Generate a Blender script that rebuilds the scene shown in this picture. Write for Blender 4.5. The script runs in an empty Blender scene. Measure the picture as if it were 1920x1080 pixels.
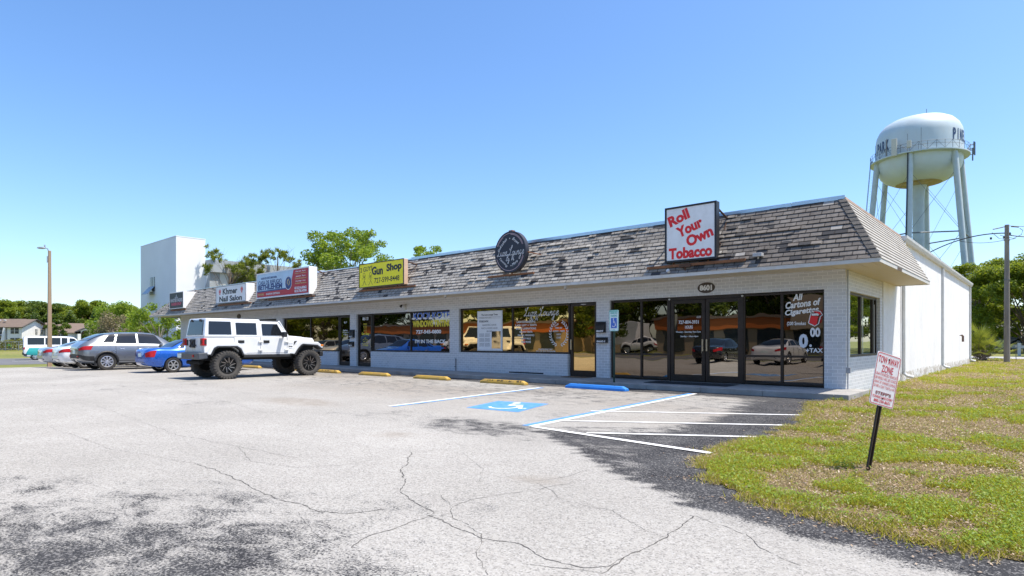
import bpy, bmesh, math, random
import numpy as np
from mathutils import Vector, Matrix
from mathutils.geometry import tessellate_polygon
PI = math.pi
random.seed(7)
RNG = np.random.default_rng(11)
SC = bpy.context.scene
COL = SC.collection

# ------------------------------------------------------------------ survey
# camera stands at (0,0,1.3); the shop front runs along X (y = 16.44), depth is +Y
FOC, CX, CY, EYE = 1135.6, 960.0, 640.0, 1.3
YAW = math.radians(41.73)
FW = (-math.sin(YAW), math.cos(YAW)); RT = (math.cos(YAW), math.sin(YAW))
def ray(px):
    a = (px-CX)/FOC
    return FW[0]+a*RT[0], FW[1]+a*RT[1]
def gp(px, py, z=0.0):
    d = (EYE-z)*FOC/(py-CY); x, y = ray(px); return (x*d, y*d)
def at(px, d):
    x, y = ray(px); return (x*d, y*d)
def zz(py, d): return EYE+(CY-py)/FOC*d
def front(px, Y):
    x, y = ray(px); return x*Y/y
def frontz(px, py, Y):
    x, y = ray(px); return EYE+(CY-py)/FOC*Y/y

def terrain(x):
    def sm(a, b, t):
        t = min(1, max(0, (t-a)/(b-a))); return t*t*(3-2*t)
    return -0.65*sm(34, 62, -x) + 0.95*sm(95, 145, -x)

# ------------------------------------------------------------------ noise in python
def vnoise(x, y, seed=0):
    x = np.asarray(x, float); y = np.asarray(y, float)
    xi = np.floor(x).astype(np.int64); yi = np.floor(y).astype(np.int64)
    fx = x-xi; fy = y-yi; fx = fx*fx*(3-2*fx); fy = fy*fy*(3-2*fy)
    def h(i, j):
        n = (i*374761393 + j*668265263 + seed*1442695041) & 0x7fffffff
        n = ((n ^ (n >> 13))*1274126177) & 0x7fffffff
        return ((n ^ (n >> 16)) & 0xffff)/65535.0
    return (h(xi, yi)*(1-fx)+h(xi+1, yi)*fx)*(1-fy)+(h(xi, yi+1)*(1-fx)+h(xi+1, yi+1)*fx)*fy
def fbm(x, y, seed=0, o=4):
    s = 0; a = .5; t = 0
    for k in range(o):
        s = s+a*vnoise(np.asarray(x)*2**k, np.asarray(y)*2**k, seed+k); t += a; a *= .5
    return s/t

# ------------------------------------------------------------------ materials
class NT:
    def __init__(s, name):
        s.m = bpy.data.materials.new(name); s.m.use_nodes = True
        s.t = s.m.node_tree; s.t.nodes.clear()
        s.out = s.n('ShaderNodeOutputMaterial')
    def n(s, typ, **kw):
        x = s.t.nodes.new(typ)
        for k, v in kw.items():
            if hasattr(x, k): setattr(x, k, v)
        return x
    def l(s, a, b): s.t.links.new(a, b)
    def setin(s, node, key, v):
        if isinstance(v, bpy.types.NodeSocket): s.l(v, node.inputs[key])
        else:
            if isinstance(v, tuple) and len(v) == 3 and node.inputs[key].type == 'RGBA': v = (*v, 1)
            node.inputs[key].default_value = v
    def bsdf(s, **kw):
        b = s.n('ShaderNodeBsdfPrincipled')
        for k, v in kw.items(): s.setin(b, k.replace('_', ' '), v)
        s.l(b.outputs[0], s.out.inputs[0]); return b
    def pos(s): return s.n('ShaderNodeNewGeometry').outputs['Position']
    def obj(s): return s.n('ShaderNodeTexCoord').outputs['Object']
    def noise(s, vec, scale, detail=4, rough=.55, dist=0.0):
        x = s.n('ShaderNodeTexNoise'); s.l(vec, x.inputs['Vector'])
        for k, v in (('Scale', scale), ('Detail', detail), ('Roughness', rough), ('Distortion', dist)): x.inputs[k].default_value = v
        return x.outputs['Fac']
    def math(s, op, a, b=0.0, c=0.0, clamp=False):
        x = s.n('ShaderNodeMath', operation=op, use_clamp=clamp)
        for i, v in enumerate((a, b, c)):
            if isinstance(v, bpy.types.NodeSocket): s.l(v, x.inputs[i])
            else: x.inputs[i].default_value = v
        return x.outputs[0]
    def ramp(s, fac, stops, interp='LINEAR'):
        x = s.n('ShaderNodeValToRGB'); s.l(fac, x.inputs[0]); e = x.color_ramp; e.interpolation = interp
        while len(e.elements) < len(stops): e.elements.new(.5)
        for el, (p, c) in zip(e.elements, stops):
            el.position = p; el.color = (c, c, c, 1) if isinstance(c, (int, float)) else (*c, 1)
        return x.outputs[0]
    def mix(s, fac, a, b, mode='MIX'):
        x = s.n('ShaderNodeMix', data_type='RGBA', blend_type=mode)
        for i, v in ((0, fac), (6, a), (7, b)):
            if isinstance(v, bpy.types.NodeSocket): s.l(v, x.inputs[i])
            else: x.inputs[i].default_value = (*v, 1) if isinstance(v, tuple) else v
        return x.outputs[2]
    def bump(s, h, strength=.3, dist=.02):
        x = s.n('ShaderNodeBump'); s.l(h, x.inputs['Height']); x.inputs['Strength'].default_value = strength; x.inputs['Distance'].default_value = dist
        return x.outputs[0]
    def xyz(s, v):
        x = s.n('ShaderNodeSeparateXYZ'); s.l(v, x.inputs[0]); return x.outputs
    def comb(s, a, b, c=0.0):
        x = s.n('ShaderNodeCombineXYZ')
        for i, v in enumerate((a, b, c)):
            if isinstance(v, bpy.types.NodeSocket): s.l(v, x.inputs[i])
            else: x.inputs[i].default_value = v
        return x.outputs[0]
    def scale(s, v, sc):
        x = s.n('ShaderNodeMapping'); s.l(v, x.inputs[0]); x.inputs['Scale'].default_value = sc; return x.outputs[0]

MATS = {}
def mat(name, col, rough=.6, metal=0.0, var=.12, scale=6.0, bump=0.0, spec=.5, coat=0.0, stretch=(1, 1, 1), dirt=None, emit=0):
    """plain procedural material: base colour broken up by noise, roughness variation, optional dirt"""
    if name in MATS: return MATS[name]
    t = NT(name); v = t.scale(t.obj(), stretch)
    n = t.noise(v, scale, 6, .6)
    lo = tuple(max(0, c*(1-var)) for c in col); hi = tuple(min(1, c*(1+var)) for c in col)
    c = t.ramp(n, [(.3, lo), (.7, hi)])
    if dirt:
        dc, amt, ds = dirt
        d = t.ramp(t.noise(v, ds, 8, .7), [(.5-.2*amt, 0.0), (.78, 1.0)])
        c = t.mix(t.math('MULTIPLY', d, amt), c, dc)
    r = t.math('MULTIPLY_ADD', n, .25, max(.0, rough-.12), clamp=True) if rough > .15 else rough
    b = t.bsdf(Base_Color=c, Roughness=r, Metallic=metal)
    b.inputs['Specular IOR Level'].default_value = spec
    if coat: b.inputs['Coat Weight'].default_value = coat; b.inputs['Coat Roughness'].default_value = .04
    if bump: t.l(t.bump(t.noise(v, scale*4, 6, .65), bump, .02), b.inputs['Normal'])
    MATS[name] = t.m; return t.m
def paint(name, col, metal=0.0, rough=.32):
    return mat(name, col, rough, metal, .05, 3, 0, .5, 1.0, dirt=((.25, .22, .18), .12, 2.5))
def film(name, col, rough=.012, wav=.012):
    """window glass with reflective film"""
    t = NT(name); n = t.noise(t.pos(), .9, 2, .5)
    b = t.bsdf(Base_Color=t.mix(t.math('MULTIPLY', t.noise(t.pos(), 2.2, 5, .7), .35), col, tuple(c*.8 for c in col)), Metallic=1.0, Roughness=rough)
    t.l(t.bump(n, wav, .3), b.inputs['Normal']); return t.m
def leaf_mat(name, c1, c2, c3, trans=.3):
    t = NT(name); g = t.n('ShaderNodeNewGeometry')
    n = t.noise(t.obj(), .45, 3, .6)
    f = t.math('MULTIPLY_ADD', g.outputs['Random Per Island'], .55, t.math('MULTIPLY', n, .5), clamp=True)
    c = t.ramp(f, [(.12, c1), (.5, c2), (.92, c3)])
    d = t.n('ShaderNodeBsdfPrincipled'); t.l(c, d.inputs['Base Color']); d.inputs['Roughness'].default_value = .5; d.inputs['Specular IOR Level'].default_value = .35
    tr = t.n('ShaderNodeBsdfTranslucent'); t.l(t.mix(.5, c, tuple(min(1, x*1.5) for x in c3)), tr.inputs[0])
    m = t.n('ShaderNodeMixShader'); m.inputs[0].default_value = trans
    t.l(d.outputs[0], m.inputs[1]); t.l(tr.outputs[0], m.inputs[2]); t.l(m.outputs[0], t.out.inputs[0])
    return t.m

def wall_uv(t):
    """(along the wall, height) from world position, by which way the wall faces"""
    g = t.n('ShaderNodeNewGeometry'); p = t.xyz(g.outputs['Position']); nn = t.xyz(g.outputs['True Normal'])
    side = t.math('GREATER_THAN', t.math('ABSOLUTE', nn[0]), t.math('ABSOLUTE', nn[1]))
    u = t.math('ADD', t.math('MULTIPLY', p[0], t.math('SUBTRACT', 1.0, side)), t.math('MULTIPLY', p[1], side))
    return u, p[2], g.outputs['Position'], side

def brick_mat():
    t = NT('painted_brick'); u, z, P, side = wall_uv(t)
    b = t.n('ShaderNodeTexBrick'); t.l(t.comb(u, z), b.inputs['Vector'])
    b.inputs['Scale'].default_value = 1.0; b.inputs['Brick Width'].default_value = .225; b.inputs['Row Height'].default_value = .0865
    b.inputs['Mortar Size'].default_value = .0075; b.inputs['Mortar Smooth'].default_value = .35; b.inputs['Bias'].default_value = 0
    b.inputs['Color1'].default_value = (.51, .515, .525, 1); b.inputs['Color2'].default_value = (.60, .602, .612, 1); b.inputs['Mortar'].default_value = (.80, .80, .80, 1)
    n = t.noise(P, 1.3, 7, .65); n2 = t.noise(t.scale(P, (3, 3, .5)), 1.6, 6, .7)
    c = t.mix(t.ramp(n, [(.35, .0), (.75, .45)]), b.outputs['Color'], (.62, .63, .65))
    c = t.mix(t.math('MULTIPLY', t.ramp(n2, [(.55, 0.0), (.8, 1.0)]), .25), c, (.26, .23, .2))
    bs = t.bsdf(Base_Color=c, Roughness=.62)
    h = t.math('ADD', t.math('MULTIPLY', b.outputs['Fac'], -1.0), t.math('MULTIPLY', t.noise(P, 60, 4, .6), .35))
    t.l(t.bump(h, .55, .008), bs.inputs['Normal']); return t.m

def shingle_mat():
    t = NT('asphalt_shingles'); u, z, P, side = wall_uv(t)
    W_, H_ = .27, .1155
    row = t.math('FLOOR', t.math('DIVIDE', t.math('SUBTRACT', z, 3.115), H_))
    wr = t.n('ShaderNodeTexWhiteNoise', noise_dimensions='1D'); t.l(row, wr.inputs['W'])
    uu = t.math('ADD', t.math('DIVIDE', u, W_), t.math('ADD', t.math('MULTIPLY', row, .5), t.math('MULTIPLY', wr.outputs[0], .22)))
    col_ = t.math('FLOOR', uu); fu = t.math('FRACT', uu)
    fv = t.math('FRACT', t.math('DIVIDE', t.math('SUBTRACT', z, 3.115), H_))
    wn = t.n('ShaderNodeTexWhiteNoise', noise_dimensions='2D'); t.l(t.comb(col_, row), wn.inputs['Vector'])
    # damage comes in clusters
    clus = t.noise(t.scale(P, (.55, .55, 1.6)), 1.0, 3, .6)
    r = wn.outputs['Value']
    missing = t.math('GREATER_THAN', t.math('ADD', r, t.math('MULTIPLY', t.math('SUBTRACT', clus, .5), .7)), .945)
    missing = t.math('MULTIPLY', missing, t.math('SUBTRACT', 1.0, side))
    new = t.math('LESS_THAN', r, .022)
    wn2 = t.n('ShaderNodeTexWhiteNoise', noise_dimensions='2D'); t.l(t.comb(t.math('FLOOR', t.math('DIVIDE', uu, 4.3)), t.math('ADD', row, 77.0)), wn2.inputs['Vector'])
    run = t.math('GREATER_THAN', t.math('ADD', wn2.outputs['Value'], t.math('MULTIPLY', t.math('SUBTRACT', clus, .5), 1.0)), 1.02)
    run = t.math('MULTIPLY', t.math('MULTIPLY', run, t.math('SUBTRACT', 1.0, side)), t.math('LESS_THAN', fv, t.math('MULTIPLY_ADD', t.noise(t.scale(P, (3, 3, 3)), 1.0, 4, .7), 1.1, -.15)))
    missing = t.math('MAXIMUM', missing, run)
    px = t.xyz(P)[0]
    right = t.ramp(t.math('ADD', t.math('MULTIPLY_ADD', px, .055, 1.05), t.math('MULTIPLY', t.math('SUBTRACT', t.noise(P, .35, 4, .6), .5), .9)), [(.3, 0.0), (.75, 1.0)])
    tab = t.math('MULTIPLY_ADD', t.math('ADD', t.math('MULTIPLY', wn.outputs['Value'], .45), t.math('MULTIPLY', t.noise(P, 1.1, 6, .7), .55)), .62, .19)
    clight = t.ramp(tab, [(.25, (.34, .314, .275)), (.75, (.55, .515, .46))])
    cdark = t.ramp(tab, [(.25, (.14, .122, .106)), (.75, (.30, .268, .234))])
    c = t.mix(t.math('MULTIPLY', right, t.math('SUBTRACT', 1.0, side)), clight, cdark)
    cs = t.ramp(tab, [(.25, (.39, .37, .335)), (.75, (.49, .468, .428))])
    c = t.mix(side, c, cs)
    stain = t.ramp(t.noise(t.scale(P, (1.9, 1.9, .30)), 1.0, 8, .74, .4), [(.47, 0.0), (.70, .82)])
    c = t.mix(t.math('MULTIPLY', stain, t.math('MULTIPLY_ADD', side, -.75, t.math('MULTIPLY_ADD', right, .55, .45))), c, (.075, .064, .058))
    blot = t.ramp(t.noise(P, 2.6, 7, .75), [(.38, .45), (.55, 0.0)]); c = t.mix(t.math('MULTIPLY', blot, t.math('MULTIPLY_ADD', side, -.6, 1.0)), c, (.10, .088, .08))
    rust = t.ramp(t.noise(t.scale(P, (2.3, 2.3, .4)), 1.0, 4, .6), [(.66, 0.0), (.78, .5)])
    c = t.mix(t.math('MULTIPLY', rust, t.math('SUBTRACT', 1.0, side)), c, (.22, .14, .08))
    g = t.noise(P, 130, 3, .8); c = t.mix(t.math('MULTIPLY', t.math('SUBTRACT', g, .32), .55, clamp=True), c, (.06, .055, .05))
    c = t.mix(t.math('MULTIPLY', new, .6), c, (.48, .455, .41))
    c = t.mix(missing, c, t.ramp(g, [(.3, (.035, .034, .036)), (.7, (.085, .082, .082))]))
    joint = t.math('LESS_THAN', fu, t.math('MULTIPLY_ADD', side, -.085, .088)); edge = t.math('LESS_THAN', fv, .13)
    line = t.math('MAXIMUM', joint, edge)
    c = t.mix(t.math('MULTIPLY', line, .8), c, (.04, .034, .03))
    bs = t.bsdf(Base_Color=c, Roughness=.9); bs.inputs['Specular IOR Level'].default_value = .2
    h = t.math('ADD', t.math('ADD', t.math('MULTIPLY', line, -1.0), t.math('MULTIPLY', missing, -1.0)), t.math('ADD', t.math('MULTIPLY', r, .6), t.math('MULTIPLY', g, .5)))
    t.l(t.bump(h, .6, .008), bs.inputs['Normal']); return t.m

def stucco_mat():
    t = NT('white_stucco'); P = t.pos()
    n = t.noise(t.scale(P, (1, 1, .6)), 1.1, 8, .65)
    fine = t.noise(t.scale(P, (1, 1, .45)), 14, 8, .72)
    c = t.ramp(n, [(.3, (.74, .73, .71)), (.65, (.86, .855, .84))])
    c = t.mix(t.ramp(fine, [(.50, 0.0), (.72, .38)]), c, (.50, .47, .42))
    spl = t.math('MULTIPLY', t.ramp(t.noise(P, 5.0, 7, .75), [(.42, 0.0), (.56, 1.0)]), t.math('LESS_THAN', t.math('ADD', t.xyz(P)[2], t.math('MULTIPLY', t.noise(P, 3.0, 6, .7), -.55)), .0)); c = t.mix(t.math('MULTIPLY', spl, .75), c, (.30, .23, .15))
    drip = t.ramp(t.noise(t.scale(P, (2.4, 2.4, .12)), 1.3, 6, .7), [(.60, 0.0), (.74, .35)]); c = t.mix(drip, c, (.45, .43, .39))
    bs = t.bsdf(Base_Color=c, Roughness=.85)
    t.l(t.bump(t.math('ADD', fine, t.noise(P, 40, 5, .7)), .8, .02), bs.inputs['Normal']); return t.m

# ------------------------------------------------------------------ mesh helpers
class MB:
    def __init__(s): s.v = []; s.f = []
    def add(s, vs, fs):
        o = len(s.v); s.v += [tuple(v) for v in vs]; s.f += [tuple(i+o for i in f) for f in fs]; return s
    def box(s, x0, x1, y0, y1, z0, z1):
        return s.add([(x0, y0, z0), (x1, y0, z0), (x1, y1, z0), (x0, y1, z0), (x0, y0, z1), (x1, y0, z1), (x1, y1, z1), (x0, y1, z1)],
                     [(0, 3, 2, 1), (4, 5, 6, 7), (0, 1, 5, 4), (1, 2, 6, 5), (2, 3, 7, 6), (3, 0, 4, 7)])
    def hexa(s, b, t):   # bottom 4 ccw, top 4 ccw
        return s.add(list(b)+list(t), [(0, 3, 2, 1), (4, 5, 6, 7), (0, 1, 5, 4), (1, 2, 6, 5), (2, 3, 7, 6), (3, 0, 4, 7)])
    def xf(s, M, start=0):
        for i in range(start, len(s.v)): s.v[i] = tuple(M @ Vector(s.v[i]))
        return s
    def prism(s, poly, a, b, axis='X'):
        """extrude 2-D polygon between a and b along an axis; poly is in the other two axes (in xyz order)"""
        n = len(poly)
        def P(p, k):
            return {'X': (k, p[0], p[1]), 'Y': (p[0], k, p[1]), 'Z': (p[0], p[1], k)}[axis]
        vs = [P(p, a) for p in poly]+[P(p, b) for p in poly]
        fs = [tuple(range(n))[::-1], tuple(range(n, 2*n))]+[(i, (i+1) % n, n+(i+1) % n, n+i) for i in range(n)]
        return s.add(vs, fs)
    def tube(s, pts, r, n=8, caps=True):
        pts = [Vector(p) for p in pts]
        if not hasattr(r, '__len__'): r = [r]*len(pts)
        rings = []; up = Vector((0, 0, 1))
        d0 = (pts[-1]-pts[0]).normalized()
        if abs(d0.z) > .9: up = Vector((1, 0, 0))
        o = len(s.v)
        for i, p in enumerate(pts):
            d = (pts[min(i+1, len(pts)-1)]-pts[max(i-1, 0)])
            d = d.normalized() if d.length > 1e-9 else d0
            a = d.cross(up); a = a.normalized() if a.length > 1e-6 else Vector((1, 0, 0)); b = d.cross(a)
            for k in range(n):
                w = 2*PI*k/n; s.v.append(tuple(p+(a*math.cos(w)+b*math.sin(w))*r[i]))
        for i in range(len(pts)-1):
            for k in range(n):
                k2 = (k+1) % n; s.f.append((o+i*n+k, o+i*n+k2, o+(i+1)*n+k2, o+(i+1)*n+k))
        if caps:
            s.f.append(tuple(o+k for k in range(n))[::-1]); e = o+(len(pts)-1)*n; s.f.append(tuple(e+k for k in range(n)))
        return s
    def lathe(s, prof, n=32, c=(0, 0, 0), axis='Z', close=False, cap=True):
        o = len(s.v)
        for r, h in prof:
            for k in range(n):
                w = 2*PI*k/n; a, b = r*math.cos(w), r*math.sin(w)
                p = {'Z': (a, b, h), 'X': (h, a, b), 'Y': (a, h, b)}[axis]
                s.v.append((p[0]+c[0], p[1]+c[1], p[2]+c[2]))
        m = len(prof)
        for i in range(m if close else m-1):
            j = (i+1) % m
            for k in range(n):
                k2 = (k+1) % n; s.f.append((o+i*n+k, o+i*n+k2, o+j*n+k2, o+j*n+k))
        if not close and cap:
            if prof[0][0] > 1e-4: s.f.append(tuple(o+k for k in range(n))[::-1])
            if prof[-1][0] > 1e-4: s.f.append(tuple(o+(m-1)*n+k for k in range(n)))
        return s
    def mesh(s, name):
        me = bpy.data.meshes.new(name); me.from_pydata(s.v, [], s.f); me.validate(); me.update(); return me
    def build(s, name, m, parent=None, smooth=False, bevel=0.0, seg=2, loc=None, fix=True):
        me = s.mesh(name)
        if fix:
            bm = bmesh.new(); bm.from_mesh(me); bmesh.ops.recalc_face_normals(bm, faces=bm.faces); bm.to_mesh(me); bm.free()
        return link(name, me, m, parent, smooth, bevel, seg, loc)

def link(name, me, m, parent=None, smooth=False, bevel=0.0, seg=2, loc=None):
    o = bpy.data.objects.new(name, me); COL.objects.link(o)
    if m is not None and not me.materials: me.materials.append(m)
    if smooth:
        me.polygons.foreach_set('use_smooth', [True]*len(me.polygons))
        try: me.set_sharp_from_angle(angle=math.radians(38))
        except Exception: pass
    if bevel:
        b = o.modifiers.new('edge', 'BEVEL'); b.width = bevel; b.segments = seg; b.limit_method = 'ANGLE'; b.angle_limit = math.radians(35)
    if parent is not None: o.parent = parent
    if loc is not None: o.location = loc
    return o
def tag(o, label=None, cat=None, group=None, kind=None):
    if label: o['label'] = label
    if cat: o['category'] = cat
    if group: o['group'] = group
    if kind: o['kind'] = kind
    return o
def thing(name, label, cat, loc=(0, 0, 0), rz=0.0, group=None):
    o = bpy.data.objects.new(name, None); COL.objects.link(o); o.location = loc; o.rotation_euler = (0, 0, rz); o.empty_display_size = .2
    return tag(o, label, cat, group)
def kids(o): return [c for c in bpy.data.objects if c.parent == o]
def dup(o, loc=None, rz=None, label=None, group=None, parent=None, scale=None):
    ch = kids(o); c = o.copy(); COL.objects.link(c)
    if parent is not None: c.parent = parent
    if loc is not None: c.location = loc
    if rz is not None: c.rotation_euler = (0, 0, rz)
    if scale is not None: c.scale = (scale,)*3 if not hasattr(scale, '__len__') else scale
    if label: c['label'] = label
    if group: c['group'] = group
    for k in ch: dup(k, parent=c)
    return c
def structure(o): o['kind'] = 'structure'; return o
def quads(name, V, m, parent=None):
    """V: (n,k,3) array of k-gons"""
    n, k = V.shape[:2]; me = bpy.data.meshes.new(name)
    me.vertices.add(n*k); me.vertices.foreach_set('co', V.reshape(-1).astype(np.float32))
    me.loops.add(n*k); me.loops.foreach_set('vertex_index', np.arange(n*k, dtype=np.int32))
    me.polygons.add(n); me.polygons.foreach_set('loop_start', np.arange(0, n*k, k, dtype=np.int32))
    try: me.polygons.foreach_set('loop_total', np.full(n, k, dtype=np.int32))
    except Exception: pass
    me.update(calc_edges=True)
    return link(name, me, m, parent) if m is not None else me
def sheet(name, poly, z, m, parent=None, th=0.0):
    """flat polygon given as (x,y) list, z number or function"""
    zf = z if callable(z) else (lambda x, y: z)
    tri = tessellate_polygon([[Vector((p[0], p[1], 0)) for p in poly]])
    mb = MB(); mb.add([(p[0], p[1], zf(*p)) for p in poly], [])
    for t in tri:
        a, b, c = [Vector((poly[i][0], poly[i][1])) for i in t]
        if (b-a).cross(c-a) < 0: t = t[::-1]
        mb.f.append(tuple(t))
    return mb.build(name, m, parent, fix=False)

# ------------------------------------------------------------------ lettering
_TX = {}
def glyphs(s, bold=0.0, shear=0.0):
    k = (s, bold, shear)
    if k not in _TX:
        cu = bpy.data.curves.new('t', 'FONT'); cu.body = s; cu.offset = bold; cu.shear = shear; cu.dimensions = '2D'; cu.fill_mode = 'FRONT'; cu.resolution_u = 3
        ob = bpy.data.objects.new('t', cu); COL.objects.link(ob)
        dg = bpy.context.evaluated_depsgraph_get(); dg.update()
        me = bpy.data.meshes.new_from_object(ob.evaluated_get(dg))
        V = [(v.co.x, v.co.y) for v in me.vertices]; F = [tuple(p.vertices) for p in me.polygons]
        bpy.data.objects.remove(ob); bpy.data.curves.remove(cu); bpy.data.meshes.remove(me)
        _TX[k] = (V, F)
    return _TX[k]
class Letters:
    """flat lettering in the (x,z) plane, facing -Y, at y = 0"""
    def __init__(s): s.mb = MB()
    def text(s, body, cx, cz, w, h, bold=0.0, shear=0.0, rot=0.0):
        V, F = glyphs(body, bold, shear)
        if not V: return s
        xs = [v[0] for v in V]; zs = [v[1] for v in V]; x0, x1, z0, z1 = min(xs), max(xs), min(zs), max(zs)
        sx = w/max(1e-6, x1-x0) if w else None; sz = h/max(1e-6, z1-z0) if h else sx
        if sx is None: sx = sz
        c, n = math.cos(rot), math.sin(rot); out = []
        for v in V:
            a = (v[0]-(x0+x1)/2)*sx; b = (v[1]-(z0+z1)/2)*sz
            out.append((cx+a*c-b*n, 0, cz+a*n+b*c))
        s.mb.add(out, F); return s
    def stroke(s, pts, w, closed=False):
        P = [Vector((p[0], p[1])) for p in pts]; n = len(P)
        o = len(s.mb.v)
        for i, p in enumerate(P):
            a = P[(i-1) % n] if (closed or i > 0) else p; b = P[(i+1) % n] if (closed or i < n-1) else p
            d = (b-a); d = d.normalized() if d.length > 1e-9 else Vector((1, 0)); q = Vector((-d.y, d.x))*w/2
            s.mb.v += [(p.x+q.x, 0, p.y+q.y), (p.x-q.x, 0, p.y-q.y)]
        for i in range(n if closed else n-1):
            j = (i+1) % n; s.mb.f.append((o+2*i, o+2*i+1, o+2*j+1, o+2*j))
        return s
    def poly(s, pts):
        tri = tessellate_polygon([[Vector((p[0], p[1], 0)) for p in pts]]); s.mb.add([(p[0], 0, p[1]) for p in pts], [tuple(t) for t in tri]); return s
    def rect(s, x0, x1, z0, z1): return s.poly([(x0, z0), (x1, z0), (x1, z1), (x0, z1)])
    def ell(s, cx, cz, a, b, n=32): return s.poly([(cx+a*math.cos(2*PI*k/n), cz+b*math.sin(2*PI*k/n)) for k in range(n)])
    def arc(s, cx, cz, r, a0, a1, w, n=24, ry=None):
        ry = ry or r
        return s.stroke([(cx+r*math.cos(a0+(a1-a0)*k/n), cz+ry*math.sin(a0+(a1-a0)*k/n)) for k in range(n+1)], w)
    def build(s, m, parent, y, name='lettering', ox=0.0, oz=0.0):
        s.mb.v = [(v[0]+ox, y, v[2]+oz) for v in s.mb.v]
        s.mb.f = [f if face_y(s.mb.v, f) < 0 else f[::-1] for f in s.mb.f]
        return s.mb.build(name, m, parent, fix=False)
def face_y(v, f):
    a, b, c = Vector(v[f[0]]), Vector(v[f[1]]), Vector(v[f[2]]); return (b-a).cross(c-a).y

def catmull(p, n=6):
    out = []
    for i in range(len(p)-1):
        a, b, c, d = p[max(i-1, 0)], p[i], p[i+1], p[min(i+2, len(p)-1)]
        for k in range(n):
            t = k/n
            out.append(tuple(.5*((2*b[j])+(-a[j]+c[j])*t+(2*a[j]-5*b[j]+4*c[j]-d[j])*t*t+(-a[j]+3*b[j]-3*c[j]+d[j])*t**3) for j in (0, 1)))
    out.append(p[-1]); return out
SCRIPT = {   # hand-written letters: strokes in a unit box, x-height .42, then advance
 'L': ([[(.12, .78), (.05, .62), (.18, .55), (.42, .75), (.5, .98), (.4, 1.0), (.32, .7), (.25, .25), (.12, .02), (.02, .06), (.1, .16), (.35, .03), (.6, .06), (.72, .2)]], .66),
 'B': ([[(.15, .75), (.3, .95), (.22, .4), (.12, .02)], [(.1, .85), (.35, 1.0), (.6, .88), (.5, .62), (.3, .54), (.58, .45), (.6, .15), (.35, 0), (.12, .1)]], .68),
 'V': ([[(.02, .85), (.14, .97), (.22, .8), (.25, .02), (.5, .7), (.66, .98), (.75, .9)]], .6),
 'u': ([[(0, .2), (.08, .42), (.06, .1), (.16, .0), (.3, .15), (.36, .42), (.34, .08), (.42, 0), (.52, .16)]], .5),
 'x': ([[(0, .3), (.1, .42), (.18, .25), (.22, .05), (.34, 0), (.46, .16)], [(.4, .42), (.28, .34), (.12, .04), (.02, .02)]], .44),
 'e': ([[(0, .16), (.2, .24), (.28, .36), (.2, .44), (.08, .3), (.08, .08), (.2, 0), (.38, .16)]], .38),
 'o': ([[(.22, .42), (.08, .34), (.04, .12), (.16, 0), (.3, .1), (.32, .32), (.22, .42), (.3, .32), (.46, .34)]], .44),
 'n': ([[(0, .25), (.08, .42), (.08, .2), (.06, 0), (.12, .25), (.26, .42), (.32, .3), (.3, .06), (.38, 0), (.48, .16)]], .47),
 'g': ([[(.3, .38), (.14, .42), (.05, .2), (.14, .02), (.28, .12), (.32, .4), (.28, -.1), (.2, -.42), (.06, -.4), (.12, -.2), (.4, .1), (.5, .18)]], .48),
 'y': ([[(0, .3), (.08, .42), (.08, .12), (.2, .02), (.32, .2), (.36, .42), (.32, 0), (.24, -.35), (.1, -.42), (.08, -.25), (.3, -.05), (.5, .14)]], .5),
 'i': ([[(0, .2), (.1, .42), (.08, .08), (.16, 0), (.28, .16)], [(.12, .6), (.15, .64)]], .28),
 ' ': ([], .34)}
def script(L, body, cx, cz, w, h, pen, slant=.28, rise=0.0):
    S = []; x = 0
    for ch in body:
        st, adv = SCRIPT[ch]
        for q in st: S.append([(p[0]+x, p[1]) for p in catmull(q)])
        x += adv
    for q in S:
        L.stroke([(cx+((p[0]+slant*p[1])/x-.5)*w, cz+(p[1]-.45)*h+rise*((p[0]/x)-.5)) for p in q], pen)
    return L
# ================================================================== ground
GX = [-2500, -900, -400, -250, -200, -170]+list(range(-150, -30, 4))+[-30, -20, -10, 0, 10, 20, 40, 80, 160, 400, 900, 2500]
GY = [-2500, -900, -300, -120, -60, -40, -25, -10, 0, 10, 20, 30, 45, 60, 80, 110, 160, 250, 500, 1200, 2500]
def grid_mesh(name, xs, ys, zf, m):
    mb = MB(); nx = len(xs)
    mb.v = [(x, y, zf(x, y)) for y in ys for x in xs]
    mb.f = [(j*nx+i, j*nx+i+1, (j+1)*nx+i+1, (j+1)*nx+i) for j in range(len(ys)-1) for i in range(nx-1)]
    return mb.build(name, m, fix=False)
def turf_mat():
    t = NT('turf'); P = t.pos()
    n = t.noise(P, .09, 6, .65); f = t.noise(P, 2.5, 8, .75)
    c = t.ramp(n, [(.3, (.13, .15, .025)), (.55, (.20, .20, .035)), (.75, (.26, .21, .075))])
    c = t.mix(t.ramp(f, [(.4, 0.0), (.7, .7)]), c, (.06, .08, .015))
    t.bsdf(Base_Color=c, Roughness=.95); return t.m
structure(grid_mesh('ground', GX, GY, lambda x, y: terrain(x)-.05, turf_mat()))

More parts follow.
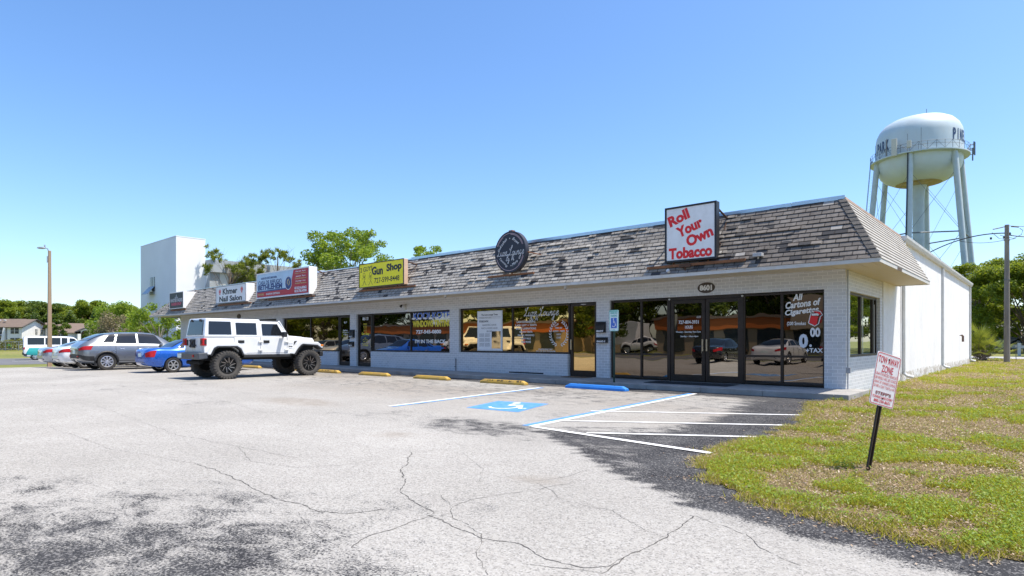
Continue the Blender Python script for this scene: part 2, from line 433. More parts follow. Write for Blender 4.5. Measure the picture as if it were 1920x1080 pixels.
# ---- parking lot: one sheet, its sealing wear and walkway shade stored per vertex
LAWN = [(-3.70, 14.62), (-3.80, 13.9)]+[gp(*p) for p in [(1524, 762), (1518, 779), (1492, 797), (1464, 810), (1430, 820), (1382, 834), (1335, 850), (1319, 868), (1325, 886), (1345, 905), (1380, 924), (1420, 942), (1530, 968), (1600, 985), (1700, 1010), (1800, 1033), (1920, 1052)]]+[(.6, 4.72), (2.2, 4.75), (8, 4.3), (20, 3.6)]
def seg_dist(X, Y, pl):
    d = np.full(X.shape, 1e9)
    for (x0, y0), (x1, y1) in zip(pl[:-1], pl[1:]):
        dx, dy = x1-x0, y1-y0; L = dx*dx+dy*dy+1e-9
        t = np.clip(((X-x0)*dx+(Y-y0)*dy)/L, 0, 1)
        d = np.minimum(d, np.hypot(X-x0-t*dx, Y-y0-t*dy))
    return d
def inside(X, Y, poly):
    r = np.zeros(X.shape, bool); n = len(poly)
    for i in range(n):
        (x0, y0), (x1, y1) = poly[i], poly[(i+1) % n]
        c = ((y0 > Y) != (y1 > Y)) & (X < (x1-x0)*(Y-y0)/(y1-y0+1e-12)+x0); r ^= c
    return r
def smooth(a, b, v): t = np.clip((v-a)/(b-a), 0, 1); return t*t*(3-2*t)
def lot_mat():
    t = NT('worn_asphalt'); P = t.pos()
    at_ = t.n('ShaderNodeAttribute'); at_.attribute_name = 'seal_shade'; seal_shade = at_.outputs['Fac']
    aw = t.n('ShaderNodeAttribute'); aw.attribute_name = 'warm'; warm = aw.outputs['Fac']
    big = t.noise(P, .35, 5, .6); med = t.noise(t.scale(P, (1, 1.6, 1)), 2.4, 9, .72, .6); fine = t.noise(P, 55, 5, .75); agg = t.n('ShaderNodeTexVoronoi'); t.l(P, agg.inputs['Vector']); agg.inputs['Scale'].default_value = 85
    stone = t.xyz(agg.outputs['Color'])[0]
    base = t.ramp(big, [(.3, (.325, .309, .279)), (.7, (.435, .415, .378))])
    base = t.mix(t.ramp(med, [(.35, .32), (.6, 0.0)]), base, (.29, .27, .245))
    g2 = t.noise(P, 22, 6, .8); base = t.mix(t.ramp(g2, [(.36, .55), (.52, 0.0)]), base, (.20, .19, .175))
    base = t.mix(t.ramp(stone, [(.05, .55), (.30, 0.0)]), base, (.12, .115, .11))
    base = t.mix(t.ramp(stone, [(.8, 0.0), (1.0, .35)]), base, (.56, .55, .53))
    base = t.mix(t.math('MULTIPLY', warm, t.ramp(med, [(.35, .85), (.65, .35)])), base, (.245, .21, .17))
    # sealer: dark, ragged where it has worn through
    k = t.math('ADD', seal_shade, t.math('MULTIPLY', t.math('SUBTRACT', med, .5), 2.2))
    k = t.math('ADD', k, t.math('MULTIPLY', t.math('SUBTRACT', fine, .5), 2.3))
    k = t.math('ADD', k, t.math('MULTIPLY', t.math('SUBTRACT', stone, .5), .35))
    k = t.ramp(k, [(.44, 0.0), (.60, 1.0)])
    k = t.math('MULTIPLY', k, t.math('MINIMUM', t.math('MULTIPLY', seal_shade, 8.0), 1.0))
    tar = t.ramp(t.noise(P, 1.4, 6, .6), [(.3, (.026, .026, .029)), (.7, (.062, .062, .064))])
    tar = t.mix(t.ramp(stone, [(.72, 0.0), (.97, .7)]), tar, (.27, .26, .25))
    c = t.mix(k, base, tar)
    b = t.bsdf(Base_Color=c, Roughness=.95); b.inputs['Specular IOR Level'].default_value = .06
    h = t.math('ADD', t.math('MULTIPLY', stone, .6), t.math('ADD', fine, t.math('MULTIPLY', k, .5)))
    t.l(t.bump(h, .55, .012), b.inputs['Normal']); return t.m
def build_lot():
    xs = np.concatenate([np.arange(-48, -26, .6), np.arange(-26, 3, .16), np.arange(3, 9, .5)])
    ys = np.concatenate([np.arange(-7.5, 1.5, .5), np.arange(1.5, 14.9, .16)])
    X, Y = np.meshgrid(xs, ys)
    Z = np.vectorize(terrain)(X)
    seal_shade = np.zeros(X.shape)
    d = seg_dist(X, Y, LAWN)
    wob = (fbm(X*.5, Y*.5, 3)-.5)
    w = np.where(Y > 7.5, 1.25, np.where(Y < 5.2, .62, 1.0))*(1+1.2*wob)
    band = 1-smooth(.55, 1.25, d/np.maximum(w, .2)); seal_shade = np.maximum(seal_shade, band*.98)
    lawn_side = (X > -3.9) & (Y > 4.0)
    # hatched bay: sealed at its right and front ends
    A = [gp(*p) for p in [(985, 800), (1110, 845), (1330, 905), (1480, 880), (1320, 800), (1120, 800)]]
    seal_shade = np.maximum(seal_shade, .40*inside(X, Y, A)*1.0)
    B = [gp(*p) for p in [(1060, 812), (1160, 845), (1330, 866), (1420, 820), (1200, 812)]]
    seal_shade = np.maximum(seal_shade, .62*inside(X, Y, B))
    B = [gp(*p) for p in [(1000, 806), (1080, 845), (1130, 880), (1205, 905), (1290, 948), (1400, 975), (1360, 915), (1325, 870), (1400, 830), (1420, 818), (1250, 810), (1120, 814)]]
    seal_shade = np.maximum(seal_shade, .80*inside(X, Y, B)*(.72+.5*fbm(X*1.3, Y*1.3, 44)))
    # dark strip along the walkway: real sealer plus the building's shadow painted in
    seal_shade = np.maximum(seal_shade, .93*smooth(13.55, 14.15, Y+wob*.7)*(X < -3.6))
    # old bay in front of the accessible stall
    e = np.hypot((X+6.6)/1.5, (Y-6.7)/.8); seal_shade = np.maximum(seal_shade, .52*(1-smooth(.4, 1.25, e+wob)))
    e = np.hypot((X+9.5)/2.6, (Y-12.1)/1.3); seal_shade = np.maximum(seal_shade, .40*(1-smooth(.4, 1.3, e+wob)))
    # big worn patch at the lower left
    for (px, py, ax, ay, s_) in [(60, 1045, 1.7, .9, .60), (330, 1070, 1.0, .5, .56), (500, 1025, .7, .4, .38), (30, 965, 1.7, .55, .46), (360, 1005, 1.2, .45, .45), (250, 930, 1.7, .4, .40), (700, 1030, .6, .3, .30), (60, 905, 1.6, .35, .30), (640, 1075, .6, .3, .5), (820, 950, .7, .3, .3), (320, 905, 1.2, .25, .30), (480, 975, .9, .3, .33)]:
        cx, cy = gp(px, py)
        u = (X-cx)*RT[0]+(Y-cy)*RT[1]; v = (X-cx)*FW[0]+(Y-cy)*FW[1]
        e = np.hypot(u/ax, v/ay)+wob*1.6; seal_shade = np.maximum(seal_shade, s_*(1-smooth(.45, 1.35, e)))
    # apron in the far right foreground
    e = [gp(*p) for p in [(1210, 900), (1330, 905), (1600, 1010), (1920, 1075), (1700, 1060), (1450, 985), (1290, 950)]]
    seal_shade = np.maximum(seal_shade, .5*inside(X, Y, e))
    seal_shade = np.maximum(seal_shade, .22*smooth(.52, .72, fbm(X*.45, Y*.8, 21))*(Y > 3))
    # ragged tyre-worn parking bays nearer the shops
    seal_shade = np.maximum(seal_shade, (.30+.25*(fbm(X*.8, Y*.8, 9)-.5))*smooth(7.5, 11.5, Y+2.5*wob))
    for (cx, cy, rr, s_) in [(-18.9, 11.2, .45, .42), (-19.3, 9.9, .3, .36), (-15.8, 10.8, .5, .40), (-12.6, 11.0, .4, .42), (-12.2, 9.7, .3, .35), (-9.3, 11.6, .35, .40), (-24.6, 10.9, .5, .42), (-16.0, 12.4, .4, .44), (-19.1, 12.6, .4, .44), (-30.2, 10.5, .5, .4)]:
        seal_shade = np.maximum(seal_shade, s_*(1-smooth(.3, 1.3, np.hypot((X-cx)/rr, (Y-cy)/(rr*1.3))+wob)))
    warm = .7*smooth(6.2, 11.5, Y+3*wob)*smooth(.25, .6, fbm(X*.3, Y*.3, 31))
    for (px, py, ax, ay) in [(735, 815, .35, .25), (560, 752, 1.6, .6), (1010, 900, .3, .2)]:
        cx, cy = gp(px, py); warm = np.maximum(warm, .8*(1-smooth(.4, 1.2, np.hypot((X-cx)/ax, (Y-cy)/ay)+wob)))
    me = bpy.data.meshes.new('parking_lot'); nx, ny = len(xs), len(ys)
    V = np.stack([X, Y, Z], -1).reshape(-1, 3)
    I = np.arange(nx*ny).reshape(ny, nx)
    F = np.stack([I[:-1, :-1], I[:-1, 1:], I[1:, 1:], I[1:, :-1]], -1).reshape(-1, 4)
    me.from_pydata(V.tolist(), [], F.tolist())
    for nm, a in (('seal_shade', seal_shade), ('warm', warm)):
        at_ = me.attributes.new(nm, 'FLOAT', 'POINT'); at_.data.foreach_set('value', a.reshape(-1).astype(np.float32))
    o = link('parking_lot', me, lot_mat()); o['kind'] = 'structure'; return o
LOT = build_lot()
# cracks: thin dark strips with a wandering line
crack_m = mat('crack_tar', (.075, .07, .063), .95, 0, .4, 9)
def crack(pts, w, seed, z=.002):
    r = random.Random(seed); P = [gp(*p) for p in pts]; out = []
    for (x0, y0), (x1, y1) in zip(P[:-1], P[1:]):
        L = math.hypot(x1-x0, y1-y0); n = max(2, int(L/.035))
        for k in range(n):
            t = k/n; q = x0+(x1-x0)*t, y0+(y1-y0)*t
            out.append((q[0]+.09*(float(fbm(q[0]*4, q[1]*4, seed, 4))-.5)+r.gauss(0, .004), q[1]+.09*(float(fbm(q[0]*4, q[1]*4, seed+60, 4))-.5)+r.gauss(0, .004)))
    out.append(P[-1])
    mb = MB()
    for i, p in enumerate(out):
        a = out[max(0, i-1)]; b = out[min(len(out)-1, i+1)]; dx, dy = b[0]-a[0], b[1]-a[1]; L = math.hypot(dx, dy)+1e-9
        ww = w*r.uniform(.12, .85)*.5
        mb.v += [(p[0]-dy/L*ww, p[1]+dx/L*ww, z), (p[0]+dy/L*ww, p[1]-dx/L*ww, z)]
    for i in range(len(out)-1): mb.f.append((2*i, 2*i+1, 2*i+3, 2*i+2))
    return mb.build('crack', crack_m, LOT, fix=False)
for i, (pl, w) in enumerate([
    ([(365, 868), (430, 892), (470, 912), (530, 938), (600, 960), (650, 962), (720, 955)], .016),
    ([(770, 848), (765, 870), (750, 884), (760, 905), (750, 920), (765, 935), (805, 958), (800, 968)], .017),
    ([(805, 965), (760, 985), (700, 1002), (660, 1028)], .011),
    ([(806, 966), (850, 988), (900, 1008), (960, 1018), (1030, 1048), (1090, 1064), (1140, 1062), (1160, 1050), (1230, 1022), (1300, 968)], .014),
    ([(755, 922), (830, 930), (845, 950), (900, 935), (980, 922), (1080, 905)], .008),
    ([(845, 952), (850, 970), (880, 985)], .008),
    ([(450, 838), (470, 865), (560, 878), (640, 872), (700, 862)], .007),
    ([(180, 760), (330, 815), (450, 838), (560, 860)], .007),
    ([(640, 830), (720, 842), (775, 846), (880, 840)], .006),
    ([(1210, 895), (1235, 912), (1300, 935), (1340, 955)], .014),
    ([(1000, 1060), (1130, 1075), (1170, 1045)], .010),
    ([(260, 715), (420, 752), (500, 775)], .008),
    ([(960, 905), (1040, 898), (1110, 880)], .006), ([(520, 800), (640, 812), (760, 800), (900, 806)], .005), ([(90, 800), (210, 842), (360, 868)], .006), ([(870, 850), (905, 880), (900, 905)], .005), ([(880, 985), (905, 1000), (890, 1040), (915, 1078)], .006), ([(560, 960), (590, 1000), (640, 1030)], .005), ([(1010, 905), (1060, 940), (1150, 960), (1230, 1000)], .006), ([(1300, 968), (1400, 1000), (1420, 1020), (1500, 1060)], .008)]):
    crack(pl, w, 50+i)
# painted markings
blue_paint = mat('blue_marking_paint', (.05, .23, .56), .7, 0, .12, 5, dirt=((.34, .42, .50), .45, 9))
white_paint = mat('white_marking_paint', (.80, .80, .78), .7, 0, .06, 5, dirt=((.42, .40, .37), .75, 11))
def strip(name, p0, p1, w, m, z=.004, off=0.0):
    a, b = Vector(p0), Vector(p1); d = (b-a).normalized(); q = Vector((-d.y, d.x)); a = a+q*off; b = b+q*off
    mb = MB(); mb.add([(*(a+q*w/2), z), (*(a-q*w/2), z), (*(b-q*w/2), z), (*(b+q*w/2), z)], [(0, 1, 2, 3)])
    return mb.build(name, m, LOT, fix=False)
s1, s1e = gp(733, 762), gp(1015, 727); s2, s2e = gp(990, 799), gp(1300, 738)
strip('painted_line', s1, s1e, .10, blue_paint, off=-.05); strip('painted_line', s1, s1e, .10, white_paint, off=.052)
strip('painted_line', s2, s2e, .12, blue_paint, off=.062); strip('painted_line', s2, s2e, .11, white_paint, off=-.055)
for a, b in (((1108, 771), (1517, 779)), ((1045, 789), (1482, 798)), ((1100, 812), (1424, 820))): strip('painted_line', gp(*a), gp(*b), .10, white_paint, z=.0075)
strip('painted_line', gp(1000, 801), gp(1334, 851), .11, white_paint, z=.011)
# wheelchair symbol on the ground
Q = [gp(874, 764.5), gp(971, 773), gp(1029, 757.5), gp(934, 752)]
o = sheet('accessible_symbol', Q, .004, blue_paint, LOT)
L = Letters()
L.arc(0, -.16, .24, -2.7, .5, .055); L.stroke([(-.03, .26), (.0, .02), (.24, .02), (.36, -.26), (.46, -.22)], .07); L.stroke([(0, .13), (.22, .13)], .055); L.ell(-.04, .37, .075, .075)
c0 = (Vector(Q[0])+Vector(Q[2]))/2; ex = (Vector(Q[2])-Vector(Q[3])); ey = (Vector(Q[3])-Vector(Q[0]))
L.mb.v = [(c0.x+ex.x*v[0]*.95-ey.x*-v[2]*.95, c0.y+ex.y*v[0]*.95+ey.y*v[2]*.95, .0075) for v in L.mb.v]
L.mb.build('symbol_marking', white_paint, o)

# ---- walkway with its kerb face
conc = mat('walk_concrete', (.36, .345, .32), .85, 0, .18, 2.2, .25, dirt=((.14, .125, .11), .7, 1.3))
WALK_Y, WALK_Z = 14.72, .13
mb = MB(); x = -47.0
while x < -3.3:
    x1 = min(x+1.55, -3.3); mb.box(x+.004, x1-.004, WALK_Y+random.uniform(-.004, .004), 16.72, -.5, WALK_Z+random.uniform(-.003, .003)); x = x1
structure(mb.build('walkway', conc, bevel=.012))

# ---- lawn
def lawn_mat():
    t = NT('lawn_soil'); P = t.pos()
    n = t.noise(P, .55, 6, .65); f = t.noise(P, 9, 9, .78); g = t.noise(P, 60, 4, .7)
    c = t.ramp(n, [(.36, (.17, .175, .025)), (.5, (.34, .265, .11)), (.66, (.42, .315, .19))])
    c = t.mix(t.ramp(f, [(.36, .85), (.58, 0.0)]), c, (.10, .075, .035))
    c = t.mix(t.ramp(g, [(.6, 0.0), (.8, .6)]), c, (.46, .38, .26))
    b = t.bsdf(Base_Color=c, Roughness=.95); b.inputs['Specular IOR Level'].default_value = .1
    t.l(t.bump(t.math('ADD', f, g), .9, .05), b.inputs['Normal']); return t.m
def dense_edge(pl, step=.05, amp=.055, seed=5):
    r = random.Random(seed); out = []
    for (x0, y0), (x1, y1) in zip(pl[:-1], pl[1:]):
        n = max(1, int(math.hypot(x1-x0, y1-y0)/step))
        for k in range(n):
            t = k/n; out.append((x0+(x1-x0)*t+r.uniform(-amp, amp), y0+(y1-y0)*t+r.uniform(-amp, amp)))
    return out+[pl[-1]]
LE = dense_edge(LAWN[:-1])+[LAWN[-1]]
LAWN_POLY = LE+[(60, 3.0), (60, 57.5), (-3.6, 57.5), (-3.6, 15)]
structure(sheet('lawn', LAWN_POLY, .006, lawn_mat()))
def blades(name, n, dmin, dmax, hgt, wid, m, patch, seed, lean=.5):
    r = np.random.default_rng(seed)
    # sample by distance and angle so that density falls off away from the viewer's ground
    N = n*7
    d = dmin*(dmax/dmin)**r.random(N); px = r.uniform(1290, 2250, N); a = (px-CX)/FOC
    X = (FW[0]+a*RT[0])*d; Y = (FW[1]+a*RT[1])*d
    ok = inside(X, Y, LAWN_POLY) & (r.random(N) < patch(X, Y))
    X, Y, d = X[ok][:n], Y[ok][:n], d[ok][:n]; n = len(X)
    g = np.clip(d/6, .8, 5)**.75
    h = hgt*g**.5*r.uniform(.45, 1.25, n); w = wid*g*r.uniform(.7, 1.3, n)
    th = r.uniform(0, 2*PI, n); le = r.normal(0, lean, n)*h; l2 = r.normal(0, lean, n)*h
    V = np.zeros((n, 3, 3))
    V[:, 0] = np.stack([X-np.cos(th)*w, Y-np.sin(th)*w, np.full(n, .004)], -1)
    V[:, 1] = np.stack([X+np.cos(th)*w, Y+np.sin(th)*w, np.full(n, .004)], -1)
    V[:, 2] = np.stack([X+le, Y+l2, .004+h], -1)
    return tag(quads(name, V, m), kind='stuff')
def fine_patch(X, Y):
    near = np.clip(1-(seg_dist(X, Y, LAWN)-.2)/2.2, 0, 1)
    edge = np.clip(seg_dist(X, Y, LAWN)/.35, 0, 1); g = (fbm(X*.8, Y*.8, 3, 5)-.5)*4.6+(fbm(X*2.9, Y*2.9, 13, 4)-.5)*5.6+.10-.24*smooth(6.5, 9.5, Y)+near*.62*(Y < 8.5); return np.clip(g*(.35+.65*edge), .03, 1)
grass_m = leaf_mat('grass_blades', (.15, .19, .012), (.30, .31, .022), (.50, .43, .06), .45)
straw_m = leaf_mat('dry_straw', (.22, .15, .065), (.38, .28, .14), (.56, .44, .25), .15)
blades('grass', 105000, 3.3, 46, .048, .0042, grass_m, fine_patch, 1)
blades('dry_grass', 90000, 3.3, 46, .020, .0032, straw_m, lambda X, Y: np.clip(.95-fine_patch(X, Y), .12, 1), 2, 1.4)
# creeping weeds: broad little leaves close to the soil, and fallen leaves
def flat_leaves(name, n, dmin, dmax, size, m, patch, seed, z0=.03, z1=.07, tilt=.5):
    r = np.random.default_rng(seed); N = n*8
    d = dmin*(dmax/dmin)**r.random(N); px = r.uniform(1290, 2250, N); a = (px-CX)/FOC
    X = (FW[0]+a*RT[0])*d; Y = (FW[1]+a*RT[1])*d
    ok = inside(X, Y, LAWN_POLY) & (r.random(N) < patch(X, Y)); X, Y, d = X[ok][:n], Y[ok][:n], d[ok][:n]; n = len(X)
    s = size*np.clip(d/6, .8, 4)**.6*r.uniform(.5, 1.3, n); th = r.uniform(0, 2*PI, n)
    z = r.uniform(z0, z1, n); tx = r.normal(0, tilt, n); ty = r.normal(0, tilt, n)
    V = np.zeros((n, 4, 3))
    for k, (ra, an) in enumerate(((1.0, 0), (.45, PI/2), (1.0, PI), (.45, 3*PI/2))):
        dx = np.cos(th+an)*ra*s; dy = np.sin(th+an)*ra*s
        V[:, k] = np.stack([X+dx, Y+dy, z+dx*tx+dy*ty], -1)
    return tag(quads(name, V, m), kind='stuff')
weed_m = leaf_mat('weed_leaves', (.09, .175, .012), (.19, .29, .02), (.36, .38, .03), .4)
flat_leaves('weeds', 60000, 3.3, 40, .013, weed_m, fine_patch, 8)
litter_m = leaf_mat('fallen_leaves', (.12, .065, .03), (.28, .18, .10), (.58, .48, .36), .1)
flat_leaves('leaf_litter', 34000, 3.3, 45, .014, litter_m, lambda X, Y: np.clip(1.0-fine_patch(X, Y), .08, 1), 9, .024, .04, .25)
# runners, spilled soil and litter over the sealed edge
def edge_fringe(name, n, m, sd, size, kind, off=.0):
    r = np.random.default_rng(sd); P = np.array(LAWN[1:20]); d = np.hypot(*(P[1:]-P[:-1]).T); cum = np.concatenate([[0], np.cumsum(d)])
    s = r.random(n)*cum[-1]; i = np.clip(np.searchsorted(cum, s)-1, 0, len(d)-1); t_ = (s-cum[i])/d[i]; dirv = (P[1:]-P[:-1])[i]/d[i][:, None]; nv = np.stack([dirv[:, 1], -dirv[:, 0]], -1)*-1
    keep = fbm(s*3.0, s*0, 17, 3) > .38
    q = P[i]+dirv*(t_*d[i])[:, None]+nv*(r.normal(off, .075 if kind == 'blade' else .20, n))[:, None]; q = q[keep]; n = len(q); th = r.uniform(0, 2*PI, n)
    if kind == 'blade':
        h = r.uniform(.02, .06, n); w = .0045; V = np.zeros((n, 3, 3)); a, b = np.cos(th)*w, np.sin(th)*w
        V[:, 0] = np.stack([q[:, 0]-a, q[:, 1]-b, np.full(n, .004)], -1); V[:, 1] = np.stack([q[:, 0]+a, q[:, 1]+b, np.full(n, .004)], -1); V[:, 2] = np.stack([q[:, 0]+r.normal(0, .03, n), q[:, 1]+r.normal(0, .03, n), h], -1)
    else:
        V = np.zeros((n, 4, 3)); sz = size*r.uniform(.4, 1.4, n)
        for k, (ra, an) in enumerate(((1.0, 0), (.5, PI/2), (1.0, PI), (.5, 3*PI/2))): V[:, k] = np.stack([q[:, 0]+np.cos(th+an)*ra*sz, q[:, 1]+np.sin(th+an)*ra*sz, .008+.006*r.random(n)], -1)
    return tag(quads(name, V, m), kind='stuff')
edge_fringe('grass', 9000, grass_m, 31, 0, 'blade'); edge_fringe('dry_grass', 7000, straw_m, 32, 0, 'blade'); edge_fringe('leaf_litter', 2600, litter_m, 33, .012, 'leaf', -.04)

# ---- roads
road_m = mat('road_asphalt', (.125, .125, .13), .9, 0, .15, .8, .2)
far_road_m = mat('old_road', (.36, .355, .345), .9, 0, .12, .6, .15)
ys_ = list(range(-140, 260, 20))
def strip_road(name, x0, x1, dz, m):
    mb = MB(); xs = np.linspace(x0, x1, 8)
    mb.v = [(x, y, terrain(x)+dz) for y in ys_ for x in xs]
    mb.f = [(j*8+i, j*8+i+1, (j+1)*8+i+1, (j+1)*8+i) for j in range(len(ys_)-1) for i in range(7)]
    return structure(mb.build(name, m, fix=False))
RD = strip_road('side_road', -90, -66, -.035, road_m)
mb = MB()
for y in range(-60, 120, 9): mb.box(-78.07, -77.93, y, y+3.2, terrain(-78)-.034, terrain(-78)-.026)
mb.build('lane_line', white_paint, RD)
FR = structure(sheet('main_road', [(-64, -22), (60, -22), (60, -9), (-64, -9)], -.02, road_m))
mb = MB(); mb.box(-60, 55, -15.6, -15.45, -.02, -.012); mb.build('lane_line', mat('yellow_line', (.62, .40, .03), .7), FR)
structure(sheet('back_street', [(-30, 59), (80, 59), (80, 66.5), (-30, 66.5)], -.01, far_road_m))
structure(sheet('front_verge', [(-62, -9), (60, -9), (60, -7.4), (-62, -7.4)], -.015, bpy.data.materials['turf']))
# ================================================================== shop building
FY = 16.44; BX0, BX1 = -46.2, -3.76; TOP = 4.74
brick = brick_mat(); stucco = stucco_mat(); shingle = shingle_mat()
bronze = mat('bronze_frame', (.045, .034, .027), .42, .6, .2, 5)
soffit_m = mat('soffit_metal', (.66, .58, .43), .6, 0, .08, 2, dirt=((.36, .28, .18), .4, 2))  # cream-yellow base colour includes the warm bounce light from the ground
fascia_m = mat('fascia_white', (.62, .61, .58), .6, 0, .08, 3, dirt=((.25, .18, .11), .5, 3))
flash_m = mat('coping_metal', (.62, .72, .78), .30, .75, .15, 2, stretch=(.5, 1, 1), dirt=((.62, .63, .62), .55, 1.2))
gutter_m = mat('gutter_metal', (.66, .66, .65), .5, .1, .1, 3)
plain_dark = mat('dark_interior', (.02, .02, .02), .9)
shop = thing('shop_building', 'long single storey white brick strip of shops with a weathered shingle mansard roof', 'building', (-25, 16.44, 0))
def P_(o, *a): pass
def sb(mb, name, m, **k):
    """part of the shop building given in world coordinates"""
    o = mb.build(name, m, shop, **k); o.matrix_parent_inverse = Matrix.Translation((25, -16.44, 0)); return o
# openings along the front: x0, x1, z0, z1
OPEN = [(-44.6, -38.3, .13, 2.57), (-37.6, -32.26, .13, 2.57), (-31.54, -25.04, .13, 2.57), (-24.51, -18.01, .13, 2.57), (-17.48, -11.01, .13, 2.59), (-10.5, -4.24, .13, 2.6)]
SILLS = [(-44.6, -39.4, .86), (-36.5, -32.26, .86), (-31.54, -26.10, .80), (-23.36, -18.01, .84), (-17.48, -12.16, .87)]
mb = MB(); prev = BX0
for (a, b, z0, z1) in OPEN:
    mb.box(prev, a, FY, FY+.26, -.4, 2.6); prev = b
mb.box(prev, BX1, FY, FY+.26, -.4, 2.6); mb.box(BX0, BX1, FY, FY+.26, 2.6, 3.09)
for (a, b, z0, z1) in OPEN:
    if z1 < 2.6: mb.box(a, b, FY+.001, FY+.26, z1, 2.6)
for a, b, z in SILLS: mb.box(a, b, FY+.001, FY+.26, -.4, z)
SW = (16.88, 20.40, .90, 2.56)
x0 = BX1-.26
mb.box(x0, BX1, FY+.26, SW[0], -.4, 3.09); mb.box(x0, BX1, SW[1], 20.72, -.4, 3.09)
mb.box(x0, BX1, SW[0], SW[1], -.4, SW[2]); mb.box(x0, BX1, SW[0], SW[1], SW[3], 3.09)
sb(mb, 'brick_wall', brick)
mb = MB(); mb.box(x0+.02, BX1+.03, 20.72, 23.4, -.4, 3.09)
mb.box(-46.0, BX1+.045, 23.4, 45.7, -.4, 4.62)
mb.box(BX0+.01, BX0+.26, FY+.26, 23.4, -.4, 3.09)
sb(mb, 'stucco_wall', stucco)
mb = MB(); mb.box(BX0+.3, x0-.02, FY+.6, 23.3, .1, 3.0); sb(mb, 'shop_interior', plain_dark)
mb = MB(); mb.box(BX0+.26, x0, FY+.26, FY+.6, .02, .128); sb(mb, 'threshold', conc)
# ---- mansard
EY, EZ0, EZ1, EX = 15.27, 3.05, 3.14, -2.82
TYF, TXR, TXL, EXL = 16.26, -3.74, -44.6, -48.9
NC = 14
def hipR(t): return EX+(TXR-EX)*t
def hipL(t): return EXL+(TXL-EXL)*t
def fy(t): return EY+(TYF-EY)*t
SE0, SE1 = 22.55, 23.5
mb = MB(); nrm = Vector((0, -(TOP-EZ1), TYF-EY)).normalized(); ns = Vector(((TOP-EZ1), 0, -(TXR-EX))).normalized()
r_ = random.Random(3)
for i in range(NC):
    t0, t1 = i/NC, (i+1)/NC; z0 = EZ1+(TOP-EZ1)*t0; z1 = EZ1+(TOP-EZ1)*t1
    off = nrm*.014; x = hipL(t0)
    xs = [hipL(t0)]
    while xs[-1] < hipR(t0)-2.2: xs.append(xs[-1]+r_.uniform(.8, 2.0))
    xs.append(hipR(t0))
    n = len(xs)
    for k in range(n-1):
        a, b = xs[k], xs[k+1]; lift = off*r_.uniform(.6, 1.5)*(1.9 if r_.random() < .08 else 1)
        ta = max(hipL(t1), a) if k == 0 else a; tb = hipR(t1) if k == n-2 else b
        p0 = Vector((a, fy(t0), z0))+lift; p1 = Vector((b, fy(t0), z0))+lift; p2 = Vector((tb, fy(t1), z1)); p3 = Vector((ta, fy(t1), z1))
        q0 = Vector((a, fy(t0), z0)); q1 = Vector((b, fy(t0), z0))
        mb.add([p0, p1, p2, p3], [(0, 1, 2, 3)]); mb.add([q0, q1, p1, p0], [(0, 1, 2, 3)])
    ya0, yb0, ya1, yb1 = fy(t0), SE0+(SE1-SE0)*t0, fy(t1), SE0+(SE1-SE0)*t1
    lift = ns*.014
    p0 = Vector((hipR(t0), ya0, z0))+lift; p1 = Vector((hipR(t0), yb0, z0))+lift; p2 = Vector((hipR(t1), yb1, z1)); p3 = Vector((hipR(t1), ya1, z1))
    mb.add([p0, p1, p2, p3], [(0, 1, 2, 3)]); mb.add([(hipR(t0), ya0, z0), (hipR(t0), yb0, z0), p1, p0], [(0, 1, 2, 3)])
    # left hip face, seen only from the other end
    mb.add([(hipL(t0), fy(t0), z0), (hipL(t1), fy(t1), z1), (hipL(t1), 23.5, z1), (hipL(t0), 22.5, z0)], [(0, 1, 2, 3)])
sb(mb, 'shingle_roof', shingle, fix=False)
# lifted and slipped tabs, torn felt along the ridge
mb = MB(); m2 = MB(); rr = random.Random(12)
def on_slope(x, t, l): return Vector((x, fy(t), EZ1+(TOP-EZ1)*t))+nrm*l
for k in range(150):
    i = rr.randrange(1, NC); t0 = i/NC; t1 = t0+.9/NC; x = rr.choice([rr.uniform(-22, -4.5), rr.uniform(-16, -6), rr.uniform(-43, -5)]); w_ = .25*rr.choice([1, 1, 1, 2, 3]); lf = rr.uniform(.02, .05); sk = rr.uniform(-.02, .02)
    if x+w_ > hipR(t1)-.3: continue
    a = [on_slope(x, t0, lf), on_slope(x+w_, t0, lf*rr.uniform(.5, 1.2)), on_slope(x+w_+sk, t1, .012), on_slope(x+sk, t1, .012)]
    mb.hexa([v-nrm*.008 for v in a], a)
for k in range(70):
    x = rr.uniform(-43, -4.6); w_ = rr.uniform(.15, 1.1); t1 = .995; t0 = t1-rr.uniform(.012, .06)
    m2.add([on_slope(x, t0, .018), on_slope(x+w_, t0+rr.uniform(-.01, .01), .018), on_slope(x+w_, t1, .018), on_slope(x, t1, .018)], [(0, 1, 2, 3)])
sb(mb, 'lifted_shingles', shingle); sb(m2, 'torn_felt', mat('roof_felt', (.045, .042, .042), .95, 0, .4, 12), fix=False)
# hip caps: overlapping folded tabs
mb = MB()
for i in range(15):
    t0, t1 = i/15, min(1, (i+1.25)/15); 
    def hp(t, l): return Vector((hipR(t), fy(t), EZ1+(TOP-EZ1)*t))+Vector((.6, -.6, .35)).normalized()*l
    w0, w1 = .17, .16; a, b = hp(t0, .04+.004*(i % 3)), hp(t1, .022)
    l_ = Vector((-1, 0, 0)); k_ = Vector((0, 1, 0))
    mb.add([a, a+l_*w0*1.0+nrm*-.004, b+l_*w1, b, a+k_*w0*.9, b+k_*w1*.9], [(0, 3, 2, 1), (0, 4, 5, 3)])
sb(mb, 'hip_cap', mat('hip_shingles', (.105, .095, .085), .92, 0, .3, 40, .4, dirt=((.20, .18, .15), .6, 3)), fix=False)
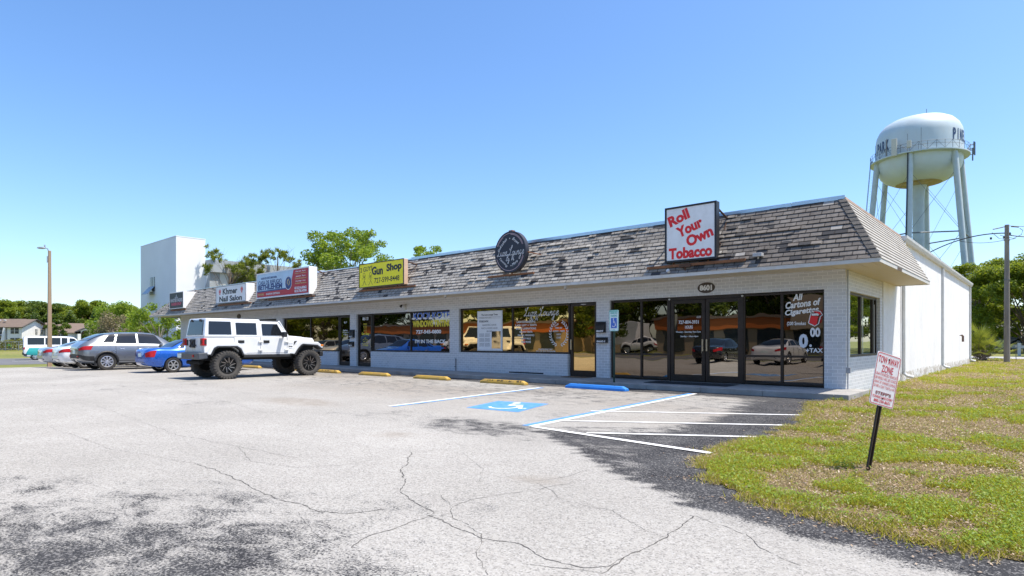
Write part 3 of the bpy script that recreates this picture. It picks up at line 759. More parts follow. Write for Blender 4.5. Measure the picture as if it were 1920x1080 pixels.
# flat roof, coping, soffit, fascia
mb = MB(); mb.box(TXL, TXR-.02, TYF+.02, 23.5, 4.60, 4.68); mb.box(-45.9, -3.9, 23.4, 45.6, 4.62, 4.70)
sb(mb, 'flat_roof', mat('roof_membrane', (.55, .55, .53), .9, 0, .1, 1))
mb = MB(); x = TXL
while x < TXR-.01:
    x1 = min(x+3.05, TXR+.012); dz = r_.uniform(-.012, .012); far = x < -22
    mb.box(x+.006, x1-.006, TYF-.012, TYF+.10, TOP-.005, TOP+(.05 if far else .095)+dz); x = x1
sb(mb, 'coping', flash_m)
mb = MB(); mb.box(TXR-.02, TXR+.02, TYF, SE1, TOP-.01, TOP+.05); sb(mb, 'ridge_trim', mat('rusty_trim', (.50, .36, .27), .7, .2, .2, 3))
mb = MB(); mb.box(-44.6, -20.5, TYF-.016, TYF+.004, TOP-.05, TOP+.01); sb(mb, 'ridge_trim', mat('rusty_drip_edge', (.42, .22, .12), .8, .2, .35, 2.5))
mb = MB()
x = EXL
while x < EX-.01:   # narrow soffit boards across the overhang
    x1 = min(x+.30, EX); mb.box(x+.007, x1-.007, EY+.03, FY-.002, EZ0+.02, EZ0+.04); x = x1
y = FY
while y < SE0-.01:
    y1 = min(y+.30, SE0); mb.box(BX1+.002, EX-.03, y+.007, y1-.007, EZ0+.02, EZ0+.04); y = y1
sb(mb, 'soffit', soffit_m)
mb = MB(); mb.box(EXL, EX, EY, EY+.028, EZ0, EZ1+.012); mb.box(EX-.028, EX, EY+.028, SE0, EZ0+.001, EZ1+.011); mb.box(EXL, EXL+.028, EY+.028, 22.5, EZ0, EZ1)
mb.box(BX1+.04, EX-.03, SE0-.02, SE0, EZ0, EZ1)
sb(mb, 'fascia', fascia_m)
mb = MB(); mb.add([(EX, SE0, EZ1), (TXR, SE1, TOP), (TXR, SE0, EZ1-.05)], [(0, 1, 2)]); mb.add([(EX, SE0, EZ1), (TXR, SE0, EZ1-.05), (TXR, SE0, EZ0)], [(0, 1, 2)])
mb.box(TXR-.26, TXR-.06, 23.38, 23.42, 3.0, 4.7); sb(mb, 'gable_end', fascia_m, fix=False)
# damage: torn fascia wrap near the corner
mb = MB(); mb.box(EX+.002, EX+.008, 17.3, 17.85, EZ0+.0, EZ1-.02); sb(mb, 'torn_trim', mat('exposed_wood', (.10, .07, .05), .9))
# ---- rear wing trim: gutter and downpipes
mb = MB(); mb.prism([(-3.73, 4.60), (-3.73, 4.78), (-3.55, 4.78), (-3.56, 4.70), (-3.60, 4.61)], 23.45, 45.8, 'Y'); sb(mb, 'gutter', gutter_m)
def downpipe(y, kick):
    mb = MB(); mb.box(-3.71, -3.62, y-.055, y+.055, .30, 4.62)
    mb.tube([(-3.665, y, .33), (-3.66, y, .24), (-3.58, y, .16), (-3.40, y+.02, .12)], .052, 8); sb(mb, 'downpipe', gutter_m, bevel=.01)
downpipe(23.62, 1); downpipe(33.2, 1); downpipe(45.4, 1)
mb = MB(); mb.tube([(-3.72, 40.2, 1.62), (-3.60, 40.2, 1.62), (-3.56, 40.2, 1.58), (-3.56, 40.2, 1.28)], .05, 8); sb(mb, 'vent_pipe', mat('rusty_pipe', (.14, .085, .06), .8, .3))
mb = MB(); mb.tube([(-3.73, FY+.10, 3.05), (-3.725, FY+.06, 2.8), (-3.725, FY+.06, .05)], .016, 6); mb.box(-3.76, -3.66, FY+.02, FY+.11, .52, .66); sb(mb, 'conduit', mat('painted_conduit', (.33, .34, .36), .6))
mb = MB(); mb.tube([(-17.62, FY-.03, .14), (-17.62, FY-.03, .62), (-17.70, FY-.03, .62)], .014, 6); mb.tube([(-17.70, FY-.03, .30), (-17.62, FY-.03, .30)], .012, 6); sb(mb, 'water_pipe', mat('dark_pipe', (.10, .09, .09), .7))
mb = MB(); mb.box(-14.8, -13.2, FY-.012, FY, .16, .20); sb(mb, 'wall_vent', plain_dark)
# rooftop ventilator
mb = MB(); d = 1/1; vx, vy = front(604, 19.5), 19.5
mb.lathe([(.0, 5.55), (.30, 5.52), (.46, 5.42), (.50, 5.34), (.50, 5.28), (.34, 5.27), (.34, 4.66)], 20, (vx, vy, 0)); mb.lathe([(.62, 5.02), (.62, 5.30), (.60, 5.30)], 20, (vx, vy, 0))
sb(mb, 'roof_ventilator', mat('galvanised', (.62, .64, .66), .35, .7, .15, 2), smooth=True)

# ---- windows and doors
G_tob = film('dark_window_film', (.165, .142, .122)); G_lux = film('gold_window_film', (.60, .42, .19)); G_gun = film('grey_window_film', (.27, .255, .25)); G_d = film('brown_window_film', (.26, .20, .125)); G_side = film('side_window_film', (.55, .58, .52), .012)
def glazed(name, x0, x1, z0, z1, glass, xbars=(), zbars=(), fw=.055, Y=FY+.085, label=None, dark=bronze):
    """one framed window: frame mesh with the glass under it"""
    mb = MB(); D = .075
    mb.box(x0, x0+fw, Y, Y+D, z0, z1); mb.box(x1-fw, x1, Y, Y+D, z0, z1)
    mb.box(x0+fw, x1-fw, Y+.001, Y+D, z1-fw, z1); mb.box(x0+fw, x1-fw, Y+.001, Y+D, z0, z0+fw)
    for xb in xbars: mb.box(xb-.035, xb+.035, Y+.002, Y+D, z0+fw, z1-fw)
    ed = [x0+fw]+[q for xb in xbars for q in (xb-.035, xb+.035)]+[x1-fw]
    for zb in zbars:
        for k in range(0, len(ed), 2): mb.box(ed[k], ed[k+1], Y+.003, Y+D, zb-.028, zb+.028)
    f = sb(mb, name, dark, bevel=.006)
    g = MB().box(x0+.03, x1-.03, Y+.04, Y+.05, z0+.03, z1-.03).build('glass', glass, f)
    if label: f['label'] = label
    return f
def door(x0, x1, z0, z1, glass, hinge=1, Y=FY+.085, fw=.10, label=None):
    mb = MB(); D = .065
    mb.box(x0, x0+fw, Y, Y+D, z0, z1); mb.box(x1-fw, x1, Y, Y+D, z0, z1)
    mb.box(x0+fw, x1-fw, Y+.001, Y+D, z1-fw, z1); mb.box(x0+fw, x1-fw, Y+.001, Y+D, z0, z0+.19)
    f = sb(mb, 'glass_door', bronze, bevel=.006)
    MB().box(x0+fw-.02, x1-fw+.02, Y+.035, Y+.045, z0+.17, z1-fw+.02).build('glass', glass, f)
    hx = x0+.05 if hinge > 0 else x1-.05
    h = MB(); h.box(hx-.022, hx+.022, Y-.055, Y-.035, 1.02, 1.36); h.box(hx-.015, hx+.015, Y-.036, Y, 1.05, 1.08); h.box(hx-.015, hx+.015, Y-.036, Y, 1.30, 1.33); h.build('pull_handle', mat('brushed_handle', (.42, .36, .26), .35, .9), f)
    h = MB(); h.box(hx-.02, hx+.02, Y-.012, Y, .93, 1.0); h.build('lock', bronze, f)
    if label: f['label'] = label
    return f
ZB = .905
f_t1 = glazed('shop_window', -10.5, -8.50, .15, 2.58, G_tob, (-9.42,), (ZB,))
d_t1 = door(-8.44, -7.38, .14, 2.50, G_tob, -1); d_t2 = door(-7.36, -6.34, .14, 2.50, film('clear_door_film', (.33, .30, .26)), 1)
f_t2 = glazed('shop_window', -6.30, -4.24, .15, 2.58, G_tob, (-5.28,), (ZB,))
mb = MB(); mb.box(-8.50, -8.445, FY+.07, FY+.18, .13, 2.6); mb.box(-6.34, -6.285, FY+.07, FY+.18, .13, 2.6); mb.box(-8.445, -6.34, FY+.075, FY+.18, 2.505, 2.6); sb(mb, 'door_frame', bronze)
mb = MB(); mb.lathe([(.0, .0), (.022, .006), (.03, .03), (.03, .06), (0, .06)], 10, (-8.47, FY+.04, 2.54), 'Y'); mb.lathe([(.0, .0), (.022, .006), (.03, .03), (.03, .06), (0, .06)], 10, (-6.31, FY+.04, 2.54), 'Y'); sb(mb, 'door_sensor', fascia_m)
f_lux = glazed('shop_window', -17.46, -12.14, .88, 2.58, G_lux, (-14.72,), ())
d_lux = door(-12.10, -11.03, .14, 2.57, G_lux, 1)
f_gun = glazed('shop_window', -23.34, -18.03, .85, 2.56, G_gun, (-20.58,), ())
d_gun = door(-24.49, -23.38, .14, 2.56, G_gun, -1)
f_d = glazed('shop_window', -31.52, -26.12, .81, 2.55, G_d, (-28.78,), ())
d_d = door(-26.08, -25.06, .14, 2.55, G_gun, -1)
f_e = glazed('shop_window', -36.48, -32.28, .87, 2.55, G_gun, (-34.4,), ())
d_e = door(-37.58, -36.52, .14, 2.55, G_gun, 1)
f_f = glazed('shop_window', -44.58, -39.42, .87, 2.55, G_gun, (-42.0,), ())
d_f = door(-39.38, -38.32, .14, 2.55, G_gun, -1)
# side window: faces +X
def side_glazed():
    y0, y1, z0, z1 = SW; X = BX1-.09; fw = .06; D = .075; mb = MB()
    bars = [y0+1.62, y0+1.78, y1-.42]
    mb.box(X-D, X, y0, y0+fw, z0, z1); mb.box(X-D, X, y1-fw, y1, z0, z1); mb.box(X-D, X-.001, y0+fw, y1-fw, z1-fw, z1); mb.box(X-D, X+.05, y0+fw, y1-fw, z0, z0+fw)
    for b in bars[::2]: mb.box(X-D, X-.002, b-.05, b+.05, z0+fw, z1-fw)
    f = sb(mb, 'side_window', bronze, bevel=.006)
    MB().box(X-.05, X-.04, y0+.03, y1-.03, z0+.03, z1-.03).build('glass', G_side, f)
    m2 = MB(); m2.box(X-.001, X+.006, y0+1.75, y0+1.79, z0+fw, z1-fw); m2.box(X-.001, X+.006, y1-.33, y1-.30, z0+fw, z1-.2); m2.build('window_trim', fascia_m, f)
    return f
f_side = side_glazed()

# ---- lettering on the glass
white_v = mat('white_vinyl', (.80, .80, .80), .5, 0, .02); yellow_v = mat('yellow_vinyl', (.80, .66, .04), .5, 0, .02); blue_v = mat('blue_vinyl', (.05, .14, .52), .5, 0, .02); red_v = mat('red_vinyl', (.74, .018, .022), .5, 0, .05); grey_v = mat('grey_vinyl', (.62, .66, .72), .5, 0, .02)
GY_ = FY+.085+.034
def put(L, m, parent, name='lettering', y=GY_): return L.build(m, parent, y, name)
# tobacco window
L = Letters(); sl = .10
L.text('All', -4.90, 2.44, .26, .17, .035, .25, sl); L.text('Cartons of', -4.77, 2.27, .86, .18, .035, .25, sl); L.text('Cigarettes', -4.80, 2.06, .82, .19, .035, .25, sl)
L.text('(200 Smokes', -4.93, 1.75, .46, .12, .015); L.text('00', -4.48, 1.53, .24, .24, .04); L.text('+TAX', -4.50, 1.07, .40, .11, .03)
put(L, white_v, f_t2)
L = Letters(); L.text('0', -4.76, 1.31, .22, .36, .05); L.ell(-4.59, 1.19, .03, .035); put(L, grey_v, f_t2)
L = Letters(); L.stroke([(-4.64, 1.64), (-4.56, 1.97), (-4.36, 1.93), (-4.31, 1.84), (-4.36, 1.80), (-4.40, 1.62), (-4.49, 1.56), (-4.64, 1.64)], .02); L.rect(-4.56, -4.40, 1.83, 1.88); L.mb.v[-((8*2)+4):] = [(v[0], v[1], v[2]+.125) for v in L.mb.v[-((8*2)+4):]]; put(L, white_v, f_t2)
L = Letters(); L.poly([(-4.625, 1.65), (-4.585, 1.83), (-4.41, 1.80), (-4.44, 1.61), (-4.49, 1.575)]); L.poly([(-4.55, 1.95), (-4.37, 1.915), (-4.33, 1.85), (-4.38, 1.85), (-4.42, 1.88)]); L.mb.v = [(v[0], v[1], v[2]+.125) for v in L.mb.v]; put(L, red_v, f_t2, 'pack_emblem', GY_-.003)
# hours on the left leaf
L = Letters(); L.text('727-804-3931', -7.89, 1.86, .62, .10, .02); L.text('HOURS', -7.88, 1.72, .24, .08, .02); L.rect(-8.0, -7.76, 1.665, 1.672); L.text('Monday - Saturday 9am-7pm', -7.90, 1.57, .76, .06, .02); L.text('Sunday - 10am-4pm', -7.87, 1.44, .55, .06, .02); L.text('CCO', -7.58, 2.0, .12, .055, .01)
put(L, white_v, d_t1)
# Luxe Lounge
L = Letters(); script(L, 'Luxe Lounge', -13.42, 2.36, 1.56, .36, .019)
script(L, 'By Vi', -13.75, 2.13, .40, .19, .015)
for k, s in enumerate(['LASH EXTENSIONS', 'LASH LIFT + TINTS', 'BROW LAMINATIONS', 'BROW TINTS', 'FACIAL WAXING', 'BODY WAX', 'AND MORE']):
    L.text(s, -14.10, 2.0-.12*k, .06*len(s)*.98, .072, .02)
L.text('BY APPOINTMENT ONLY', -13.2, 1.02, .62, .05, .02); L.text('CALL OR TEXT 727-560-8700', -13.2, .955, .86, .05, .02)
for k, s in enumerate(['HOURS', 'MON - SAT', '10:00AM - 7:00PM', 'SUNDAY', 'CLOSED']):
    if k: L.text(s, -12.62, 1.79-.11*k+.08, .032*len(s), .055, .02)
for sgn in (-1, 1):
    for k in range(11):
        a = -PI/2+sgn*(.22+.235*k); cx, cz = -12.62+.37*math.cos(a), 1.58+.42*math.sin(a); d = a+sgn*PI/2
        for s2 in (-.55, .55):
            e = d+s2*sgn; L.poly([(cx, cz), (cx+.055*math.cos(e)-.018*math.sin(e), cz+.055*math.sin(e)+.018*math.cos(e)), (cx+.115*math.cos(e), cz+.115*math.sin(e)), (cx+.055*math.cos(e)+.018*math.sin(e), cz+.055*math.sin(e)-.018*math.cos(e))])
L.text('HOURS', -12.72, 1.86, .2, .055, .02, 0, .5)
put(L, white_v, f_lux)
L = Letters(); L.text('FRESH', -11.57, 2.525, .20, .028, .02); put(L, white_v, d_lux, y=FY+.08)
# window tinting window
L = Letters(); L.text('KOOLKOTE', -19.27, 2.38, 2.36, .33, .05); put(L, white_v, f_gun)
L = Letters(); L.text('KOOLKOTE', -19.27, 2.38, 2.30, .29, .03); put(L, blue_v, f_gun, y=GY_-.003)
L = Letters()
for s in (-.93, -.62, -.33, -.03, .27, .57, .82): L.rect(-19.27+s*1.25-.10, -19.27+s*1.25+.12, 2.235, 2.30)
put(L, white_v, f_gun, 'letter_highlight', GY_-.005)
L = Letters(); L.text('WINDOWS TINTING', -19.27, 2.04, 2.42, .28, .045); put(L, yellow_v, f_gun)
L = Letters(); L.text('727-545-0800', -19.45, 1.70, 1.60, .16, .04); L.text("I'M IN THE BACK", -19.35, 1.30, 1.95, .16, .04); put(L, white_v, f_gun)
L = Letters(); L.text('8613', -23.95, 2.36, .46, .15, .03); put(L, white_v, d_gun)
L = Letters(); L.text('2 GUYS', -23.98, 2.10, .30, .09, .02); L.text('Gun Shop', -23.94, 1.64, .60, .15, .045)
for dx in (-.08, .08):
    L.arc(-23.98+dx, 1.97, .045, 0, 2*PI, .014); L.stroke([(-23.98+dx, 1.92), (-23.98+dx, 1.84), (-24.03+dx, 1.76)], .014); L.stroke([(-23.98+dx, 1.84), (-23.93+dx, 1.76)], .014)
for k, s in enumerate(['OPEN', 'Mon - Friday', '10am - 6pm', 'Sat 10am - 4pm', '727-599-8448']): L.text(s, -23.95, 1.45-.085*k, .035*len(s), .055 if k < 4 else .075, .02)
put(L, yellow_v, d_gun)
L = Letters(); L.text('8617', -25.60, 2.22, .24, .10, .02); L.text('Barber', -25.60, 1.83, .42, .08, .02, .2); L.text('Appointments', -25.60, 1.73, .50, .06, .02, .2); L.text('& Walk ins', -25.60, 1.64, .36, .06, .02, .2); put(L, white_v, d_d)
# soft poster inside the right leaf
shop['label'] = shop['label']
# ================================================================== signs and small things
rust = mat('rusty_steel', (.23, .10, .045), .85, .2, .35, 6, .2)
rust2 = mat('brown_angle_iron', (.10, .055, .035), .85, .2, .3, 6)
black_m = mat('black_paint', (.018, .018, .02), .45, 0, .2, 4)
sign_white = mat('sign_white', (.84, .84, .83), .45, 0, .05, 2, dirt=((.55, .50, .44), .35, 3))
SY = 15.36    # front face of the roof signs
def slope_y(z): return EY+(TYF-EY)*(z-EZ1)/(TOP-EZ1)
def roof_sign(name, label, X0, X1, Z0, Z1, depth, face_m, case_m, frame_m, frame_w=.04, beam=(.35, .55), struts=True):
    cx, cz = (X0+X1)/2, (Z0+Z1)/2; t = thing(name, label, 'sign', (cx, SY, Z0), 0, 'shop signs standing on the mansard roof')
    w, h = X1-X0, Z1-Z0
    MB().box(-w/2, w/2, .012, depth, 0, h).build('cabinet', case_m, t, bevel=.012)
    MB().box(-w/2+frame_w*.6, w/2-frame_w*.6, -.002, .02, frame_w*.6, h-frame_w*.6).build('face_panel', face_m, t)
    m = MB(); a = frame_w
    m.box(-w/2-.003, -w/2+a, -.018, .014, -.003, h+.003); m.box(w/2-a, w/2+.003, -.018, .014, -.003, h+.003); m.box(-w/2+a, w/2-a, -.017, .014, -.003, a); m.box(-w/2+a, w/2-a, -.017, .014, h-a, h+.003)
    m.build('retainer_frame', frame_m, t, bevel=.004)
    # angle iron that carries it, lying on the slope, with short legs
    zb = -.10; yb = slope_y(Z0+zb)-SY-.04
    m = MB(); m.box(-w/2-beam[0], w/2+beam[1], yb-.035, yb+.035, zb-.02, zb+.03); m.box(-w/2-beam[0], w/2+beam[1], yb-.045, yb-.03, zb-.04, zb+.03); m.build('support_beam', rust, t)
    m = MB()
    for k in (-.35, .32): m.tube([(k*w, yb, zb), (k*w, depth*.6, .01)], .022, 6)
    m.build('support_leg', rust, t)
    if struts:
        m = MB()
        for sx, zt, ln in ((w/2-.08, h*.93, .62), (-w/2+.1, h*.93, .62), (w/2-.08, h*.35, .5)):
            z2 = min(Z0+zt-.12, TOP-.1); y2 = slope_y(z2)-SY
            m.tube([(sx, depth, zt-.03), (sx+.03, max(y2, depth+.15), z2-Z0)], .028, 6)
            m.tube([(sx+.03, max(y2, depth+.15), z2-Z0), (sx+.03, slope_y(z2-.35)-SY, z2-Z0-.35)], .022, 6)
        m.build('brace', rust2, t)
    t['w'] = w; t['h'] = h; return t
def SX(px): return front(px, SY)
def SZ(px, py): return frontz(px, py, SY)
LY = -.006
# --- tobacco
t = roof_sign('roof_sign', 'square white sign with slanted bold red lettering in a black frame', SX(1247), SX(1343.5), 3.47, 4.98, .20, sign_white, black_m, black_m, .05, (.55, .75))
L = Letters(); sl = .34
L.text('Roll', -.33, 1.20, .62, .30, .048, .0, sl); L.text('Your', -.02, .90, .76, .30, .048, .0, sl); L.text('Own', .26, .63, .76, .31, .048, .0, sl); L.text('Tobacco', 0, .23, 1.24, .31, .048)
L.build(red_v, t, LY)
# --- round lounge sign
cx, cz, R_ = SX(955.5), 4.35, .71
t = thing('round_sign', 'round black sign with white script lettering and rose rings', 'sign', (cx, SY, cz-R_), 0, 'shop signs standing on the mansard roof')
MB().lathe([(0, .012), (R_-.01, .012), (R_, .02), (R_, .19), (R_-.01, .20), (0, .20)], 48, (0, 0, R_), 'Y').build('cabinet', mat('navy_black', (.022, .024, .035), .5, 0, .15, 3), t, smooth=True)
rose = mat('rose_vinyl', (.50, .36, .38), .5, 0, .05)
L = Letters()
for r, a0, a1 in ((.655, .35, 2.75), (.655, 3.45, 6.0), (.62, .35, 1.5), (.62, 2.1, 2.75), (.62, 5.4, 6.1)): L.arc(0, 0, r*.965, a0, a1, .016, 40)
L.build(rose, t, .006, 'ring_emblem', 0, R_)
L = Letters(); script(L, 'Luxe Lounge', 0.02, .03, 1.22, .33, .013); script(L, 'By Vi', .0, -.20, .38, .22, .014)
for s, a in (('Lashes', 2.30), ('Brows', .92), ('Tanning', 4.02), ('More', 5.25)):
    up = a < PI; L.text(s, .45*math.cos(a), .45*math.sin(a), .068*len(s), .10, .0, .3, a-PI/2 if up else a+PI/2)
L.ell(0.0, .46, .018, .018); L.ell(.06, -.47, .018, .018)
L.build(white_v, t, .005, 'lettering', 0, R_)
yb = slope_y(cz-R_-.06)-SY-.03
MB().box(-1.15, .95, yb-.03, yb+.03, -.09, -.03).build('support_beam', rust, t)
MB().tube([(0, .1, .02), (0, yb, -.06)], .03, 6).build('support_leg', rust, t)
m = MB(); m.box(-.08, .08, .04, .2, 2*R_-.015, 2*R_+.035); m.tube([(.05, .19, 2*R_+.01), (.10, .86, 2*R_-.40)], .022, 6); m.tube([(R_-.02, .12, R_-.05), (R_+.30, .74, R_-.15)], .016, 6); m.build('brace', rust, t)
# --- yellow gun shop sign
t = roof_sign('roof_sign', 'yellow sign with black hand lettering and two stick figures', SX(673.5), SX(757), 3.62, 4.66, .22, mat('sign_yellow', (.90, .80, .008), .45, 0, .04, 2, dirt=((.6, .5, .1), .2, 3)), mat('faded_orange_case', (.55, .38, .26), .6, 0, .15, 3), black_m, .03, (.1, .6))
L = Letters(); sl = .06
L.text('2 GUYS', -1.02, .80, .88, .20, .012, .0, .05); L.text('Gun', -.22, .68, .78, .36, .045, 0, -.02); L.text('Shop', .92, .72, 1.02, .40, .045, 0, .04)
L.text('727-599-8448', .42, .27, 1.72, .22, .012, 0, .01)
for dx in (-1.18, -.72):
    L.arc(dx, .57, .07, 0, 2*PI, .016); L.arc(dx, .56, .115, PI*1.05, PI*1.95, .014); L.stroke([(dx, .50), (dx+.02, .30), (dx-.11, .10), (dx-.16, .10)], .018); L.stroke([(dx+.02, .30), (dx+.13, .12), (dx+.18, .12)], .018); L.stroke([(dx, .46), (dx-.13, .40), (dx-.06, .34)], .014); L.stroke([(dx, .46), (dx+.13, .40), (dx+.06, .34)], .014)
L.build(black_m, t, LY)
# --- church sign
X0, X1 = SX(481.5), SX(580); w = X1-X0
t = roof_sign('roof_sign', 'wide pale blue and dark red church sign with a round emblem', X0, X1, 3.60, 4.95, .42, mat('sign_sky', (.50, .66, .78), .45, 0, .12, 1.2), sign_white, sign_white, .05, (-1.2, .3))
dred = mat('sign_red', (.50, .015, .03), .45, 0, .1, 2); navy = mat('sign_navy', (.03, .06, .20), .45, 0, .05)
h = 1.35
L = Letters(); L.poly([(.98, .62), (1.22, 1.28), (w/2-.06, 1.28), (w/2-.06, .07), (-w/2+.06, .07), (-w/2+.06, .33), (.45, .36)]); L.build(dred, t, LY, 'red_field')
L = Letters(); L.poly([(-w/2+.06, .33), (.6, .36), (.7, .43), (-w/2+.06, .40)]); L.text('CASA DE REFUGIO', -1.25, .83, 2.55, .22, .02); L.text('BETHLEHEM', -1.25, .58, 2.65, .28, .05); L.text('IGLESIA DE CRISTO MISIONERA', -1.35, 1.06, 1.75, .11, .02); L.ell(.72, .66, .34, .35); L.build(navy, t, LY-.003)
L = Letters(); L.arc(.72, .66, .33, 0, 2*PI, .03, 36); L.text('SHADDAI CRISTIANA', -.9, .21, 1.5, .10, .03)
for k, s in enumerate(['Martes 7pm', 'Jueves 7pm', 'Domingo 11am']): L.text(s, 1.92, 1.17-.24*k, .95, .075, .03)
L.text('813.516.8362', 1.92, .36, 1.15, .13, .05); L.text('813.735.4700', 1.92, .20, 1.15, .13, .05)
L.build(white_v, t, LY-.006)
L = Letters()
for k, s in enumerate(['Oracion y Estudio', 'Celebracion', 'Adoracion']): L.text(s, 1.92, 1.07-.24*k, 1.1, .075, .03)
L.text('PASTORES', -w/2+.5, .21, .66, .10, .04); L.ell(.72, .70, .14, .17)
L.build(mat('gold_vinyl', (.62, .45, .18), .5), t, LY-.006)
L = Letters(); L.ell(.72, .68, .07, .10); L.ell(.80, .79, .04, .05); L.ell(.62, .56, .10, .04); L.build(navy, t, LY-.010, 'emblem_figure')
# --- nail salon
X0, X1 = SX(405), SX(461); w = X1-X0
t = roof_sign('roof_sign', 'white nail salon sign with black lettering and red flower marks', X0, X1, 3.55, 4.57, .50, sign_white, sign_white, mat('grey_frame', (.34, .35, .36), .6), .045, (-.2, .5), False)
L = Letters(); L.text('Khmer', -.05, .68, 1.95, .36, .035); L.text('Nail Salon', 0, .25, 3.0, .33, .035); L.build(black_m, t, LY)
L = Letters()
for dx in (-1.42, 1.48):
    for k in (-.10, 0, .10): L.ell(dx+k, .76-abs(k)*.6, .04, .11, 14)
    L.ell(dx, .55, .07, .05, 12); L.rect(dx-.11, dx+.11, .62, .66)
L.build(red_v, t, LY, 'flower_emblem')
# --- barber sign
X0, X1 = SX(318), SX(344); w = X1-X0
t = roof_sign('roof_sign', 'small black sign with white and red lettering at the far end of the roof', X0, X1, 3.50, 4.60, 1.0, mat('sign_black', (.03, .03, .033), .5), sign_white, sign_white, .04, (-.2, .3), False)
L = Letters(); L.text('MASTER FADES', 0, .56, 2.1, .24, .05); L.ell(0, .74, .30, .05, 12); L.poly([(-.14, .72), (0, .98), (.14, .72)]); L.build(mat('silver_vinyl', (.50, .50, .52), .5), t, LY)
L = Letters(); L.text('BARBER SHOP', 0, .31, 1.75, .20, .05); L.build(mat('pink_red_vinyl', (.60, .08, .14), .5), t, LY)

# ---- house number plaque over the doors
t = thing('number_plaque', 'oval dark number plaque 8601 on the brick above the double doors', 'plaque', (-7.30, FY-.002, 2.66))
MB().lathe([(0, -.03), (.93, -.03), (1.0, -.015), (1.0, 0), (0, 0)], 32, (0, 0, 0), 'Y').xf(Matrix.Translation((0, 0, .155))@Matrix.Diagonal((.255, 1, .15, 1))).build('plate', mat('dark_oval', (.06, .045, .035), .5, 0, .3, 8), t)
L = Letters(); L.text('8601', 0, .155, .36, .16, .05); L.build(white_v, t, -.034)
o = dup(t, (-36.9, FY-.002, 2.66), label='oval dark plaque on the brick wall above the roof of the white off-roader')
for k in kids(o):
    if k.name.startswith('lettering'): bpy.data.objects.remove(k)
# ---- mail boxes
mail_m = mat('mailbox_black', (.025, .025, .027), .4, .3, .2, 5)
def mailbox(x, z, w, h, num, label):
    t = thing('mailbox', label, 'mailbox', (x, FY-.001, z), 0, 'black mailboxes on the brick piers')
    MB().prism([(-.11, 0), (0, 0), (0, h), (-.06, h), (-.115, h*.72)], -w/2, w/2, 'X').build('box', mail_m, t, bevel=.006)
    MB().prism([(-.122, h*.70), (-.062, h+.006), (0, h+.008), (0, h+.002), (-.06, h-.002), (-.118, h*.68)], -w/2-.006, w/2+.006, 'X').build('lid', mail_m, t)
    if num:
        MB().box(-w*.46, w*.46, -.116, -.108, .01, .085).build('number_sticker', black_m, t); L = Letters(); L.text(num, 0, .048, w*.8, .062, .03); L.build(white_v, t, -.118)
mailbox(-10.80, 1.58, .32, .34, '8609', 'tall black mailbox numbered 8609 on the brick pier by the gold glass door')
mailbox(-10.76, 1.25, .40, .17, '8601', 'flat wide black mailbox numbered 8601 under the taller box on the brick pier')
mailbox(-24.80, 1.48, .34, .36, '8617', 'tall black mailbox on the brick pier beside the gun shop door')
mailbox(-24.84, 1.06, .34, .22, '8613', 'short black mailbox lower on the brick pier beside the gun shop door')
# ---- poster
t = thing('poster', 'white newspaper style poster stuck on the golden shop window', 'poster', (-15.90, FY+.110, .98))
MB().box(-.62, .62, -.006, .004, 0, 1.45).build('sheet', mat('poster_paper', (.78, .79, .80), .6, 0, .03), t)
MB().box(-.66, .66, .0045, .010, -.04, 1.48).build('backing', mat('poster_backing', (.60, .63, .66), .6), t)
L = Letters(); L.text('The Luxe Lounge Times', .0, 1.32, .86, .085, .03); L.rect(-.58, .58, 1.235, 1.243); L.rect(-.58, .58, 1.19, 1.196); L.text('8609 66TH STREET NORTH', -.2, 1.215, .6, .024, 0)
L.text('STUDIES SHOW:', -.30, 1.08, .50, .075, .04); L.text('BADDIES HAVE', 0, .94, .72, .062, .0); L.text('NICE LASHES AND', 0, .82, .84, .062, .0); L.text('BROWS', .0, .70, .28, .062, .0)
r = random.Random(4)
for c in (-.40, -.10):
    for k in range(15):
        z = .60-.036*k
        if k % 5 == 4: continue
        x = c-.13
        while x < c+.12: w_ = r.uniform(.02, .06); L.rect(x, min(x+w_, c+.13), z, z+.014); x += w_+.012
L.build(mat('print_ink', (.10, .10, .11), .6), t, -.009)
MB().box(.12, .58, -.0085, -.0065, .05, .70).build('photo', film('glossy_photo', (.42, .30, .15), .05), t)
# ---- flood lamp and small fixtures under the eaves
t = thing('flood_lamp', 'twin head flood lamp hanging under the eaves above the tinting window', 'lamp', (-20.8, FY, 2.86))
MB().lathe([(0, -.05), (.05, -.05), (.06, 0), (0, 0)], 14, (0, 0, 0), 'Y').build('base', fascia_m, t)
for sx in (-1, 1):
    m = MB(); m.tube([(0, -.04, 0), (sx*.10, -.10, -.02)], .012, 6); m.lathe([(0, 0), (.035, .0), (.06, .10), (.055, .11), (0, .105)], 14).xf(Matrix.Translation((0, 0, 0)), 99999)
    M_ = Matrix.Translation((sx*.10, -.12, 0))@Matrix.Rotation(PI*.72, 4, 'X'); st = 12
    m.xf(M_, len(m.v)-5*14); m.build('lamp_head', black_m if sx < 0 else fascia_m, t, smooth=True)
MB().lathe([(0, -.22), (.05, -.2), (.06, -.13), (.03, -.06), (0, -.06)], 12).build('lamp_glass', mat('lamp_glass', (.62, .60, .52), .2), t, smooth=True)
def camera_dome(x, y, z, label):
    t = thing('security_camera', label, 'camera', (x, y, z), 0, 'little cameras under the eaves')
    MB().lathe([(0, -.10), (.03, -.09), (.05, -.05), (.05, -.02), (.06, -.02), (.06, 0), (0, 0)], 14).build('housing', fascia_m, t, smooth=True)
    MB().lathe([(0, -.115), (.02, -.112), (.03, -.092), (0, -.09)], 10).build('lens', black_m, t, smooth=True)
camera_dome(front(835, 15.4), 15.40, EZ0, 'white dome camera under the eaves between the yellow and round signs')
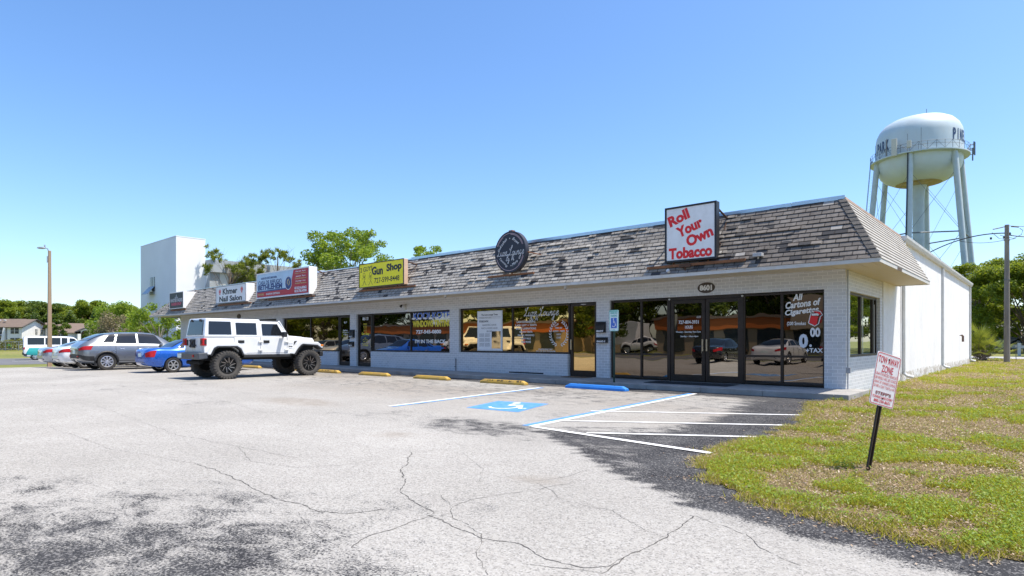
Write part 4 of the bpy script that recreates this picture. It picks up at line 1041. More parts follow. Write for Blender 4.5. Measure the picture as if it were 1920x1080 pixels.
camera_dome(front(1060, 15.4), 15.40, EZ0, 'white dome camera under the eaves right of the round sign')
t = thing('roof_spotlight', 'grey spotlight box at the right end of the tobacco sign beam', 'lamp', (front(1424, 15.42), 15.30, 3.36))
MB().box(-.12, .10, -.03, .14, .05, .14).build('housing', mat('spot_grey', (.42, .42, .42), .5), t, bevel=.01); MB().tube([(0, .05, .05), (-.05, .16, -.02)], .02, 6).build('arm', fascia_m, t)
t = thing('roof_spotlight', 'white and rusty flood light on the shingles under the tobacco sign', 'lamp', (front(1286, 15.35), 15.28, 3.17))
MB().box(-.16, .16, -.02, .07, .13, .20).build('housing', rust2, t, bevel=.008); MB().tube([(0, .03, .13), (0, .05, .0)], .022, 6).build('arm', rust2, t)
m = MB().lathe([(0, 0), (.04, 0), (.05, .09), (0, .09)], 12).xf(Matrix.Translation((-.45, -.02, .03))@Matrix.Rotation(1.1, 4, 'X')); m.build('lamp_head', fascia_m, t, smooth=True)
# ---- door mat
t = thing('door_mat', 'flat black rubber mat on the walkway before the double doors', 'mat', (-7.45, 15.72, WALK_Z+.004))
m = MB(); m.box(-1.2, 1.2, -.42, .42, 0, .010); m.build('rubber_sheet', mat('rubber_mat', (.03, .03, .032), .85, 0, .3, 12), t, bevel=.004)
m = MB()
for k in range(11): m.box(-1.14, 1.14, -.38+.073*k, -.35+.073*k, .010, .0135)
m.build('rib', mat('rubber_mat', (.03, .03, .032)), t)
tag(MB().box(-.45, .45, -.25, .25, 0, .012).build('coir_mat', mat('coir', (.17, .10, .055), .95, 0, .3, 30, .4), loc=(-11.55, 16.10, WALK_Z+.004)), 'small brown coir mat in front of the gold glass door', 'mat')
# ---- wheel stops
stop_y = mat('stop_yellow', (.54, .33, .035), .75, 0, .15, 2.5, .2, dirt=((.30, .21, .10), .8, 3.5)); stop_b = mat('stop_blue', (.025, .20, .62), .6, 0, .08, 2, .1)
scuff = mat('scuff_black', (.03, .028, .025), .9)
def wheel_stop(x0, x1, y, m, label, rz=0.0, group='parking wheel stops along the walkway', scuffs=0, seed=1):
    w = x1-x0; h = .125
    t = thing('wheel_stop', label, 'wheel stop', ((x0+x1)/2, y, 0), rz, group)
    prof = [(-.105, 0), (.105, 0), (.095, .06), (.055, h), (-.055, h), (-.095, .06)]
    mb = MB(); a = w/2
    rings = [(-a, .45, .55), (-a+.13, 1, 1), (a-.13, 1, 1), (a, .45, .55)]
    for x, sy, sz in rings: mb.v += [(x, p[0]*(1 if p[1] < .01 else (.9 if sz < 1 else 1)), p[1]*(sz if p[1] > .07 else 1)) for p in prof]
    n = 6
    for i in range(3):
        for k in range(n): mb.f.append((i*n+k, i*n+(k+1) % n, (i+1)*n+(k+1) % n, (i+1)*n+k))
    mb.f.append(tuple(range(n))); mb.f.append(tuple(range(3*n, 4*n))[::-1])
    mb.build('block', m, t, bevel=.012)
    r = random.Random(seed); mb = MB()
    for k in (-.6, .6): mb.lathe([(0, h+.003), (.018, h+.003), (.018, h-.01)], 8, (k, 0, 0))
    for k in range(scuffs):
        x = r.uniform(-a*.7, a*.8); z0 = r.uniform(.075, .10); l = r.uniform(.02, .09)
        mb.add([(x, -.0935+.04*(z0-.06)/.09-.0, z0), (x+l, -.0935+.04*(z0-.06)/.09, z0), (x+l*.8, -.060, h-.006), (x+.01, -.060, h-.006)], [(0, 1, 2, 3)])
    mb.v = [(v[0], v[1]-.003, v[2]+.002) for v in mb.v]
    mb.build('rebar_pin', scuff, t)
YS = 13.62
wheel_stop(-13.42, -11.58, YS, stop_y, 'scuffed yellow wheel stop nearest the blue one', .0, scuffs=22, seed=2)
wheel_stop(-16.72, -14.95, YS, stop_y, 'yellow wheel stop below the white painted window lettering', -.01, seed=3)
wheel_stop(-20.05, -18.25, YS+.02, stop_y, 'yellow wheel stop in front of the gun shop windows', .01, seed=4)
wheel_stop(-23.35, -21.50, YS, stop_y, 'yellow wheel stop just ahead of the white off-roader front tyre', 0, scuffs=8, seed=5)
wheel_stop(-26.8, -24.95, YS, stop_y, 'yellow wheel stop seen under the belly of the white off-roader', .01, seed=6)
wheel_stop(-30.1, -28.3, YS, stop_y, 'yellow wheel stop ahead of the blue sedan', 0, seed=7)
wheel_stop(-10.18, -8.22, 13.72, stop_b, 'bright blue wheel stop in front of the reserved parking post', -.02)
# ---- reserved parking sign
sgreen = mat('sign_green', (.05, .42, .34), .4, 0, .05); postg = mat('green_post', (.055, .10, .075), .6, .3, .25, 6)
t = thing('parking_sign', 'green and white reserved parking sign with a wheelchair symbol on a green post', 'sign', (-9.30, 14.80, WALK_Z), -.10)
m = MB(); m.prism([(-.032, -.012), (-.018, -.012), (-.012, .016), (.012, .016), (.018, -.012), (.032, -.012), (.032, -.008), (.022, -.006), (.014, .022), (-.014, .022), (-.022, -.006), (-.032, -.008)], 0, 2.02, 'Z'); m.build('post', postg, t)
def round_rect(w, h, r, n=5):
    out = []
    for cx_, cz_, a0 in ((w/2-r, h/2-r, 0), (-w/2+r, h/2-r, PI/2), (-w/2+r, -h/2+r, PI), (w/2-r, -h/2+r, 3*PI/2)):
        out += [(cx_+r*math.cos(a0+PI/2*k/n), cz_+r*math.sin(a0+PI/2*k/n)) for k in range(n+1)]
    return out
m = MB().prism(round_rect(.335, .60, .04), -.018, -.014, 'Y'); m.xf(Matrix.Translation((0, 0, 1.76))); pl = m.build('sign_plate', mat('plate_white', (.70, .80, .78), .4), t)
L = Letters(); P = round_rect(.32, .585, .035); 
L.stroke(P, .010, True); L.text('RESERVED', 0, .215, .24, .052, .02); L.text('PARKING', 0, .135, .22, .052, .02); L.poly([(p[0], p[1]) for p in [(-.15, .275), (.15, .275), (.15, .255), (-.15, .255)]]); L.stroke([(-.04, -.265), (.04, -.265)], .012); L.build(sgreen, t, -.022, oz=1.76)
L = Letters(); L.rect(-.105, .105, -.215, .075); L.build(blue_v, t, -.021, 'symbol_field', oz=1.76)
L = Letters(); L.arc(-.005, -.12, .055, -2.7, .5, .016); L.stroke([(-.012, .01), (-.008, -.06), (.045, -.06), (.07, -.15)], .02); L.stroke([(-.01, -.02), (.045, -.02)], .014); L.ell(-.012, .042, .019, .019, 14); L.build(white_v, t, -.024, 'wheelchair_symbol', oz=1.76)
# ---- leaning tow-away sign in the lawn
B0 = Vector((*gp(1630, 884), 0)); R3 = Vector((*RT, 0)); F3 = Vector((*FW, 0)); U3 = Vector((0, 0, 1))
u = (R3*.321-U3*.083+F3*.141).normalized(); v = (R3*.116+U3*.516+F3*.04); v = (v-u*v.dot(u)).normalized(); nrm_ = u.cross(v).normalized()
t = thing('tow_sign', 'leaning red and white tow away zone sign on a brown post in the lawn', 'sign', B0)
M3 = Matrix((u, -nrm_*-1, v)).transposed()  # columns: width, back, up
M3 = Matrix(((u.x, -nrm_.x, v.x), (u.y, -nrm_.y, v.y), (u.z, -nrm_.z, v.z)))
t.rotation_mode = 'QUATERNION'; t.rotation_quaternion = M3.to_quaternion()
m = MB(); m.prism([(-.026, .004), (-.016, .004), (-.010, .028), (.010, .028), (.016, .004), (.026, .004), (.026, .009), (.019, .010), (.013, .034), (-.013, .034), (-.019, .010), (-.026, .009)], -.25, 1.16, 'Z'); m.build('post', mat('brown_post', (.075, .052, .033), .6, .5, .3, 8), t)
pw, ph = .368, .535; zc = .665+ph/2
m = MB().prism(round_rect(pw, ph, .03), -.002, .002, 'Y'); m.xf(Matrix.Translation((0, 0, zc))); m.build('sign_plate', mat('tow_white', (.80, .76, .76), .4, 0, .05, 6, dirt=((.62, .50, .48), .4, 5)), t)
tow_red = mat('tow_red', (.56, .03, .05), .45, 0, .1, 8)
L = Letters(); L.stroke(round_rect(pw-.022, ph-.022, .024), .007, True)
L.text('TOW AWAY', 0, .195, .315, .072, .015); L.text('ZONE', 0, .107, .175, .072, .015)
for k, s in enumerate(['UNAUTHORIZED VEHICLES', 'OR VESSELS WILL BE TOWED', "AWAY AT OWNER'S EXPENSE", '24 HRS A DAY 7 DAYS A WK']): L.text(s, 0, .047-.041*k, .325, .029, .0)
L.text('TOWING & RECOVERY', 0, -.183, .31, .026, .02); L.text('800-330-8651', 0, -.222, .25, .03, .02); L.build(tow_red, t, -.004, oz=zc)
L = Letters(); L.text("STEPP'S", 0, -.142, .24, .033, .035); L.build(mat('maroon_vinyl', (.20, .03, .04), .5), t, -.004, 'company_lettering', oz=zc)
m = MB()
for z in (.21, -.19): m.lathe([(0, -.007), (.008, -.006), (.010, -.002), (0, -.002)], 8, (0, 0, zc+z), 'Y')
m.build('bolt', scuff, t)
# ================================================================== vehicles
def cglass(name, c=(.012, .014, .017)):
    return mat(name, c, .02, 0, .0, 2, 0, .6)
car_glass = cglass('tinted_car_glass'); tyre_m = mat('tyre_rubber', (.022, .021, .020), .85, 0, .3, 18, .3, dirt=((.10, .085, .07), .5, 6))
alloy = mat('alloy_silver', (.62, .63, .65), .3, .85, .05); dark_trim = mat('black_plastic', (.022, .023, .025), .55, 0, .15, 10); chrome = mat('chrome_trim', (.75, .76, .78), .12, 1.0, .02)
lamp_red = mat('lamp_red', (.42, .012, .016), .3, 0, .15, 9, 0, .3); lamp_white = mat('lamp_clear', (.62, .64, .66), .1, .3, .05, 6, 0, .5, 1.0); lamp_amber = mat('lamp_amber', (.75, .22, .02), .2, 0, .05, 6, 0, .5, 1.0)
plate_m = mat('plate_white', (.70, .72, .70), .4)
under_m = mat('underbody', (.012, .012, .012), .9)
def pchip(xs, ys, x):
    xs = np.asarray(xs, float); ys = np.asarray(ys, float); h = np.diff(xs); d = np.diff(ys)/h
    m = np.zeros(len(xs)); m[0] = d[0]; m[-1] = d[-1]
    for i in range(1, len(xs)-1):
        if d[i-1]*d[i] > 0: w1 = 2*h[i]+h[i-1]; w2 = h[i]+2*h[i-1]; m[i] = (w1+w2)/(w1/d[i-1]+w2/d[i])
    i = int(np.clip(np.searchsorted(xs, x)-1, 0, len(h)-1)); t = (x-xs[i])/h[i]
    return ys[i]*(2*t**3-3*t*t+1)+h[i]*m[i]*(t**3-2*t*t+t)+ys[i+1]*(-2*t**3+3*t*t)+h[i]*m[i+1]*(t**3-t*t)
class Shell:
    """car body surface from cross-sections along its length (y = 0 at the rear bumper)"""
    def __init__(s, st, L): s.st = np.array(st, float); s.L = L
    def par(s, y): return [pchip(s.st[:, 0], s.st[:, k], y) for k in range(1, 6)]
    def ring(s, y):
        zb, zs, zt, w, wt = s.par(y); g = min(1.0, max(.0, (zt-zs)/.40)); q = zt-zs
        return [(0, zb), (.86*w, zb), (.965*w, zb+.07), (w, zb+.45*(zs-zb)), (.992*w, zb+.72*(zs-zb)), (.965*w, zs-.015), (.945*w, zs+.012),
                (wt+.045*g, zt-.16*q), (wt-.03, zt-.05*q), (wt*.72, zt-.012*q), (wt*.38, zt), (0, zt+.004)]
    def P(s, y, r, off=0.0):
        R = s.ring(y); i = int(min(len(R)-2, max(0, math.floor(r)))); t = r-i
        x = R[i][0]*(1-t)+R[i+1][0]*t; z = R[i][1]*(1-t)+R[i+1][1]*t
        if off:
            dx, dz = R[i+1][0]-R[i][0], R[i+1][1]-R[i][1]; L = math.hypot(dx, dz)+1e-9
            e = .02; R2 = s.ring(min(s.L, y+e)); R1 = s.ring(max(0, y-e)); den = min(s.L, y+e)-max(0, y-e)
            tx = ((R2[i][0]*(1-t)+R2[i+1][0]*t)-(R1[i][0]*(1-t)+R1[i+1][0]*t))/den; tz = ((R2[i][1]*(1-t)+R2[i+1][1]*t)-(R1[i][1]*(1-t)+R1[i+1][1]*t))/den
            a = Vector((dx, 0, dz)).normalized(); b = Vector((tx, 1, tz)).normalized(); n = b.cross(a).normalized()
            if n.x*1.0+n.z*.3 < 0 and dz > .0: n = -n
            elif n.z < 0 and abs(dz) <= .0: n = -n
            if n.x < 0 and abs(n.x) > abs(n.z): n = -n
            if n.z < 0 and abs(n.z) > abs(n.x): n = -n
            return Vector((x, y, z))+n*off
        return Vector((x, y, z))
    def body(s, cuts, n=64):
        mb = MB(); ys = [s.L*(.5-.5*math.cos(PI*k/n))*.35+s.L*k/n*.65 for k in range(n+1)]; m = len(s.ring(0)); full = 2*m-2
        for y in ys:
            R = s.ring(y); mb.v += [(p[0], y, p[1]) for p in R]+[(-p[0], y, p[1]) for p in R[-2:0:-1]]
        for i in range(n):
            for k in range(full): mb.f.append((i*full+k, (i+1)*full+k, (i+1)*full+(k+1) % full, i*full+(k+1) % full))
        mb.f.append(tuple(range(full))); mb.f.append(tuple(n*full+k for k in range(full))[::-1])
        o = mb.build('tmp', None)
        tmp = []
        for (y, z, r, w) in cuts:
            for sx in (-1, 1):
                c = MB().lathe([(r, min(sx*(w-.30), sx*(w+.3))), (r, max(sx*(w-.30), sx*(w+.3)))], 28, (0, y, z), 'X').build('cut', None); tmp.append(c)
                md = o.modifiers.new('b', 'BOOLEAN'); md.operation = 'DIFFERENCE'; md.object = c; md.solver = 'EXACT'
        dg = bpy.context.evaluated_depsgraph_get(); dg.update()
        me = bpy.data.meshes.new_from_object(o.evaluated_get(dg))
        for c in tmp+[o]: bpy.data.objects.remove(c)
        return me
    def side(s, y0b, y1b, y0t, y1t, r0, r1, off=.006, n=10, m=4, sides=(1, -1)):
        mb = MB()
        for sx in sides:
            o = len(mb.v)
            for j in range(m+1):
                v = j/m; a = y0b+(y0t-y0b)*v; b = y1b+(y1t-y1b)*v
                for i in range(n+1):
                    p = s.P(a+(b-a)*i/n, r0+(r1-r0)*v, off); mb.v.append((sx*p.x, p.y, p.z))
            for j in range(m):
                for i in range(n):
                    q = (o+j*(n+1)+i, o+j*(n+1)+i+1, o+(j+1)*(n+1)+i+1, o+(j+1)*(n+1)+i); mb.f.append(q if sx > 0 else q[::-1])
        return mb
    def screen(s, y0, y1, r0, r0t, off=.006, n=8, m=10):
        """window across the car between y0 and y1"""
        mb = MB()
        for j in range(m+1):
            y = y0+(y1-y0)*j/m; ra = r0+(r0t-r0)*j/m
            row = [s.P(y, ra+(11-ra)*i/n, off) for i in range(n+1)]
            mb.v += [(p.x, p.y, p.z) for p in row]+[(-p.x, p.y, p.z) for p in row[-2::-1]]
        w = 2*n+1
        for j in range(m):
            for i in range(w-1): mb.f.append((j*w+i, j*w+i+1, (j+1)*w+i+1, (j+1)*w+i))
        return mb
_W = {}
def wheel(parent, x, y, r, wd, key, rim_m, style=('spoke', 5), name='wheel'):
    k = (r, wd, key)
    if k not in _W:
        rr = r*.66; h = wd/2
        ty = MB().lathe([(rr, -h*.86), (r*.80, -h), (r*.93, -h*.96), (r*.99, -h*.72), (r, -h*.4), (r, h*.4), (r*.99, h*.72), (r*.93, h*.96), (r*.80, h), (rr, h*.86), (rr*.97, h*.5), (rr*.97, -h*.5)], 40, (0, 0, r), 'X', True)
        m = MB(); m.lathe([(rr*.99, h*.86), (rr*.93, h*.90), (rr*.86, h*.72), (rr*.86, -h*.5), (rr*.99, -h*.5)], 36, (0, 0, r), 'X', cap=False); m.lathe([(0, h*.84), (rr*.20, h*.82), (rr*.24, h*.66), (0, h*.6)], 18, (0, 0, r), 'X')
        ns = style[1]
        for q in range(ns):
            for da, wa, wb in ({'spoke': ((0, .20, .16),), 'double': ((-.16, .09, .07), (.16, .09, .07)), 'slant': ((.22, .15, .22),), 'mesh': ((-.17, .06, .05), (.17, .06, .05))}[style[0]]):
                a0 = 2*PI*q/ns; a1 = a0+da*1.0
                if style[0] == 'mesh': a0 -= da*.6
                p0 = Vector((0, math.cos(a0), math.sin(a0)))*rr*.18; p1 = Vector((0, math.cos(a1), math.sin(a1)))*rr*.93
                d = (p1-p0).normalized(); q_ = Vector((0, -d.z, d.y))
                b = [p0-q_*rr*wa*.5, p1-q_*rr*wb*.5*1.4, p1+q_*rr*wb*.5*1.4, p0+q_*rr*wa*.5]
                m.hexa([(h*.50, v.y, v.z+r) for v in b], [(h*(.80 if i in (0, 3) else .86), v.y, v.z+r) for i, v in enumerate(b)])
        dk = MB().lathe([(0, h*.30), (rr*.9, h*.30), (rr*.9, h*.25), (0, h*.25)], 24, (0, 0, r), 'X')
        def me(b, nm):
            M = b.mesh(nm); bm = bmesh.new(); bm.from_mesh(M); bmesh.ops.recalc_face_normals(bm, faces=bm.faces); bm.to_mesh(M); bm.free(); return M
        _W[k] = (me(ty, 'tyre'), me(m, 'rim'), me(dk, 'brake_disc'))
    a, b, c = _W[k]
    w = link(name, a, tyre_m, parent, True, loc=(x, y, 0)); 
    if x < 0: w.rotation_euler = (0, 0, PI)
    link('rim', b, rim_m, w, True); link('brake_disc', c, under_m, w)
    return w
def car(name, label, cat, spec, paint_m, loc, rz, group=None, rim=None, glass=None):
    t = thing(name, label, cat, loc, rz, group); L = spec['L']; S = Shell(spec['st'], L); hw = spec['hw']
    wr, wy, wd = spec['wheel']; cg = glass or car_glass
    key = spec['id']
    me = S.body([(y, wr, wr*1.16, hw) for y in wy]); link('body', me, paint_m, t, True)
    for y in wy:
        for sx in (1, -1): wheel(t, sx*(hw-wd/2-.015), y, wr, wd, key, rim or alloy, spec.get('rim', ('spoke', 6)))
    for w in spec['win']:
        for sx in (1, -1): S.side(*w, sides=(sx,)).build('side_window', cg, t, smooth=True, fix=False)
    for w in spec['scr']: S.screen(*w[:6]).build(w[6] if len(w) > 6 else 'windscreen', cg, t, smooth=True, fix=False)
    for (a, m) in spec.get('patch', []):
        S.side(*a[1:]).build(a[0], m or paint_m, t, smooth=True, fix=False)
    zl, zh, xi, xo = spec['tail']
    for sx in (1, -1):
        S.side(.018, spec['taily'], .018, spec['taily']+.09, spec['tailr'][0], spec['tailr'][1], .010, sides=(sx,)).build('tail_lamp', lamp_red, t, smooth=True, fix=False)
    m = MB(); m.box(-.17, .17, -.014, .01, spec['plate'], spec['plate']+.15); m.build('number_plate', plate_m, t)
    def wrap(name, y1, r0, r1, m_, off):
        g = S.side(0, y1, 0, y1, r0, r1, off, 14, 3); p = [S.P(0, r0+(r1-r0)*j/3, off) for j in range(4)]; o = len(g.v)
        for q in p: g.v += [(q.x, -off, q.z), (-q.x, -off, q.z)]
        for j in range(3): g.f.append((o+2*j, o+2*j+2, o+2*j+3, o+2*j+1)[::-1])
        return g.build(name, m_, t, smooth=True, fix=False)
    wrap('rear_bumper', spec['by'], *spec['br'], spec.get('bump_m') or paint_m, .022)
    wrap('lower_valance', .40, .7, 1.5, dark_trim, .024)
    m = MB(); m.box(-hw*.66, hw*.66, .7, L-.5, spec['st'][3][1]-.02, spec['st'][3][1]+.14); m.build('underbody', under_m, t)
    m = MB()
    for y, z in spec['handle']:
        for sx in (1, -1):
            x = S.P(y, 5.0).x; m.box(min(sx*(x-.03), sx*(x+.022)), max(sx*(x-.03), sx*(x+.022)), y-.09, y+.09, z-.015, z+.015); m.build('door_handle', chrome, t, bevel=.006); m = MB()
    ym, zm = spec['mirror']
    for sx in (1, -1):
        x = S.P(ym, 6.2).x; m = MB(); m.lathe([(0, -.06), (.06, -.05), (.095, .0), (.085, .05), (0, .06)], 14, (0, 0, 0), 'Y').xf(Matrix.Translation((sx*(x+.12), ym, zm))@Matrix.Diagonal((1.15, 1, .75, 1))); m.build('wing_mirror', paint_m, t, smooth=True)
        m = MB()
    # head lamps and front grille (seen only in the shop windows)
    for sx in (1, -1): S.side(L-.42, L-.02, L-.36, L-.03, 4.3, 5.0, .010, sides=(sx,)).build('head_lamp', lamp_white, t, fix=False)
    zf = S.par(L)[0]; m = MB(); m.box(-.38, .38, L-.01, L+.012, spec['st'][-1][1]+.10, spec['st'][-1][2]-.03); m.build('grille', dark_trim, t)
    # door seams
    m = MB()
    for y in spec.get('seam', []):
        for sx in (1, -1):
            pts = [S.P(y, r, .003) for r in (2.2, 3, 3.6, 4, 4.6, 5, 5.8)]; m.tube([(sx*p.x, p.y, p.z) for p in pts], .006, 4)
    if m.v: m.build('door_seam', under_m, t)
    return t
# columns: y, z_bottom, z_belt, z_top, half width, half width at roof
SEDAN_A = dict(id='a', L=4.50, hw=.855, wheel=(.315, (.98, 3.52), .20), rim=('spoke', 6), st=[
 (0, .42, .80, .88, .50, .42), (.05, .36, .86, .94, .665, .56), (.14, .30, .91, .99, .785, .64), (.45, .25, .945, 1.035, .845, .68), (.92, .23, .935, 1.05, .855, .66), (1.25, .23, .93, 1.23, .855, .60), (1.62, .22, .925, 1.375, .855, .565), (2.15, .22, .915, 1.42, .855, .575), (2.65, .22, .90, 1.385, .855, .57), (3.05, .22, .89, 1.16, .855, .63), (3.38, .23, .88, .985, .85, .66), (3.9, .25, .82, .90, .83, .64), (4.3, .28, .72, .79, .77, .58), (4.5, .36, .62, .66, .62, .45)],
 win=[(1.10, 1.42, 1.50, 1.62, 6.25, 7.35), (1.46, 2.13, 1.66, 2.13, 6.2, 7.35), (2.20, 3.02, 2.20, 2.70, 6.2, 7.35)], scr=[(.98, 1.55, 7.4, 7.9, .006, 8, 'rear_window'), (3.30, 2.68, 7.4, 7.9)],
 tail=(.68, .88, .46, .70), taily=.26, tailr=(3.5, 5.0), by=.55, br=(1.4, 3.0), plate=.66, bump=(.36, .60), handle=[(1.62, .80), (2.45, .79)], mirror=(2.98, .96), seam=(1.50, 2.16, 3.1))
SEDAN_B = dict(id='b', L=4.75, hw=.91, wheel=(.335, (.98, 3.80), .235), rim=('double', 5), st=[
 (0, .44, .82, .90, .52, .44), (.05, .37, .89, .96, .70, .58), (.14, .30, .945, 1.01, .835, .67), (.40, .25, .97, 1.055, .895, .70), (.80, .23, .965, 1.09, .91, .67), (1.20, .23, .955, 1.24, .91, .61), (1.75, .22, .945, 1.405, .91, .58), (2.35, .22, .93, 1.445, .91, .585), (2.85, .22, .92, 1.40, .91, .58), (3.30, .22, .91, 1.17, .91, .64), (3.62, .23, .90, 1.00, .90, .68), (4.15, .25, .84, .93, .88, .66), (4.55, .28, .74, .81, .80, .6), (4.75, .36, .62, .67, .66, .48)],
 win=[(1.05, 1.50, 1.62, 1.75, 6.25, 7.35), (1.55, 2.32, 1.80, 2.32, 6.2, 7.35), (2.39, 3.25, 2.39, 2.90, 6.2, 7.35)], scr=[(.86, 1.68, 7.4, 7.9, .006, 8, 'rear_window'), (3.55, 2.88, 7.4, 7.9)],
 tail=(.74, .86, .38, .72), taily=.40, tailr=(4.15, 5.1), by=.55, br=(1.4, 3.1), plate=.60, bump=(.38, .58), handle=[(1.72, .84), (2.62, .83)], mirror=(3.18, 1.0), seam=(1.62, 2.35, 3.35))
CUV = dict(id='c', L=4.95, hw=.985, wheel=(.385, (1.02, 4.0), .25), rim=('slant', 9), st=[
 (0, .54, .96, 1.05, .60, .50), (.05, .46, 1.03, 1.12, .79, .66), (.13, .38, 1.075, 1.19, .90, .72), (.30, .32, 1.10, 1.31, .965, .72), (.62, .30, 1.115, 1.50, .98, .69), (1.0, .29, 1.11, 1.645, .985, .675), (1.6, .28, 1.10, 1.71, .985, .68), (2.3, .28, 1.09, 1.73, .985, .685), (2.95, .28, 1.08, 1.69, .985, .67), (3.45, .28, 1.07, 1.44, .985, .70), (3.85, .29, 1.05, 1.18, .98, .76), (4.35, .31, 1.00, 1.09, .96, .76), (4.75, .36, .88, .96, .88, .68), (4.95, .45, .72, .78, .72, .52)],
 win=[(.85, 1.30, 1.22, 1.48, 6.3, 7.3), (1.36, 2.22, 1.52, 2.22, 6.2, 7.35), (2.30, 3.38, 2.30, 2.95, 6.2, 7.35)], scr=[(.34, .98, 7.4, 7.9, .006, 8, 'rear_window'), (3.78, 3.0, 7.4, 7.9)],
 tail=(.92, 1.04, .40, .80), taily=.40, tailr=(4.2, 5.2), by=.52, br=(1.0, 2.9), plate=.74, bump=(.40, .66), bump_m=dark_trim, handle=[(1.62, .96), (2.66, .95)], mirror=(3.22, 1.14), seam=(1.36, 2.26, 3.42),
 patch=[(('cladding', 1.50, 3.52, 1.50, 3.52, 1.1, 2.3, .006, 20, 3), dark_trim)])
VAN = dict(id='v', L=5.95, hw=1.02, wheel=(.36, (1.0, 4.70), .22), rim=('spoke', 8), st=[
 (0, .55, 1.35, 2.28, .90, .84), (.06, .42, 1.36, 2.44, .99, .86), (.25, .34, 1.37, 2.52, 1.015, .86), (1.2, .32, 1.37, 2.55, 1.02, .86), (3.2, .32, 1.37, 2.54, 1.02, .86), (4.2, .32, 1.36, 2.47, 1.02, .84), (4.6, .32, 1.34, 2.25, 1.02, .80), (5.05, .32, 1.28, 1.62, 1.01, .80), (5.3, .34, 1.22, 1.36, .99, .78), (5.7, .38, 1.08, 1.15, .92, .70), (5.95, .45, .92, .96, .78, .55)],
 win=[(.35, 1.75, .35, 1.75, 6.25, 7.0), (1.85, 3.15, 1.85, 3.15, 6.25, 7.0), (3.25, 3.75, 3.25, 3.75, 6.25, 7.0), (3.95, 4.95, 3.95, 4.45, 6.2, 7.1)], scr=[(5.22, 4.5, 7.4, 7.8)],
 tail=(1.05, 1.42, .72, .90), taily=.10, tailr=(4.0, 5.0), by=.3, br=(1.0, 2.6), plate=.80, bump=(.42, .70), bump_m=dark_trim, handle=[(3.55, 1.12), (3.95, 1.12)], mirror=(4.85, 1.40), seam=(3.2, 3.85, 4.95))
p_blue = paint('car_blue', (.012, .115, .52), .35, .28); p_grey = paint('car_grey', (.20, .215, .235), .6, .30); p_white = paint('car_white', (.76, .77, .78), 0, .3); p_silver = paint('car_silver', (.36, .40, .46), .6, .3); p_tan = paint('car_tan', (.30, .25, .19), .5, .3); p_black = paint('car_black', (.014, .014, .016), .3, .25); p_dblue = paint('car_navy', (.02, .03, .07), .3, .25)
def park(spec, rx, ry, head=0.0):
    """origin so that the middle of the rear bumper is at rx, ry, nose along +Y turned by head"""
    return (rx, ry, terrain(rx)), head
l, a = park(None, -28.05, 8.42, .02); car('parked_sedan', 'bright blue four door sedan parked beside the white off-roader', 'car', SEDAN_A, p_blue, l, a, 'cars parked nose in along the shops')
l, a = park(None, -32.75, 7.20, .02); g_ = car('parked_crossover', 'grey crossover with sloping rear glass parked left of the blue sedan', 'car', CUV, p_grey, l, a, 'cars parked nose in along the shops')
m = MB()
for y in (1.0, 4.0):
    for sx in (1, -1): m.tube([(sx*.975, y+.455*math.cos(w), .385+.455*math.sin(w)) for w in [PI*(-.12)+PI*1.24*k/16 for k in range(17)]], .045, 6)
m.build('wheel_arch_trim', dark_trim, g_, smooth=True)
m = MB(); m.box(-.50, .50, -.035, .02, .95, .975); m.build('chrome_strip', chrome, g_)
for sx in (1, -1): MB().box(min(sx*.46, sx*.66), max(sx*.46, sx*.66), -.03, .03, .60, .65).build('reflector', lamp_red, g_)
l, a = park(None, -35.45, 7.05, .02); w_ = car('parked_sedan', 'white sedan with slim red tail lamps parked between two grey cars', 'car', SEDAN_B, p_white, l, a, 'cars parked nose in along the shops')
l, a = park(None, -38.6, 7.05, .02); s_ = dup(w_, l, a, 'silver blue sedan at the far end of the row of parked cars')
for k in kids(s_):
    if k.name.startswith(('body', 'rear_bumper', 'wing_mirror')): k.data = k.data.copy(); k.data.materials[0] = p_silver
l, a = park(None, -44.2, 8.2, .02); s2 = dup(w_, l, a, 'dark navy sedan parked beyond the silver one')
for k in kids(s2):
    if k.name.startswith(('body', 'rear_bumper', 'wing_mirror')): k.data = k.data.copy(); k.data.materials[0] = p_dblue
teal = paint('van_teal', (.02, .42, .40), 0, .35)
x_, y_ = -81.5, 13.4
v_ = car('passenger_van', 'white and teal passenger van driving along the side road', 'van', VAN, p_white, (x_, y_, terrain(x_)-.03), -.12)
S = Shell(VAN['st'], VAN['L'])
S.side(.06, 5.4, .5, 4.6, 1.6, 4.75, .008, 30, 4).build('teal_stripe', teal, v_, smooth=True, fix=False)
m = MB(); m.box(-.70, .70, -.012, .05, 1.45, 2.05); m.build('rear_window', car_glass, v_); m = MB(); m.box(-.88, .88, -.010, .03, .72, 1.30); m.build('rear_panel', p_silver, v_)
# ---------------------------------------------------------------- lifted off-roader
jw = paint('offroad_white', (.74, .75, .75), 0, .3); jblack = mat('offroad_black', (.02, .021, .023), .5, 0, .2, 8)
J = thing('offroad_vehicle', 'white lifted four door off-roader with big mud tyres and black wheels', 'car', (-22.1, 10.55, 0), math.radians(1)); J.scale = (1.03, 1.03, 1.03)
hw = .78
def jb(mb, name, m, **k): return mb.build(name, m, J, **k)
